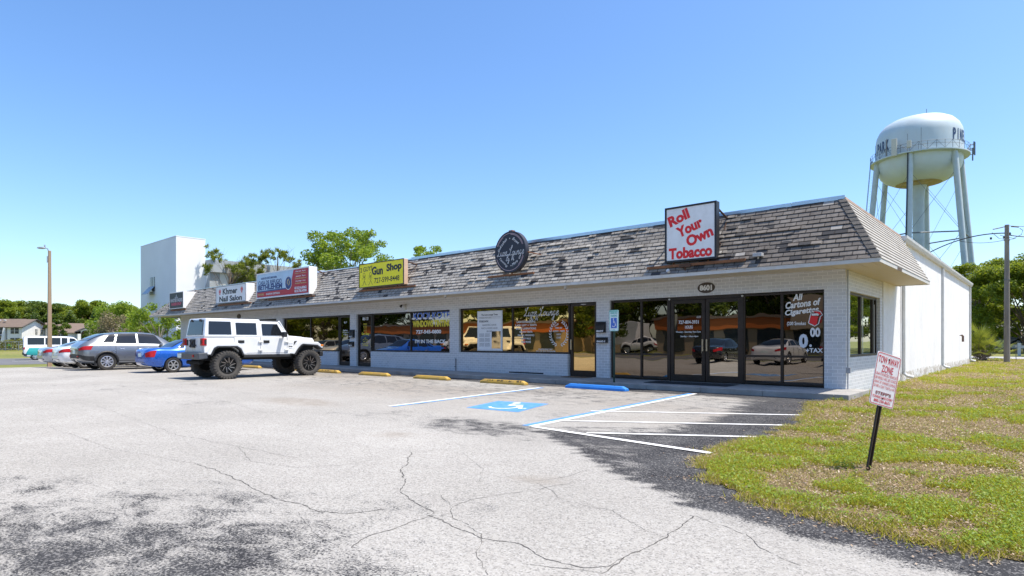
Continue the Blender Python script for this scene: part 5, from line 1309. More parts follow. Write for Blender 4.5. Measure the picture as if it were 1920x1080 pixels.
# tub: side profile with arches, extruded; slight tumblehome on the upper body
ra = .60; zc = .50; zlo, zbelt = .80, 1.405
def arch(yc, r, a0, a1, n=14): return [(yc+r*math.cos(a0+(a1-a0)*k/n), zc+r*math.sin(a0+(a1-a0)*k/n)) for k in range(n+1)]
a_ = math.asin((zlo-zc)/ra)
prof = [(-2.20, .84), (-2.08, zlo)]+arch(-1.5, ra, PI-a_, a_)+[(.92, zlo), (.98, 1.32), (.78, zbelt), (-2.20, zbelt)]
mb = MB().prism(prof, -hw, hw, 'X'); jb(mb, 'body', jw, bevel=.02)
# front clip: narrowing hood
mb = MB(); mb.hexa([(-.74, .80, .84), (.74, .80, .84), (.58, 1.86, .88), (-.58, 1.86, .88)], [(-.74, .80, 1.22), (.74, .80, 1.22), (.60, 1.86, 1.22), (-.60, 1.86, 1.22)]); jb(mb, 'engine_bay', jblack, bevel=.03)
mb = MB(); mb.hexa([(-.745, .79, 1.20), (.745, .79, 1.20), (.61, 1.88, 1.20), (-.61, 1.88, 1.20)], [(-.74, .79, 1.383), (.74, .79, 1.383), (.605, 1.88, 1.32), (-.605, 1.88, 1.32)]); mb.hexa([(-.73, .79, 1.385), (.73, .79, 1.385), (.60, 1.88, 1.322), (-.60, 1.88, 1.322)], [(-.68, .81, 1.445), (.68, .81, 1.445), (.55, 1.84, 1.385), (-.55, 1.84, 1.385)])
mb.hexa([(-.30, .9, 1.425), (.30, .9, 1.425), (.26, 1.7, 1.365), (-.26, 1.7, 1.365)], [(-.26, .95, 1.48), (.26, .95, 1.48), (.22, 1.62, 1.43), (-.22, 1.62, 1.43)]); jb(mb, 'hood', jw, bevel=.02)
mb = MB(); mb.box(-.58, .58, 1.86, 1.90, .86, 1.31); g = jb(mb, 'grille', jw, bevel=.03)
mb = MB()
for k in range(7): mb.box(-.33+.11*k-.033, -.33+.11*k+.033, 1.895, 1.906, .96, 1.22)
mb.build('grille_slot', jblack, g)
for sx in (1, -1): jb(MB().lathe([(0, 1.925), (.07, 1.92), (.085, 1.895), (.085, 1.88), (0, 1.88)], 20, (sx*.44, 0, 1.14), 'Y'), 'head_lamp', lamp_white, smooth=True)
# hard top
def cabin(y0b, y1b, y0t, y1t, z0, z1, wb, wt): return MB().hexa([(-wb, y0b, z0), (wb, y0b, z0), (wb, y1b, z0), (-wb, y1b, z0)], [(-wt, y0t, z1), (wt, y0t, z1), (wt, y1t, z1), (-wt, y1t, z1)])
mb = cabin(-2.19, -.26, -2.10, -.26, zbelt, 2.03, .775, .665); jb(mb, 'hard_top', jw, bevel=.045, seg=3)
mb = MB(); mb.box(-.655, .655, -.27, .46, 1.965, 2.005); jb(mb, 'roof_panel', jblack, bevel=.02)
mb = cabin(-.28, .78, -.28, .42, zbelt, 1.965, .77, .66); jb(mb, 'front_doors_frame', jw, bevel=.02)
mb = MB()
def glass_side(y0b, y1b, y0t, y1t, z0, z1, sx, off=.012):
    def X(z): return (.775+(.665-.775)*(z-zbelt)/(2.03-zbelt))+off
    return [(sx*X(z0), y0b, z0), (sx*X(z0), y1b, z0), (sx*X(z1), y1t, z1), (sx*X(z1), y0t, z1)]
for i, (q) in enumerate([(-2.06, -1.30, -2.02, -1.30, 1.49, 1.93), (-1.14, -.42, -1.14, -.42, 1.49, 1.90), (-.22, .56, -.22, .36, 1.47, 1.88)]):
    for sx in (1, -1):
        Pq = [Vector(p) for p in glass_side(*q, sx)]; c = sum(Pq, Vector())/4
        mb = MB(); inn = [p-Vector((sx*.02, 0, 0)) for p in Pq]; mb.hexa(inn, Pq) if False else mb.add(inn+Pq, [(0, 1, 2, 3), (4, 5, 6, 7), (0, 1, 5, 4), (1, 2, 6, 5), (2, 3, 7, 6), (3, 0, 4, 7)])
        jb(mb, 'side_window', car_glass, bevel=.008)
mb = MB(); mb.add([(-.66, .775, 1.44), (.66, .775, 1.44), (.60, .455, 1.93), (-.60, .455, 1.93), (-.66, .75, 1.43), (.66, .75, 1.43), (.60, .43, 1.92), (-.60, .43, 1.92)], [(0, 1, 2, 3), (4, 5, 6, 7), (0, 1, 5, 4), (1, 2, 6, 5), (2, 3, 7, 6), (3, 0, 4, 7)]); jb(mb, 'windscreen', car_glass)
mb = MB(); mb.tube([(-.70, .80, 1.40), (-.655, .44, 1.975)], .035, 6); mb.tube([(.70, .80, 1.40), (.655, .44, 1.975)], .035, 6); mb.tube([(-.655, .44, 1.975), (.655, .44, 1.975)], .03, 6); jb(mb, 'windscreen_frame', jw)
mb = MB(); mb.add([(-.60, -2.203, 1.47), (.60, -2.203, 1.47), (.54, -2.125, 1.965), (-.54, -2.125, 1.965), (-.60, -2.18, 1.47), (.60, -2.18, 1.47), (.54, -2.10, 1.965), (-.54, -2.10, 1.965)], [(0, 1, 2, 3), (4, 5, 6, 7), (0, 1, 5, 4), (1, 2, 6, 5), (2, 3, 7, 6), (3, 0, 4, 7)]); rw = jb(mb, 'rear_window', car_glass, bevel=.008)
mb = MB(); mb.box(-.36, -.32, -2.17, -2.11, 1.92, 2.0); mb.box(.32, .36, -2.17, -2.11, 1.92, 2.0); mb.build('hinge', jblack, rw)
mb = MB(); mb.box(-.56, .56, -2.216, -2.19, .92, 1.39); tg = jb(mb, 'tailgate', jw, bevel=.012)
mb = MB(); mb.box(-.20, .14, -2.27, -2.215, 1.05, 1.33); mb.tube([(-.18, -2.28, 1.08), (.12, -2.28, 1.30)], .02, 6); mb.tube([(.12, -2.28, 1.08), (-.18, -2.28, 1.30)], .02, 6); mb.box(-.28, .22, -2.25, -2.215, 1.10, 1.15); mb.box(-.49, -.44, -2.25, -2.215, 1.12, 1.32); mb.build('carrier_plate', jblack, tg, bevel=.01)
mb = MB(); mb.box(-.42, -.12, -2.232, -2.215, .955, 1.03); 
for sx in (1, -1):
    mb = MB(); mb.box(min(sx*.60, sx*.80), max(sx*.60, sx*.80), -2.26, -2.12, 1.12, 1.36); tl = jb(mb, 'tail_lamp', lamp_red, bevel=.015)
    mb = MB(); mb.box(min(sx*.64, sx*.72), max(sx*.64, sx*.72), -2.268, -2.258, 1.18, 1.30); mb.box(min(sx*.795, sx*.806), max(sx*.795, sx*.806), -2.20, -2.13, 1.16, 1.32); mb.build('lamp_bezel', jblack, tl)
mb = MB(); mb.hexa([(-.86, -2.40, .66), (.86, -2.40, .66), (.90, -2.12, .70), (-.90, -2.12, .70)], [(-.86, -2.42, .88), (.86, -2.42, .88), (.90, -2.12, .90), (-.90, -2.12, .90)]); rb = jb(mb, 'rear_bumper', mat('bumper_grey', (.07, .078, .09), .5, .1, .2, 6), bevel=.03)
mb = MB(); mb.box(-.80, -.50, -2.432, -2.41, .71, .85); mb.build('number_plate', plate_m, rb)
mb = MB(); mb.box(.40, .50, -2.43, -2.41, .74, .82); mb.build('tow_hook', lamp_red, rb)
mb = MB(); mb.box(-.80, .80, 2.02, 2.16, .70, .90); mb.box(-.3, .3, 1.88, 2.05, .72, .86); jb(mb, 'front_bumper', jblack, bevel=.03)
# fender flares: white top with a black lip
def flare(yc, sx, y0, y1, front):
    P = [(y0, .84), (yc-.52, 1.10), (yc-.40, 1.20), (yc+.36, 1.20), (yc+.52, 1.09), (y1, .84)] if not front else [(y0, .82), (yc-.58, 1.02), (yc-.42, 1.24), (yc-.30, 1.275), (yc+.36, 1.235), (yc+.52, 1.12), (y1, 1.06)]
    Q = [(y0+.10, .82), (yc-.45, 1.04), (yc-.34, 1.10), (yc+.31, 1.10), (yc+.45, 1.01), (y1-.10, .82)] if not front else [(y0+.10, .80), (yc-.47, .99), (yc-.34, 1.13), (yc-.26, 1.165), (yc+.33, 1.125), (yc+.47, 1.03), (y1-.02, 1.0)]
    mb = MB(); n = len(P); xi = .60 if front else .74; xo = .945
    xi, xo = sx*xi, sx*xo
    for (a, b) in zip(P, Q): mb.v += [(xi, a[0], a[1]+.015), (xo, a[0], a[1]), (xo, b[0], b[1]), (xi, b[0], b[1])]
    for i in range(n-1):
        for k in range(4): mb.f.append((i*4+k, i*4+(k+1) % 4, (i+1)*4+(k+1) % 4, (i+1)*4+k))
    mb.f += [(0, 1, 2, 3), ((n-1)*4, (n-1)*4+1, (n-1)*4+2, (n-1)*4+3)]
    f = jb(mb, 'fender', jw, bevel=.02)
    mb = MB()
    for (b) in Q: mb.v += [(sx*.62, b[0], b[1]-.002), (sx*.952, b[0], b[1]-.002), (sx*.952, b[0]-(b[0]-yc)*.07, b[1]-.04), (sx*.62, b[0]-(b[0]-yc)*.07, b[1]-.04)]
    for i in range(n-1):
        for k in range(4): mb.f.append((i*4+k, i*4+(k+1) % 4, (i+1)*4+(k+1) % 4, (i+1)*4+k))
    mb.f += [(0, 1, 2, 3), ((n-1)*4, (n-1)*4+1, (n-1)*4+2, (n-1)*4+3)]
    mb.build('flare_lip', jblack, f)
    if front: MB().box(min(sx*.80, sx*.953), max(sx*.80, sx*.953), y1-.10, y1+.012, 1.08, 1.15).build('marker_lamp', lamp_amber, f, bevel=.01)
for sx in (1, -1):
    flare(-1.5, sx, -2.16, -.86, False); flare(1.5, sx, .80, 2.06, True)
mb = MB(); mb.box(-.80, .80, -.90, .86, .70, .805); jb(mb, 'rock_rail', jblack, bevel=.02)
mb = MB(); mb.box(-.62, .62, -2.12, -.86, .80, 1.38); mb.box(-.42, .42, -2.1, 1.9, .62, .84); mb.tube([(-.75, -1.5, .49), (.75, -1.5, .49)], .06, 8); mb.tube([(-.75, 1.5, .49), (.75, 1.5, .49)], .06, 8); mb.lathe([(0, -.16), (.13, -.1), (.15, 0), (.13, .1), (0, .16)], 12, (.05, -1.5, .49), 'Y'); mb.tube([(-.5, -2.2, .56), (.3, -2.1, .56)], .07, 8)
for sx in (1, -1):
    for y in (-1.7, 1.35): mb.tube([(sx*.55, y, .48), (sx*.5, y+.02, 1.0)], .045, 8)
jb(mb, 'chassis', under_m)
# doors: seams, handles, hinges, mirrors, badge
mb = MB()
for sx in (1, -1):
    X = sx*(hw+.001)
    for y in (-1.22, -.30, .70): mb.tube([(X, y, .84), (X, y, zbelt)], .007, 4)
    mb.tube([(X, -1.22, .86), (X, .70, .86)], .006, 4)
    mb.tube([(sx*(hw+.004), -2.19, zbelt), (sx*(hw+.004), -1.22, zbelt)], .006, 4)
jb(mb, 'door_seam', mat('seam_grey', (.16, .16, .16), .8))
for sx in (1, -1):
    for y in (-.98, -.08):
        mb = MB(); mb.box(min(sx*(hw-.005), sx*(hw+.006)), max(sx*(hw-.005), sx*(hw+.006)), y-.11, y+.11, 1.20, 1.30); mb.box(min(sx*(hw+.006), sx*(hw+.04)), max(sx*(hw+.006), sx*(hw+.04)), y-.10, y+.08, 1.255, 1.285); jb(mb, 'door_handle', jblack, bevel=.008)
mb = MB()
for sx in (1, -1):
    for y in (-.36, .62):
        for z in (.96, 1.25): mb.box(min(sx*(hw-.01), sx*(hw+.045)), max(sx*(hw-.01), sx*(hw+.045)), y-.02, y+.13, z-.028, z+.028); jb(mb, 'door_hinge', jw, bevel=.012); mb = MB()
for sx in (1, -1):
    mb = MB(); mb.box(min(sx*.86, sx*1.06), max(sx*.86, sx*1.06), .44, .56, 1.42, 1.60); mb.tube([(sx*.76, .55, 1.42), (sx*.92, .52, 1.45)], .03, 6); jb(mb, 'wing_mirror', jblack, bevel=.03)
L = Letters(); L.text('Jeep', 0, .14, .17, .062, .05); L.rect(-.10, .09, .225, .235); L.text('RUBICON', 0, .07, .15, .02, .02)
for v in range(len(L.mb.v)): q = L.mb.v[v]; L.mb.v[v] = (hw+.004, .83+q[0], .94+q[2])
L.mb.build('badge_lettering', jblack, J, fix=False)
mb = MB(); mb.prism([(.90, 1.17), (1.02, 1.27), (1.14, 1.28), (1.06, 1.20), (.98, 1.10)], hw*.90, hw*.955, 'X'); jb(mb, 'fender_vent', jblack)
# mud tyres
def mud_wheels():
    r, wd = .475, .34; h = wd/2; rr = .285
    ty = MB().lathe([(rr, -h*.80), (r*.74, -h*1.0), (r*.88, -h*1.0), (r*.945, -h*.86), (r*.95, -h*.4), (r*.95, h*.4), (r*.945, h*.86), (r*.88, h*1.0), (r*.74, h*1.0), (rr, h*.80), (rr*.98, h*.4), (rr*.98, -h*.4)], 56, (0, 0, r), 'X', True)
    N = 30
    for k in range(N):
        a = 2*PI*k/N
        for lane, (x0, x1, da, ro) in enumerate(((-.98*h, -.50*h, .0, .999), (.50*h, .98*h, .5, .999), (-.46*h, -.03*h, .25, 1.0), (.03*h, .46*h, .75, 1.0))):
            b = a+da*2*PI/N; w = PI/N*.62*r; M_ = Matrix.Translation((0, 0, r))@Matrix.Rotation(b, 4, 'X')
            o = len(ty.v); ty.hexa([(x0, -w, r*.94), (x1, -w*.9, r*.94), (x1, w*.9, r*.94), (x0, w, r*.94)], [(x0, -w*.85, r*ro), (x1, -w*.75, r*ro), (x1, w*.75, r*ro), (x0, w*.85, r*ro)]); ty.xf(M_, o)
        for sx in (-1, 1):
            M_ = Matrix.Translation((0, 0, r))@Matrix.Rotation(a+(.5 if sx > 0 else 0)*2*PI/N, 4, 'X'); w = PI/N*.6*r
            o = len(ty.v); x0, x1 = sx*h*.9, sx*h*1.045; ty.hexa([(min(x0, x1), -w, r*.84), (max(x0, x1), -w, r*.84), (max(x0, x1), w, r*.84), (min(x0, x1), w, r*.84)], [(min(x0, x1), -w, r*.975), (max(x0, x1), -w*.9, r*.96), (max(x0, x1), w*.9, r*.96), (min(x0, x1), w, r*.975)]); ty.xf(M_, o)
    rim = MB().lathe([(rr*1.0, h*.84), (rr*.99, h*.93), (rr*.90, h*.95), (rr*.87, h*.80), (rr*.84, -h*.6), (rr*.99, -h*.6)], 40, (0, 0, r), 'X', cap=False)
    rim.lathe([(0, h*.90), (rr*.16, h*.88), (rr*.19, h*.62), (0, h*.5)], 18, (0, 0, r), 'X')
    mill = MB()
    for q in range(10):
        for da in (-.20, .20):
            a0 = 2*PI*q/10-da*.5; a1 = 2*PI*q/10+da*1.1
            p0 = Vector((0, math.cos(a0), math.sin(a0)))*rr*.17; p1 = Vector((0, math.cos(a1), math.sin(a1)))*rr*.90; d = (p1-p0).normalized(); q_ = Vector((0, -d.z, d.y))*.0125
            b = [p0-q_, p1-q_, p1+q_, p0+q_]
            rim.hexa([(h*.40, v.y, v.z+r) for v in b], [(h*(.72 if i in (0, 3) else .84), v.y, v.z+r) for i, v in enumerate(b)])
            if da > 0:
                e = q_*.75; b = [p0*1.6-e-q_*.9, p1*.98-e-q_*.9, p1*.98+e-q_*.9, p0*1.6+e-q_*.9]; mill.hexa([(h*.70, v.y, v.z+r) for v in b], [(h*(.75 if i in (0, 3) else .85), v.y, v.z+r) for i, v in enumerate(b)])
    disc = MB().lathe([(0, h*.1), (rr*.9, h*.1), (rr*.9, h*.05), (0, h*.05)], 24, (0, 0, r), 'X')
    proto = None
    for (x, y) in ((.80, -1.5), (.80, 1.5), (-.80, -1.5), (-.80, 1.5)):
        if proto is None:
            proto = ty.build('wheel', mat('mud_tyre', (.062, .058, .053), .88, 0, .3, 14, .3, dirt=((.13, .11, .09), .5, 5)), J, True); rim.build('rim', mat('rim_black', (.018, .018, .019), .28, .4, .1), proto, True); mill.build('milled_spoke', mat('milled_edge', (.42, .38, .36), .3, .9, .05), proto); disc.build('brake_disc', under_m, proto); w = proto
        else: w = dup(proto, parent=J)
        w.location = (x, y, 0); w.rotation_euler = (0, 0, PI if x < 0 else 0)
mud_wheels()
# ================================================================== trees
bark = mat('bark', (.16, .12, .09), .95, 0, .3, 5, .5, stretch=(1, 1, .25)); bark_grey = mat('grey_bark', (.25, .22, .19), .95, 0, .3, 5, .5, stretch=(1, 1, .25))
leaf_oak = leaf_mat('oak_leaves', (.055, .09, .010), (.155, .215, .016), (.30, .34, .026), .42)
leaf_bright = leaf_mat('bright_leaves', (.06, .11, .012), (.16, .25, .02), (.30, .38, .035), .42)
leaf_dark = leaf_mat('evergreen_leaves', (.030, .055, .009), (.075, .125, .014), (.16, .20, .02), .35)
leaf_pine = leaf_mat('pine_needles', (.05, .08, .012), (.14, .185, .02), (.28, .30, .035), .4)
leaf_dry = leaf_mat('dry_leaves', (.10, .075, .04), (.20, .165, .085), (.28, .25, .11), .25)
leaf_palm = leaf_mat('palm_fronds', (.06, .10, .012), (.16, .22, .025), (.34, .34, .05), .3)
def rand_dirs(r, n):
    v = r.normal(size=(n, 3)); return v/np.linalg.norm(v, axis=1)[:, None]
def leaf_quads(r, C, size, up=.35, asp=.5):
    """rhombic leaves at points C"""
    n = len(C); a = rand_dirs(r, n); a[:, 2] *= .6; a /= np.linalg.norm(a, axis=1)[:, None]
    b = np.cross(a, rand_dirs(r, n)+np.array([0, 0, up])); b /= np.linalg.norm(b, axis=1)[:, None]+1e-9
    s = size*r.uniform(.55, 1.35, n)[:, None]
    return np.stack([C-a*s, C-b*s*asp, C+a*s, C+b*s*asp], 1)
def grow(seed, H, R, base, n_cl, per, leaf, rc=.28, flat=.7, tr=.03, limbs=7, shape='round', gap=0.0, lean=0.0, asp=.5):
    """trunk with limbs running out to leaf clumps; returns (trunk MB, leaf quads)"""
    r = np.random.default_rng(seed); tk = MB(); rt = H*tr
    top = Vector((lean*H*.5+r.normal(0, .02)*H, r.normal(0, .03)*H, H*(.62 if shape != 'pine' else .86)))
    spine = [Vector((0, 0, -.2)), Vector((r.normal(0, .012)*H, r.normal(0, .012)*H, H*base*.55)), Vector((top.x*.5+r.normal(0, .015)*H, top.y*.5, H*(base+.62)*.5)), top]
    P = [Vector(p) for p in spine]; sp = []
    for i in range(len(P)-1):
        for k in range(4): sp.append(P[i].lerp(P[i+1], k/4))
    sp.append(P[-1]); tk.tube(sp, [rt*(1.15-.80*i/(len(sp)-1)) for i in range(len(sp))], 8)
    cl = []
    tries = 0
    while len(cl) < n_cl and tries < n_cl*30:
        tries += 1
        a = r.uniform(0, 2*PI); u = r.uniform(0, 1)
        if shape == 'round': z = base+(1-base)*u**.8; rad = math.sqrt(max(0, 1-((z-base-(1-base)*.42)/((1-base)*.62))**2)); q = r.uniform(.30, 1.0)**.5
        elif shape == 'spread': z = base+(1-base)*(.35+.65*u); rad = 1-.55*max(0, (z-base-(1-base)*.5)/((1-base)*.5))**2; q = r.uniform(.15, 1)**.6
        elif shape == 'pine': z = base+(1-base)*u; rad = 1.0-.5*abs(2*u-1)**1.5; q = r.uniform(.35, 1)**.6
        else: z = base+(1-base)*u; rad = 1-u*.8; q = r.uniform(.3, 1)
        c = Vector((top.x*min(1, z/.62)+R*rad*q*math.cos(a), top.y+R*rad*q*math.sin(a), H*z*.965))
        if gap and any((c-d).length < gap*R for d in cl): continue
        cl.append(c)
    Q = []
    for j, c in enumerate(cl):
        rr = R*rc*r.uniform(.65, 1.25); n = int(per*(rr/(R*rc))**2)
        d = rand_dirs(r, n); rad = rr*(r.random(n)**.42)[:, None]
        C = d*rad*np.array([1, 1, flat])+np.array(c)
        Q.append(leaf_quads(r, C, leaf, asp=asp))
    for j in range(min(limbs, len(cl))):
        c = cl[int(j*len(cl)/limbs)]; zf = max(.35, min(.95, (c.z/H-base*.3)*.75)) if shape != 'pine' else max(.30, min(.97, c.z/H*1.02-.13))
        i = int(zf*(len(sp)-1)); s = sp[i]; mid = s.lerp(c, .5)+Vector((r.normal(0, .04)*R, r.normal(0, .04)*R, R*.05))
        r0 = rt*(1.0-.75*i/(len(sp)-1))*.55
        tk.tube([s, s.lerp(mid, .5)+Vector((0, 0, .02*H)), mid, mid.lerp(c, .55)+Vector((0, 0, .01*H)), c], [r0, r0*.75, r0*.5, r0*.33, r0*.15], 6)
        for q in range(3):
            e = c+Vector(r.normal(0, .10*R, 3)); tk.tube([mid.lerp(c, .3+.2*q), e], [r0*.3, r0*.08], 5)
    return tk, np.concatenate(Q)
_T = {}
def tree(key, label, loc, rz=0.0, s=1.0, lm=None, bm=None, group=None, name='tree', args=None, cat='tree'):
    if key not in _T:
        tk, Q = grow(**args); t = thing(name, label, cat, loc, rz, group); tk.build('trunk', bm or bark, t, True); quads('crown', Q, lm, t); _T[key] = t; t.scale = (s,)*3 if not hasattr(s, '__len__') else s; return t
    t = dup(_T[key], loc, rz, label, group, scale=s)
    if 'group' in t.keys() and not group: del t['group']
    return t
def on(px, d):
    x, y = at(px, d); return (x, y, terrain(x)-.05)
# --- the far row beyond the apartments: each tree its own
A_big = dict(seed=21, H=15.5, R=7.2, base=.30, n_cl=50, per=330, leaf=.30, rc=.26, flat=.62, limbs=10, shape='round')
A_flat = dict(seed=22, H=14.5, R=8.0, base=.40, n_cl=44, per=330, leaf=.30, rc=.25, flat=.5, limbs=10, shape='spread')
A_pine = dict(seed=23, H=16, R=5.0, base=.5, n_cl=26, per=240, leaf=.28, rc=.26, flat=.6, limbs=10, shape='pine', tr=.02)
FARG = 'trees in the far row behind the apartments'
for i, (px, d, k, s, rz, lb) in enumerate([
    (-28, 205, 'A', 1.05, 0, 'broad tree at the very edge behind the white gabled apartments'), (22, 196, 'A', .98, 1.3, 'yellow green tree rising behind the brown roof of the gabled apartments'),
    (62, 215, 'B', 1.12, .4, 'tall flat topped tree just left of the tan lamp pole'), (98, 200, 'B', 1.0, 2.0, 'flat topped tree directly behind the tan lamp pole'),
    (122, 232, 'C', .98, .0, 'thin open pine right of the tan lamp pole'), (146, 200, 'A', .88, 2.6, 'round tree behind the arched entry of the low apartments'), (170, 196, 'A', .98, 4.0, 'largest round tree right of the tan lamp pole'),
    (196, 214, 'B', 1.0, 5.0, 'dark flat tree between the round tree and the withered one'), (216, 235, 'C', 1.02, 1.0, 'sparse pine peeping over the withered tree'), (236, 200, 'A', .90, 1.9, 'green tree behind the withered one left of the white tower block'),
    (258, 220, 'A', .95, .7, 'tree half hidden by the left edge of the white tower block'), (-70, 200, 'B', 1.0, .7, 'tree beyond the left picture edge behind the apartments')]):
    tree(k, lb, on(px, d), rz, s*.93, {'A': leaf_oak, 'B': leaf_dark, 'C': leaf_pine}[k], None, FARG, args={'A': A_big, 'B': A_flat, 'C': A_pine}[k])
# hedge mass low behind the apartments
r = np.random.default_rng(5); n = 60000
px = r.uniform(-60, 300, n); d = r.uniform(182, 192, n); a = (px-CX)/FOC
C = np.stack([(FW[0]+a*RT[0])*d, (FW[1]+a*RT[1])*d, .3+10.0*r.random(n)**.85*(.55+.6*vnoise(px*.09, px*0, 4))], -1)
tag(quads('undergrowth', leaf_quads(r, C, .38), leaf_dark), kind='stuff')
# --- trees around the white tower block
tree('W', 'withered tree hung with grey brown vines left of the white tower block', on(228, 66), 0, 1.0, leaf_dry, bark_grey, args=dict(seed=31, H=5.6, R=2.3, base=.12, n_cl=26, per=240, leaf=.10, rc=.32, flat=.9, limbs=10))
tree('W2', 'bright green tree growing through the withered one', on(215, 74), 0, 1.0, leaf_bright, args=dict(seed=35, H=6.6, R=3.0, base=.12, n_cl=26, per=260, leaf=.13, rc=.30, flat=.85, limbs=8))
tree('V', 'leafy green tree with bare twigs in front of the white tower block', on(300, 56), 0, 1.0, leaf_bright, bark_grey, args=dict(seed=33, H=5.4, R=2.5, base=.26, n_cl=24, per=300, leaf=.11, rc=.27, flat=.75, limbs=12))
tree('V', 'green tree beside the shop end behind the blue sedan', on(262, 60), 2.2, .80, group=None)
# bare crown poking out above it
tk = MB(); r = np.random.default_rng(8)
def twig(p, d, L, rad, lev):
    e = p+d*L; tk.tube([p, p.lerp(e, .5)+Vector(r.normal(0, .05*L, 3)), e], [rad, rad*.8, rad*.55], 5)
    if lev:
        for k in range(3): twig(p.lerp(e, r.uniform(.55, 1)), (d+Vector(r.normal(0, .55, 3))).normalized(), L*.62, rad*.55, lev-1)
x, y, z = on(318, 58); twig(Vector((0, 0, 0)), Vector((-.05, 0, 1)), 3.6, .09, 0)
for k in range(5): twig(Vector((-.15, 0, 3.5)), Vector((r.normal(0, .5), r.normal(0, .4), .8)).normalized(), 1.5, .045, 4)
t = thing('bare_tree', 'bare grey twiggy tree against the white tower block', 'tree', (x, y, z)); tk.build('trunk', bark_grey, t)
# airy pines behind the shop roof
def pine(seed, H, R, base, n_cl, per):
    r = np.random.default_rng(seed); tk, Q0 = grow(seed, H, R, base, n_cl, 1, .05, .12, .7, .011, n_cl, 'pine', gap=.12)
    r = np.random.default_rng(seed); Q = []
    # needles radiate from each twig end
    ends = []
    for q in Q0.mean(1): ends.append(q)
    for c in ends:
        for j in range(7):
            cc = c+r.normal(0, .34, 3); n = per; d = rand_dirs(r, n); d[:, 2] += .25; L = r.uniform(.22, .52, n)[:, None]
            b = np.cross(d, rand_dirs(r, n)); b /= np.linalg.norm(b, axis=1)[:, None]+1e-9; w = .042
            Q.append(np.stack([cc+d*.04, cc+d*L*.5-b*w, cc+d*L, cc+d*L*.5+b*w], 1))
    return tk, np.concatenate(Q)
for (px, d, H, R, sd, lb) in ((432, 74, 13.4, 3.9, 41, 'open crowned pine behind the small white nail sign'), (526, 78, 14.9, 4.2, 42, 'open crowned pine behind the wide red and blue church sign')):
    tk, Q = pine(sd, H, R, .50, 40, 62); t = thing('pine_tree', lb, 'tree', on(px, d), 0); tk.build('trunk', bark, t, True); quads('crown', Q, leaf_pine, t)
tree('Q', 'tall bright green oak with open limbs rising behind the yellow sign', on(655, 78), .4, 1.0, leaf_bright, bark_grey, args=dict(seed=52, H=17.0, R=5.9, base=.44, n_cl=46, per=300, leaf=.185, rc=.22, flat=.62, limbs=24, shape='spread', tr=.015, gap=.24))
tree('Q2', 'small green tree top showing over the ridge right of the yellow sign', on(806, 80), .4, 1.0, leaf_bright, bark_grey, args=dict(seed=55, H=14.6, R=2.9, base=.58, n_cl=20, per=190, leaf=.16, rc=.28, flat=.6, limbs=8, shape='spread', tr=.016))
tree('Q3', 'low green tree peeping over the ridge beside the roof ventilator', on(590, 70), 1.4, 1.0, leaf_oak, bark_grey, args=dict(seed=56, H=10.4, R=3.2, base=.5, n_cl=18, per=200, leaf=.16, rc=.28, flat=.6, limbs=8, shape='spread', tr=.016))
# big trees on the right, behind the utility pole
BG = dict(seed=61, H=10.6, R=5.2, base=.20, n_cl=64, per=460, leaf=.155, rc=.21, flat=.6, limbs=16, shape='round', tr=.022)
BG2 = dict(seed=64, H=11.0, R=5.6, base=.18, n_cl=64, per=460, leaf=.155, rc=.21, flat=.6, limbs=16, shape='round', tr=.022)
RG = 'big trees behind the utility pole'
tree('R1', 'large spreading tree between the white wall end and the utility pole', on(1840, 76), .0, 1.05, leaf_oak, bark, RG, args=BG)
tree('R2', 'large tree right of the utility pole reaching the picture edge', on(1925, 70), 1.0, 1.04, leaf_oak, bark, RG, args=BG2)
tree('R1', 'dark tree filling the gap behind the two large ones', on(1888, 92), 2.4, 1.15, group=RG)
tree('R2', 'tree half hidden behind the white wall end', on(1792, 92), 3.4, 1.05, group=RG)
tree('R1', 'tree beyond the right picture edge', on(1998, 78), 4.0, 1.1, group=RG)
# fan palm shrub at the wall end
t = thing('palm_shrub', 'bushy fan palm shrub by the far end of the white wall', 'shrub', on(1838, 41)); t.scale = (1.1, 1.1, 1.35); r = np.random.default_rng(77); Q = []; st = MB()
for k in range(62):
    a = r.uniform(0, 2*PI); el = r.uniform(.2, 1.45); L = r.uniform(.45, 1.35); d = Vector((math.cos(a)*math.cos(el), math.sin(a)*math.cos(el), math.sin(el)))
    b0 = Vector((r.normal(0, .22), r.normal(0, .22), r.uniform(.0, .35))); e = b0+d*L; st.tube([b0, b0.lerp(e, .5)+Vector((0, 0, .06)), e], .011, 4)
    s = d.cross(Vector((0, 0, 1))).normalized(); u2 = s.cross(d).normalized(); LL = r.uniform(.5, .8)
    for j in range(-9, 10):
        an = j/9*1.45; f = d*math.cos(an)+s*math.sin(an)-Vector((0, 0, .18+.25*abs(an)*.4)); f = f.normalized(); w = f.cross(u2).normalized()*.022
        ln = LL*(1-.25*abs(an)/1.45); Q.append([e-w*.3, e+f*ln*.45-w, e+f*ln, e+f*ln*.45+w])
for k in range(7): st.tube([(r.normal(0, .2), r.normal(0, .2), -.05), (r.normal(0, .25), r.normal(0, .25), .35)], [.06, .04], 7)
st.build('stem', bark, t); quads('fronds', np.array([[tuple(v) for v in q] for q in Q]), leaf_palm, t)

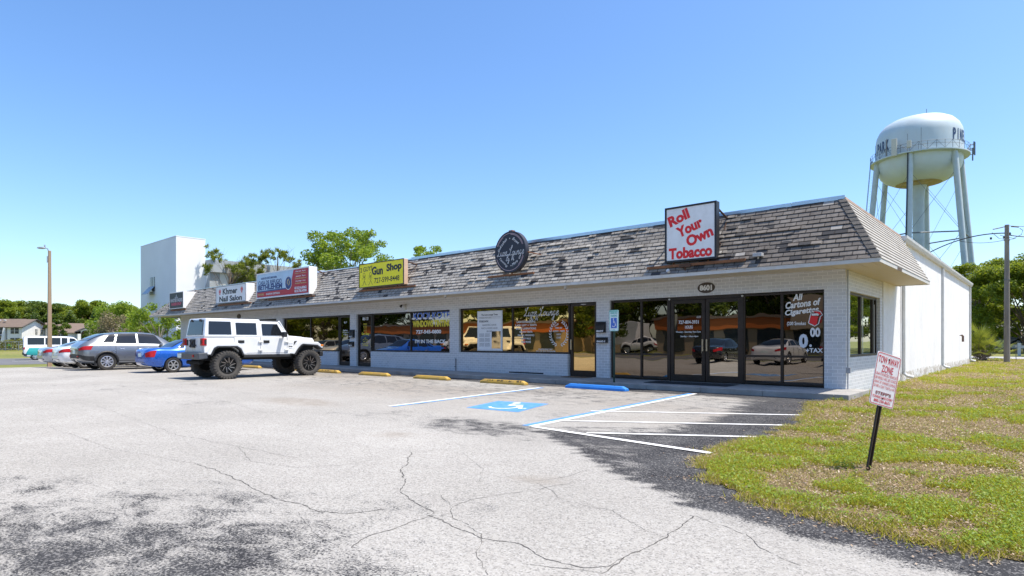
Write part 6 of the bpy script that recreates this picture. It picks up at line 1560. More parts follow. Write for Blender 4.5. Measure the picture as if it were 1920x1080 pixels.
# ================================================================== water tower
tx, ty = at(1722, 102); tank_m = mat('tank_white', (.52, .60, .635), .45, 0, .05, .5, dirt=((.52, .51, .47), .45, .35), stretch=(1, 1, .35)); steel = mat('tower_steel', (.46, .53, .54), .5, 0, .08, .8, dirt=((.34, .25, .18), .25, .7)); iron = mat('dark_railing', (.15, .17, .19), .6, .3)
W_ = thing('water_tower', 'tall white water tower on slim legs with navy lettering around the tank', 'water tower', (tx, ty, 0))
hx, hy = -tx, -ty; hl = math.hypot(hx, hy); tc = (hx/hl, hy/hl); rt_ = (-tc[1]*1.0, tc[0]*1.0)
def tw(th, r): c, s = math.cos(th), math.sin(th); return ((tc[0]*c+rt_[0]*s)*r, (tc[1]*c+rt_[1]*s)*r)
TR = 6.2
MB().lathe([(0, 38.75), (1.6, 38.72), (3.0, 38.58), (4.1, 38.28), (5.0, 37.75), (5.65, 37.0), (6.05, 36.1), (TR, 35.2), (TR, 31.9), (6.15, 31.0), (5.95, 30.1), (5.5, 29.2), (4.7, 28.45), (3.6, 27.9), (2.3, 27.6), (1.25, 27.5)], 56).build('tank', tank_m, W_, True)
MB().lathe([(3.3, 27.80), (2.3, 27.56), (1.3, 27.44), (1.3, 27.49), (2.3, 27.62), (3.3, 27.86)], 40).build('rust_stain', mat('rust_stain', (.34, .24, .07), .8, 0, .35, .6, dirt=((.52, .50, .44), .8, .8)), W_, True)
MB().lathe([(1.3, 27.6), (.95, 26.6), (.84, 25), (.84, 0)], 24).build('riser', steel, W_, True)
MB().lathe([(TR-.02, 31.55), (TR+.85, 31.6), (TR+.85, 31.78), (TR-.02, 31.78)], 56).build('balcony', tank_m, W_, True)
MB().lathe([(0, 39.3), (.75, 39.25), (.8, 38.8)], 16, (.5, .3, 0)).build('hatch', mat('hatch_grey', (.3, .29, .28), .7), W_)
m = MB()
for z in (32.55, 33.05): m.tube([(*tw(2*PI*k/48, TR+.78), z) for k in range(49)], .028, 4, False)
N = 36
for k in range(N):
    a = 2*PI*k/N; m.tube([(*tw(a, TR+.78), 31.75), (*tw(a, TR+.78), 33.05)], .03, 4)
    b = 2*PI*(k+1)/N; m.tube([(*tw(a if k % 2 else b, TR+.78), 31.75), (*tw(b if k % 2 else a, TR+.78), 33.05)], .024, 4)
m.build('railing', iron, W_)
ANG = [math.radians(-10+60*k) for k in range(6)]
leg0 = None
for k, a in enumerate(ANG):
    m = MB(); m.tube([(*tw(a, TR+.02), 31.7), (*tw(a, TR+2.9), -.5)], .44, 14)
    if k: m.build('leg', steel, W_, True)
    else: leg0 = m.build('leg', steel, W_, True)
def lr(z): return TR+.02+2.88*(31.7-z)/32.2
m = MB()
for z in (18.6, 8.0):
    for k in range(6): m.tube([(*tw(ANG[k], lr(z)), z), (*tw(ANG[(k+1) % 6], lr(z)), z)], .11, 5)
m.build('strut', iron, W_)
m = MB()
for z0, z1 in ((28.6, 18.6), (18.6, 8.0), (8.0, 0)):
    for k in range(6):
        a, b = ANG[k], ANG[(k+1) % 6]; m.tube([(*tw(a, lr(z0)), z0), (*tw(b, lr(z1)), z1)], .028, 4); m.tube([(*tw(b, lr(z0)), z0), (*tw(a, lr(z1)), z1)], .028, 4)
m.build('tie_rod', iron, W_)
m = MB(); a = ANG[0]-.035; m.tube([(*tw(a, TR+.6), 31.6), (*tw(a, lr(27)+.35), 28.5), (*tw(a, lr(15)+.45), 15), (*tw(a, lr(0)+.45), 0)], .10, 5); m.build('cable', mat('cable_black', (.03, .035, .04), .6), W_)
m = MB(); a = ANG[5]-.06
for o in (-.03, .03): m.tube([(*tw(a+o, TR+.9), 32), (*tw(a+o, lr(0)+.6), 0)], .035, 4)
for k in range(60): z = .5*k; m.tube([(*tw(a-.03, lr(z)+.5), z), (*tw(a+.03, lr(z)+.5), z)], .02, 4)
m.build('ladder', iron, W_)
m = MB(); a = math.radians(-27); x, y = tw(a, TR+1.0); m.box(x-.38, x+.38, y-.2, y+.2, 31.4, 34.2); a = math.radians(-10); x, y = tw(a, TR+1.0); m.box(x-.3, x+.3, y-.15, y+.15, 32.3, 33.4); m.build('antenna_panel', mat('antenna_beige', (.55, .53, .46), .6), W_, bevel=.04)
m = MB()
for a, z in ((math.radians(96), 33.6), (math.radians(88), 33.2), (math.radians(102), 32.8)):
    x, y = tw(a, TR+1.35); m.box(x-.09, x+.09, y-.08, y+.08, z-1.9, z+.2); m.tube([(*tw(a, TR+.8), z-.9), (x, y, z-.9)], .05, 4); m.tube([(*tw(a, TR+.8), z-.2), (x, y, z-.2)], .05, 4)
for a, z in ((3, 35.2), (-12, 34.6), (-50, 33.9)): x, y = tw(math.radians(a), TR+.8); m.tube([(x, y, 31.5), (x, y, z)], .035, 4)
m.tube([(1.2, -.5, 38.6), (1.2, -.5, 40.0)], .04, 4); m.build('antenna', iron, W_)
m = MB(); m.tube([(*tw(math.radians(-45), TR+.06), 31.8), (*tw(math.radians(-45), TR+.06), 34.6), (*tw(math.radians(-45), 5.75), 36.4)], .07, 4); m.build('overflow_pipe', mat('pipe_tan', (.36, .32, .27), .8), W_)
navy_t = mat('tower_navy', (.02, .05, .13), .5, 0, .1)
m = MB()
def ring_text(body, a0, da, z, hgt, wid):
    for i, ch in enumerate(body):
        V, F = glyphs(ch, .035, 0)
        if not V: continue
        xs = [v[0] for v in V]; ys = [v[1] for v in V]; x0, x1, y0, y1 = min(xs), max(xs), min(ys), max(ys); a = math.radians(a0+da*i); w_ = wid*(.35 if ch == 'I' else 1)
        out = []
        for v in V:
            u = ((v[0]-(x0+x1)/2)/max(1e-5, x1-x0))*w_; out.append((*tw(a+u/TR, TR+.03), z+((v[1]-y0)/max(1e-5, y1-y0)-.5)*hgt))
        m.add(out, [f for f in F])
ring_text('PINELLAS', 50, 7.6, 34.3, 1.85, .60); ring_text('PARK', -66, 7.4, 33.9, 1.85, .66)
ring_text('PINELLAS', -154, 8.0, 34.0, 1.55, .58); ring_text('PARK', 128, 7.6, 34.0, 1.55, .62)
m.build('lettering', navy_t, W_, fix=False)
m = MB(); q = [(*tw(math.radians(a), TR+.03), z) for a, z in ((-76, 32.2), (-88, 32.2), (-90, 34.6), (-83, 35.2), (-77, 34.0))]; m.add(q, [tuple(range(5))]); m.build('blue_emblem', mat('tower_blue', (.05, .25, .62), .5), W_, fix=False)

# ================================================================== white tower block
white_wall = mat('white_render', (.80, .81, .81), .8, 0, .05, .3, .1); grey_roof = mat('grey_fascia', (.36, .39, .41), .7, 0, .08, .4); win_m = mat('dark_window', (.035, .045, .05), .08, 0, .2, 1, 0, .6)
cx_, cy_ = at(330, 73); T_ = thing('tower_block', 'plain tall white tower block with one small window and a lower wing', 'building', (cx_, cy_, terrain(cx_)))
zt = zz(443, 73)-terrain(cx_)
MB().box(-12.6, 0, 0, 3.4, -1, zt).build('tower', white_wall, T_, bevel=.03)
MB().box(-12.62, .02, -.02, 3.42, zt, zt+.10).build('parapet', white_wall, T_)
fx = front(286, cy_)-cx_; f = MB().box(fx-.85, fx+.85, -.05, .05, frontz(287, 546, cy_)+.6, frontz(287, 519, cy_)+.6).build('window', win_m, T_)
MB().box(fx-.85, fx+.85, -.08, .05, frontz(287, 549, cy_)+.42, frontz(287, 546, cy_)+.6).build('sill', grey_roof, f); MB().box(fx-.04, fx+.04, -.07, .0, frontz(287, 546, cy_)+.6, frontz(287, 519, cy_)+.6).build('mullion', iron, f)
MB().add([(fx-1.1, -.06, frontz(287, 536, cy_)+.6), (fx+1.0, -.06, frontz(287, 536, cy_)+.6), (fx+.9, -.9, frontz(287, 548, cy_)+.4), (fx-1.2, -.9, frontz(287, 548, cy_)+.4), (fx-1.1, -.10, frontz(287, 537, cy_)+.6), (fx+1.0, -.10, frontz(287, 537, cy_)+.6), (fx+.9, -.9, frontz(287, 549, cy_)+.36), (fx-1.2, -.9, frontz(287, 549, cy_)+.36)], [(0, 1, 2, 3), (4, 5, 6, 7), (0, 1, 5, 4), (1, 2, 6, 5), (2, 3, 7, 6), (3, 0, 4, 7)]).build('open_sash', mat('sash_grey', (.22, .27, .32), .3), f)
wz = zz(487, 75)-terrain(cx_)-1.55
MB().box(-9, 1.2, 3.4, 30, -1, wz).build('wing_wall', white_wall, T_); MB().box(-9.2, 1.7, 3.42, 30.2, wz, wz+1.55).build('wing_fascia', grey_roof, T_)
for y in (6.0, 12.5, 19): MB().box(1.1, 1.23, y, y+3.6, wz-1.9, wz-.5).build('window', win_m, T_)
m = MB(); m.hexa([(0, 3.38, -1), (1.3, 3.38, -1), (1.3, 4.6, -1), (0, 4.6, -1)], [(0, 3.38, wz-1.8), (1.3, 3.38, wz+.2), (1.3, 4.6, wz+.2), (0, 4.6, wz-1.8)]); m.build('shade_wedge', grey_roof, T_)  # grey wedge stands in for the shadow low on the tower's side

# ================================================================== apartments
apt_w = mat('apartment_white', (.70, .69, .67), .8, 0, .06, .5, dirt=((.50, .47, .44), .3, .4)); apt_r = mat('brown_shingles', (.155, .115, .088), .9, 0, .15, 2.5, .2, stretch=(.3, .3, 3)); trim_d = mat('dark_trim', (.035, .028, .025), .7)
def gable_block(t, x0, x1, y0, y1, ze, zr, axis='X', over=.6):
    """house body with a gable roof whose ridge runs along axis"""
    m = MB(); m.box(x0, x1, y0, y1, -1.5, ze)
    ym = (y0+y1)/2; xm = (x0+x1)/2
    if axis == 'X': m.prism([(y0, ze), (y1, ze), (ym, zr-.15)], x0, x1, 'X')
    else: m.prism([(x0, ze), (x1, ze), (xm, zr-.15)], y0, y1, 'Y')
    m.build('wall', apt_w, t)
    m = MB(); h = .22; s = (zr-ze)/((y1-y0)/2 if axis == 'X' else (x1-x0)/2)
    if axis == 'X': m.prism([(y0-over, ze-over*s), (ym, zr), (y1+over, ze-over*s), (y1+over, ze-over*s+h), (ym, zr+h), (y0-over, ze-over*s+h)], x0-over, x1+over, 'X')
    else: m.prism([(x0-over, ze-over*s), (xm, zr), (x1+over, ze-over*s), (x1+over, ze-over*s+h), (xm, zr+h), (x0-over, ze-over*s+h)], y0-over, y1+over, 'Y')
    return m.build('roof', apt_r, t)
D1 = 158; ax, ay = at(41, D1)
A1 = thing('apartment_building', 'white two storey apartments with a tall gable and brown roof', 'building', (ax, ay, terrain(ax)), math.radians(40))
H_ = lambda py: zz(py, D1)-terrain(ax)
def win(t, x, y, z, w, h, face):
    m = MB(); m.box(x-w/2, x+w/2, y-.08, y+.04, z, z+h) if face == 'Y' else m.box(x-.04, x+.08, y-w/2, y+w/2, z, z+h)
    f = m.build('window', win_m, t); m = MB()
    if face == 'Y': m.box(x-w/2, x+w/2, y-.12, y-.07, z+h*.48, z+h*.52); m.box(x-.06, x+.06, y-.12, y-.07, z, z+h)
    else: m.box(x+.07, x+.12, y-w/2, y+w/2, z+h*.48, z+h*.52); m.box(x+.07, x+.12, y-.05, y+.05, z, z+h)
    m.build('glazing_bar', apt_w, f); return f
rf = gable_block(A1, -3.9, 0, 0, 8.2, H_(613), H_(599), 'X', .5)
rf2 = gable_block(A1, -34, -3.95, 1.4, 9.4, H_(612.5), H_(598), 'X', .5)
sl_ = (H_(599)-H_(613))/4.1
m = MB(); m.tube([(.56, -.55, H_(613)-.5*sl_+.1), (.56, 4.1, H_(599)+.12)], .17, 4); m.tube([(.56, 4.1, H_(599)+.12), (.56, 8.75, H_(613)-.5*sl_+.1)], .17, 4); m.build('barge_board', trim_d, rf)
for y in (4.6, 6.3): win(A1, 0, y, H_(626.5), .6, 1.4, 'X')
win(A1, -1.9, 0, H_(625.5), 2.1, 1.45, 'Y'); win(A1, -1.8, 0, H_(646), 2.5, 1.7, 'Y')
for x in (-7.4, -11, -16, -21): win(A1, x, 1.4, H_(626), 2.2, 1.6, 'Y'); win(A1, x, 1.4, H_(646), 2.2, 1.8, 'Y')
m = MB(); m.hexa([(-5.6, -.6, -1), (-4.5, -.6, -1), (-4.5, 1.4, -1), (-5.6, 1.4, -1)], [(-5.2, .2, H_(614)), (-4.6, .2, H_(614)), (-4.6, 1.4, H_(614)), (-5.2, 1.4, H_(614))]); m.build('column', apt_w, A1)
m = MB(); m.box(-20, -5.7, .1, 1.38, H_(630.5), H_(629)); m.box(-20, -5.7, .1, .2, H_(626.8), H_(626)); m.build('balcony', trim_d, A1)
m = MB(); m.lathe([(.3, H_(601)), (.35, H_(598.8)), (.2, H_(598.4))], 10, (-9, 3.4, 0)); m.build('roof_vent', fascia_m, rf2)
m = MB(); m.lathe([(.3, H_(601)), (.35, H_(598.8)), (.2, H_(598.4))], 10, (-7.5, 3.4, 0)); m.build('roof_vent', fascia_m, rf2)
bx, by = at(150, 165)
A2 = thing('apartment_building', 'long low white apartments with a brown roof and an arched entry', 'building', (bx, by, terrain(bx)))
H2 = lambda py: zz(py, 165)-terrain(bx)
gable_block(A2, -9, 0, -6.3, 30, H2(623), H2(607), 'Y')
ey = 1.0
m = MB(); m.box(0, 1.6, ey-1.9, ey-1.15, -1, H2(621)); m.box(0, 1.6, ey+1.15, ey+1.9, -1, H2(621)); N = 10
P = [(ey-1.9, H2(622)), (ey, H2(616)), (ey+1.9, H2(622))]; ar = [(ey+1.15*math.cos(PI*k/N), H2(626)+1.0*math.sin(PI*k/N)) for k in range(N+1)]
m.prism([(ey-1.9, H2(626)), (ey-1.15, H2(626))]+[(ey-1.15*math.cos(PI*k/N), H2(626)+1.0*math.sin(PI*k/N)) for k in range(1, N)]+[(ey+1.15, H2(626)), (ey+1.9, H2(626))]+[P[2], P[1], P[0]], 0, 1.6, 'X'); m.build('arched_porch', apt_w, A2)
m = MB(); m.prism([(ey-2.3, H2(622.6)), (ey, H2(615.4)), (ey+2.3, H2(622.6)), (ey+2.3, H2(622.0)), (ey, H2(614.6)), (ey-2.3, H2(622.0))], -1, 1.9, 'X'); m.build('porch_roof', trim_d, A2)
MB().box(.02, .06, ey-1.1, ey+1.1, -1, H2(622)).build('entry_recess', win_m, A2)
for y in (-4.4,): win(A2, 0, y, H2(632), 3.2, 1.6, 'X')
for y in (5.8, 9.8, 14.5, 19): win(A2, 0, y, H2(632), 2.6, 1.6, 'X')
for y in (-4.2, 5.8, 11, 16): win(A2, 0, y, H2(643), 2.8, 1.6, 'X')
m = MB(); m.box(.02, .9, -6.0, ey-2.2, H2(635.5), H2(634)); m.build('balcony', trim_d, A2)
tree('S1', 'small round tree before the long low apartments beside the tan lamp pole', on(107, 150), 0, 1.0, leaf_dark, args=dict(seed=71, H=6.4, R=2.5, base=.25, n_cl=18, per=170, leaf=.22, rc=.32, limbs=5))
tree('S1', 'little bright shrub at the arched entry of the low apartments', on(165, 150), 1.0, .55, group=None)
# low dark fence beyond the road
t = thing('metal_fence', 'long low dark fence beyond the side road', 'fence', (0, 0, 0)); m = MB(); X = -120
for k in range(60):
    y = -16+k*1.6; m.box(X-.04, X+.04, y-.04, y+.04, terrain(X), terrain(X)+1.5)
m.build('post', iron, t); t['kind'] = 'thing'
m = MB(); m.box(X-.03, X+.03, -16, 78.5, terrain(X)+1.35, terrain(X)+1.45); m.box(X-.03, X+.03, -16, 78.5, terrain(X)+.25, terrain(X)+.35)
for k in range(300): y = -16+k*.315; m.box(X-.012, X+.012, y-.012, y+.012, terrain(X)+.1, terrain(X)+1.42)
m.build('rail', iron, t)
r = np.random.default_rng(15); n = 9000; y = r.uniform(-20, 45, n); C = np.stack([-124+r.normal(0, .5, n), y, terrain(-124)+1.6*r.random(n)*(.6+.5*vnoise(y*.3, y*0, 2))], -1)
hz_ = tag(quads('clipped_hedge', leaf_quads(r, C, .22), leaf_mat('hedge_leaves', (.07, .08, .015), (.16, .17, .03), (.26, .24, .05))), 'clipped yellow green hedge behind the low dark fence', 'hedge')
ux, uy = at(16, 100); t = thing('utility_box', 'small green utility cabinet near the low dark fence', 'cabinet', (ux, uy, terrain(ux)-.03)); MB().box(-.45, .45, -.35, .35, 0, 1.1).build('cabinet', mat('box_green', (.03, .28, .07), .5), t, bevel=.05); MB().box(-.5, .5, -.4, .4, 1.1, 1.16).build('lid', mat('box_green', (0, 0, 0)), t)
# ================================================================== poles and wires
def lamp_pole(px, d, py_top, label, wood, sc=1.0, arm=-1):
    x, y = at(px, d); z0 = terrain(x)-.05; t = thing('street_lamp', label, 'street lamp', (x, y, z0)); zt = zz(py_top, d)-z0
    m = MB(); m.hexa([(-.115*sc, -.115*sc, 0), (.115*sc, -.115*sc, 0), (.115*sc, .115*sc, 0), (-.115*sc, .115*sc, 0)], [(-.07*sc, -.07*sc, zt), (.07*sc, -.07*sc, zt), (.07*sc, .07*sc, zt), (-.07*sc, .07*sc, zt)]); m.build('pole', wood, t, bevel=.015)
    m = MB(); m.tube([(0, 0, zt-.25), (arm*RT[0]*.12, arm*RT[1]*.12, zt+.12), (arm*RT[0]*.30, arm*RT[1]*.30, zt+.18)], .028, 6); m.box(-.06, .06, -.13*sc, -.10*sc, zt-.75, zt-.35); m.build('bracket', mat('lamp_bracket', (.30, .30, .30), .5, .5), t)
    m = MB(); o = (arm*RT[0]*.50, arm*RT[1]*.50); m.lathe([(0, .07), (.12, .055), (.16, 0), (.15, -.05), (.08, -.09), (0, -.10)], 14).xf(Matrix.Translation((o[0], o[1], zt+.18))@Matrix.Rotation(YAW, 4, 'Z')@Matrix.Diagonal((1.7, .9, .8, 1))); m.tube([(o[0]*.6, o[1]*.6, zt+.22), (o[0]*.6, o[1]*.6, zt+.36)], .04, 6); m.build('lamp_head', mat('lamp_alloy', (.42, .44, .46), .4, .5), t, True)
    return t
lamp_pole(93, 37.5, 470, 'tan square concrete lamp pole with one small lamp head at the left', mat('tan_pole', (.34, .24, .15), .85, 0, .12, 3, .15, stretch=(1, 1, .3)))
x, y = at(168, 112); t = thing('street_lamp', 'distant pale street lamp with a curved arm before the low apartments', 'street lamp', (x, y, terrain(x)-.05)); z1 = zz(604, 112)-terrain(x); MB().tube([(0, 0, 0), (0, 0, z1-.3)], [.14, .10], 8).build('pole', mat('pale_pole', (.42, .36, .28), .8), t); MB().tube([(0, 0, z1-.35), (RT[0]*.5, RT[1]*.5, z1+.1), (RT[0]*1.5, RT[1]*1.5, z1+.25)], .06, 6).build('arm', gutter_m, t); MB().box(RT[0]*1.4-.3, RT[0]*1.4+.3, RT[1]*1.4-.2, RT[1]*1.4+.2, z1+.18, z1+.34).build('lamp_head', gutter_m, t)
x, y = at(-14, 120); t = thing('street_lamp', 'street lamp whose head just enters at the left picture edge', 'street lamp', (x, y, terrain(x)-.05)); z1 = zz(558, 120)-terrain(x); MB().tube([(0, 0, 0), (0, 0, z1)], [.14, .09], 8).build('pole', gutter_m, t); MB().tube([(0, 0, z1-.05), (RT[0]*1.6, RT[1]*1.6, z1)], .05, 6).build('arm', gutter_m, t); MB().box(RT[0]*1.4-.4, RT[0]*1.4+.4, RT[1]*1.4-.3, RT[1]*1.4+.3, z1-.08, z1+.10).build('lamp_head', gutter_m, t)
ux, uy = at(1888, 37); t = thing('utility_pole', 'weathered wooden utility pole with wires at the right', 'utility pole', (ux, uy, -.02)); zt = zz(421, 37)
MB().tube([(0, 0, 0), (0, 0, zt*.5), (0, 0, zt)], [.165, .14, .115], 14).build('pole', mat('grey_wood_pole', (.20, .18, .155), .95, 0, .3, 4, .6, stretch=(1, 1, .12)), t, True)
m = MB(); m.lathe([(.04, -.08), (.05, 0), (.03, .08)], 8, (.15, .05, zt-.55)); m.lathe([(.04, -.08), (.05, 0), (.03, .08)], 8, (-.15, -.05, zt-.75)); m.box(-.16, .16, -.13, .13, zt*.60, zt*.60+.03); m.box(-.15, .15, -.12, .12, zt-.95, zt-.90); m.box(-.09, .09, .05, .22, 2.9, 3.2); m.build('insulator', iron, t)
def wire(name, label, a, b, sag, rad, n=18):
    P = [Vector(a).lerp(Vector(b), k/n)-Vector((0, 0, sag*4*(k/n)*(1-k/n))) for k in range(n+1)]
    tag(MB().tube(P, rad, 5).build(name, mat('wire_black', (.025, .026, .03), .6)), label, 'wire', 'overhead wires at the utility pole')
P0 = (ux, uy, zz(437, 37)); 
def far(px, py, d): x, y = at(px, d); return (x, y, zz(py, d))
wire('power_cable', 'thick black cable sagging from the utility pole to behind the white wall', P0, far(1738, 476, 40), -.35, .034)
wire('power_cable', 'thin service wire beside the thick cable left of the utility pole', (ux, uy, zz(449, 37)), far(1800, 452, 38), .16, .014)
wire('power_cable', 'upper thin wire running right from the utility pole top', (ux, uy, zz(423, 37)), far(1990, 420, 36), .10, .016)
wire('power_cable', 'dark twisted cable running right from the utility pole', (ux, uy, zz(440, 37)), far(2010, 432, 36), .25, .03)
m = MB(); m.tube([far(1875, 441, 36.9), far(1900, 447, 36.8), far(1915, 440, 36.7), far(1918, 432, 36.7), far(1912, 428, 36.7)], .016, 5); m.tube([far(1860, 436, 36.9), far(1873, 447, 36.9), far(1890, 450, 36.8), far(1905, 447, 36.8)], .014, 5); m.tube([far(1862, 430, 37), far(1876, 427, 37), far(1888, 424, 37)], .03, 5); m.tube([far(1896, 425, 36.9), far(1910, 426, 36.9)], .03, 5); m.tube([far(1858, 445, 37), far(1858, 449, 37)], .06, 6)
tag(m.build('wire_loops', mat('wire_black', (0, 0, 0))), 'looped jumper wires and clamps around the utility pole top', 'wire')
# ================================================================== right background: house, trailer, fence
hx_, hy_ = at(1842, 88); t = thing('house', 'low house with a grey hip roof behind the palm shrub', 'building', (hx_, hy_, 0)); zr, ze = zz(601, 88), zz(616, 88)
MB().box(-7, 3.2, 0, 9, -.2, ze).build('wall', apt_w, t)
m = MB(); m.add([(-8, -1, ze), (4.2, -1, ze), (4.2, 10, ze), (-8, 10, ze), (-4.5, 4.5, zr), (.2, 4.5, zr)], [(0, 1, 5, 4), (1, 2, 5), (2, 3, 4, 5), (3, 0, 4), (0, 3, 2, 1)]); m.build('roof', mat('grey_shingles', (.16, .165, .175), .9, 0, .15, 3), t)
MB().box(-8.02, 4.22, -1.03, -.97, ze-.12, ze+.06).build('eave_board', fascia_m, t)
for x in (-4, 0): win(t, x, 0, 1.0, 1.4, 1.1, 'Y')
hx_, hy_ = at(1885, 100); t = thing('carport', 'white flat carport roof between the grey hip roof and the utility pole', 'carport', (hx_, hy_, 0)); z_ = zz(628, 100)
m = MB(); m.hexa([(-3.4, -2, z_), (6.8, -2, z_-.1), (6.8, 6, z_+.3), (-3.4, 6, z_+.5)], [(-3.4, -2, z_+.16), (6.8, -2, z_+.1), (6.8, 6, z_+.9), (-3.4, 6, z_+1.0)]); m.build('roof', fascia_m, t)
for k, (x, y) in enumerate(((-3.2, -1.8), (6.6, -1.8), (-3.2, 5.8), (6.6, 5.8))): MB().box(x-.06, x+.06, y-.06, y+.06, 0, z_+.3).build('post', fascia_m, t)
x, y = at(1897, 78); t = thing('box_trailer', 'dark blue box trailer parked beyond the utility pole', 'trailer', (x, y, 0), YAW); z1, z0 = zz(628, 78), .45
MB().box(-1.0, 1.25, 0, 4.5, z0, z1).build('box', mat('trailer_navy', (.028, .035, .06), .5), t, bevel=.06)
MB().box(-.85, 1.1, -.02, .03, z0+.15, z1-.55).build('rear_door', mat('trailer_door', (.07, .08, .10), .45), t)
for sx in (-.95, 1.0): MB().lathe([(.30, -.1), (.32, 0), (.30, .1), (.18, .1), (.18, -.1)], 16, (sx, 2.4, .32), 'X', True).build('wheel', tyre_m, t)
x, y = at(1926, 74); t = thing('passenger_van', 'pale grey minivan parked at the right edge behind the trailer', 'van', (x, y, 0), 1.2)
dd = car('parked_crossover', 'light car at the right picture edge beyond the lawn', 'car', CUV, p_silver, (x, y, 0), -.3) if False else None
MB().hexa([(-.9, -2.2, .35), (.9, -2.2, .35), (.9, 2.3, .35), (-.9, 2.3, .35)], [(-.92, -2.25, 1.0), (.92, -2.25, 1.0), (.9, 2.35, .95), (-.9, 2.35, .95)]).build('body', p_silver, t, bevel=.08); MB().hexa([(-.88, -2.2, 1.0), (.88, -2.2, 1.0), (.88, 1.6, 1.0), (-.88, 1.6, 1.0)], [(-.72, -1.95, 1.7), (.72, -1.95, 1.7), (.72, .6, 1.7), (-.72, .6, 1.7)]).build('cabin', car_glass, t, bevel=.06); MB().box(-.70, .70, -1.95, .6, 1.70, 1.76).build('roof', p_silver, t, bevel=.02)
for (a, b) in ((-.82, -1.4), (.82, -1.4), (-.82, 1.5), (.82, 1.5)): MB().lathe([(.30, -.1), (.33, 0), (.30, .1), (.0, .09)], 16, (a, b, .33), 'X').build('wheel', tyre_m, t)
x, y = at(1911, 55); t = thing('fence_post', 'short white fence post with one rail at the right edge', 'fence', (x, y, 0)); MB().box(-.12, .12, -.12, .12, 0, zz(643, 55)).build('post', fascia_m, t); MB().box(.12, 4.2, -.05, .05, zz(653, 55), zz(648, 55)).build('rail', fascia_m, t); MB().box(-9, 14, 2.7, 2.78, -.0, .02).build('ground_board', fascia_m, t) if False else None
x, y = at(1905, 40); t = thing('marker_stake', 'thin dark stake in the grass right of the utility pole', 'stake', (x, y, 0)); MB().box(-.02, .02, -.02, .02, 0, 1.0).build('stake', iron, t); MB().box(-.03, .03, -.025, .025, .9, 1.05).build('cap', fascia_m, t)
# ================================================================== across the main road (seen in the shop windows)
orange = mat('orange_band', (.46, .12, .018), .6, 0, .05, .6); beige = mat('beige_render', (.33, .26, .19), .8, 0, .08, .5)
def row_shop(x0, x1, label, tower=True):
    t = thing('row_shop', label, 'building', ((x0+x1)/2, -28, 0)); w = (x1-x0)/2
    MB().box(-w, w, -14, 0, -.1, 2.5).build('wall', beige, t); MB().box(-w-.3, w+.3, -14.2, .5, 3.75, 4.0).build('roof', apt_r, t); MB().box(-w, w, -13.9, .3, 2.5, 3.75).build('orange_band', orange, t)
    m = MB(); x = -w+1
    while x < w-3: m.box(x, x+2.4, .0, .06, .3, 2.4); x += 3.4
    m.build('window', win_m, t); return t
t = row_shop(-33, -8, 'beige shop with orange band and lettered tower, mirrored in the tobacco windows')
MB().box(2, 9, -10, .8, 2.5, 5.6).build('parapet_tower', beige, t)
L = Letters(); L.text('DUNKIN', 0, 4.0, 3.0, .55, .04); L.text('DONUTS', 0, 3.3, 3.0, .55, .04)
L.mb.v = [(-v[0]+5.5, .85, v[2]) for v in L.mb.v]; L.mb.build('lettering', tow_red, t, fix=False)
row_shop(-88, -46, 'long beige shop row with orange band, mirrored in the gun shop windows')
l_ = [(-38, -25.5), (-29, -33), (-43, -31), (-52, -45), (-64, -44), (-74, -46), (-18, -46), (-8, -45), (2, -35), (-95, -36), (12, -30), (-24, -47)]
for i, (x, y) in enumerate(l_):
    tree('K', 'dark tree across the main road, seen only as a reflection in the shop windows', (x, y, -.05), i*1.1, .7+.25*((i*37) % 10)/10, leaf_dark, None, 'trees across the main road', args=dict(seed=81, H=10.5, R=4.0, base=.28, n_cl=30, per=200, leaf=.22, rc=.27, flat=.65, limbs=8))
for i in range(26):
    tree('A' if i % 3 else 'B', 'dark tree across the main road, seen only as a reflection in the shop windows', (-150+i*7.2+(i*13) % 5, -50-(i*29) % 17, -.05), i*1.7, .78+.3*((i*47) % 10)/10, group='trees across the main road')
for i in range(22):
    tree('B' if i % 2 else 'A', 'dark tree across the main road, seen only as a reflection in the shop windows', (-92+i*5.1, -74-(i*31) % 14, -.05), i*2.1, .95+.3*((i*41) % 10)/10, group='trees across the main road')
for i in range(16):
    tree('A' if i % 3 else 'B', 'dark tree across the main road, seen only as a reflection in the shop windows', (-96-i*7.5, -34-(i*23) % 19, -.4), i*1.3, .8+.3*((i*31) % 10)/10, group='trees across the main road')
for i in range(9):
    tree('A', 'dark tree across the main road, seen only as a reflection in the shop windows', (-93-i*6.5, -23-(i*7) % 9, -.5), i*1.9, .62+.2*((i*31) % 10)/10, group='trees across the main road')
for (px, py, s) in ((6, 74, 1.0), (12, 86, 1.15), (2.5, 88, .9), (18, 102, 1.2), (9, 112, 1.2), (24, 120, 1.3)):
    tree('R2', 'tree past the lawn end, seen only as a reflection in the side window', (px, py, -.03), px, s, group='trees past the lawn end')
def back_park(src, x, y, rz, lb, pm=None):
    c = dup(src, (x, y, -.0), rz, lb, 'cars in the opposite parking row')
    if pm:
        for k in kids(c):
            if k.name.startswith(('body', 'rear_bumper', 'wing_mirror')): k.data = k.data.copy(); k.data.materials[0] = pm
    return c
back_park(w_, -11.6, -.4, PI+.05, 'white sedan in the opposite row mirrored in the tobacco window')
back_park(g_, -8.0, -.6, PI, 'tan crossover in the opposite row mirrored under the cigarette lettering', p_tan)
back_park(w_, -15.2, -.8, PI, 'black sedan in the opposite row mirrored in the tobacco doors', p_black)
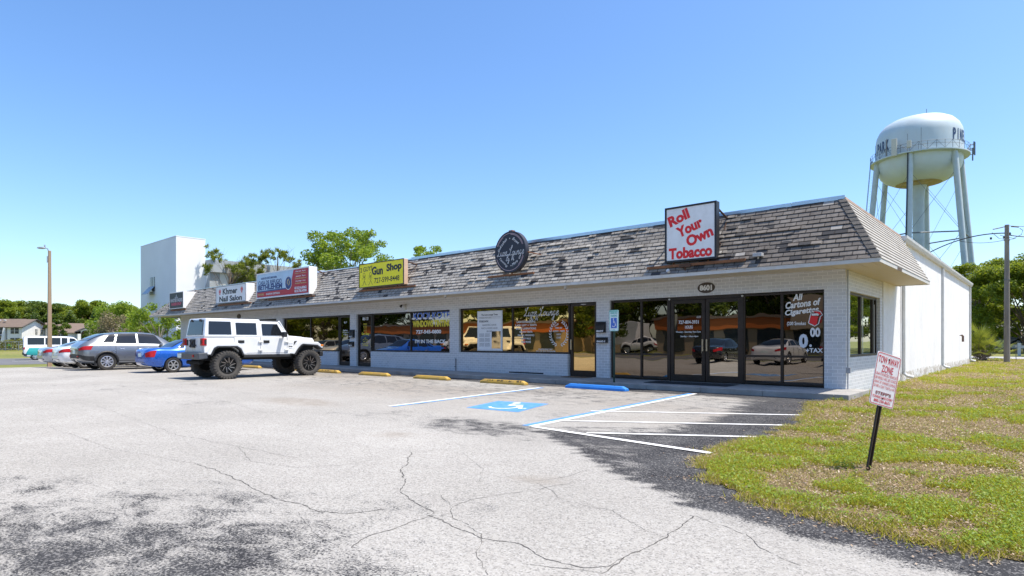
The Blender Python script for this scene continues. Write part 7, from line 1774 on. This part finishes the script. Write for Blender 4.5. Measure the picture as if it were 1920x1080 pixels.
for (x, lb) in ((-44, 'white box truck across the main road mirrored in the left tobacco panes'),):
    t = thing('box_truck', lb, 'truck', (x, -36, 0), PI/2+.2)
    MB().box(-1.25, 1.25, -5.5, 0, .9, 3.6).build('cargo_box', p_white, t, bevel=.05); MB().prism([(.1, .5), (2.4, .5), (2.4, 1.15), (1.5, 1.4), (.95, 2.25), (.1, 2.3)], -1.05, 1.05, 'X').build('cab', p_white, t, bevel=.06); MB().prism([(.5, 1.45), (1.35, 1.45), (.95, 2.1), (.5, 2.1)], -1.07, 1.07, 'X').build('cab_window', car_glass, t)
    for a, b in ((-1.05, -4.2), (1.05, -4.2), (-1.0, 1.5), (1.0, 1.5)): MB().lathe([(.24, -.13), (.42, -.13), (.45, 0), (.42, .13), (.24, .13)], 20, (a, b, .45), 'X', True).build('wheel', tyre_m, t)
c = dup(g_, (-35.5, -33.5, 0), PI/2, 'white pickup style car across the main road mirrored in the left tobacco panes', 'cars across the main road')
for k in kids(c):
    if k.name.startswith('body'): k.data = k.data.copy(); k.data.materials[0] = p_white
# ================================================================== light, sky, camera
SUN = Vector((.345, .22, .92)).normalized()
w = bpy.data.worlds.new('World'); SC.world = w; w.use_nodes = True; nt = w.node_tree
bg = nt.nodes['Background']; sky = nt.nodes.new('ShaderNodeTexSky'); sky.sky_type = 'NISHITA'; sky.sun_disc = False
sky.sun_elevation = math.asin(SUN.z); sky.sun_rotation = math.atan2(SUN.x, SUN.y); sky.altitude = 0; sky.air_density = 1.0; sky.dust_density = 1.0; sky.ozone_density = 4.5
hs = nt.nodes.new('ShaderNodeHueSaturation'); hs.inputs['Saturation'].default_value = 1.14; hs.inputs['Hue'].default_value = .5025; hs.inputs['Value'].default_value = 1.09; nt.links.new(sky.outputs[0], hs.inputs['Color']); nt.links.new(hs.outputs[0], bg.inputs[0]); bg.inputs[1].default_value = .15
ld = bpy.data.lights.new('sun', 'SUN'); ld.energy = 4.6; ld.angle = math.radians(.5); ld.color = (1.0, .93, .82)
so = bpy.data.objects.new('sun', ld); COL.objects.link(so); so.rotation_euler = SUN.to_track_quat('Z', 'Y').to_euler(); so.location = SUN*60
cd = bpy.data.cameras.new('camera'); cd.sensor_width = 36; cd.lens = FOC/1920*36; cd.shift_y = 100/1920; cd.clip_start = .1; cd.clip_end = 6000
co = bpy.data.objects.new('camera', cd); COL.objects.link(co); co.location = (0, 0, EYE); co.rotation_euler = (PI/2, 0, YAW); SC.camera = co
SC.view_settings.view_transform = 'Standard'; SC.view_settings.look = 'None'; SC.view_settings.gamma = 1.0; SC.view_settings.exposure = 0.64
SC.cycles.max_bounces = 8; SC.cycles.transparent_max_bounces = 4
try: SC.cycles.use_denoising = True
except Exception: pass
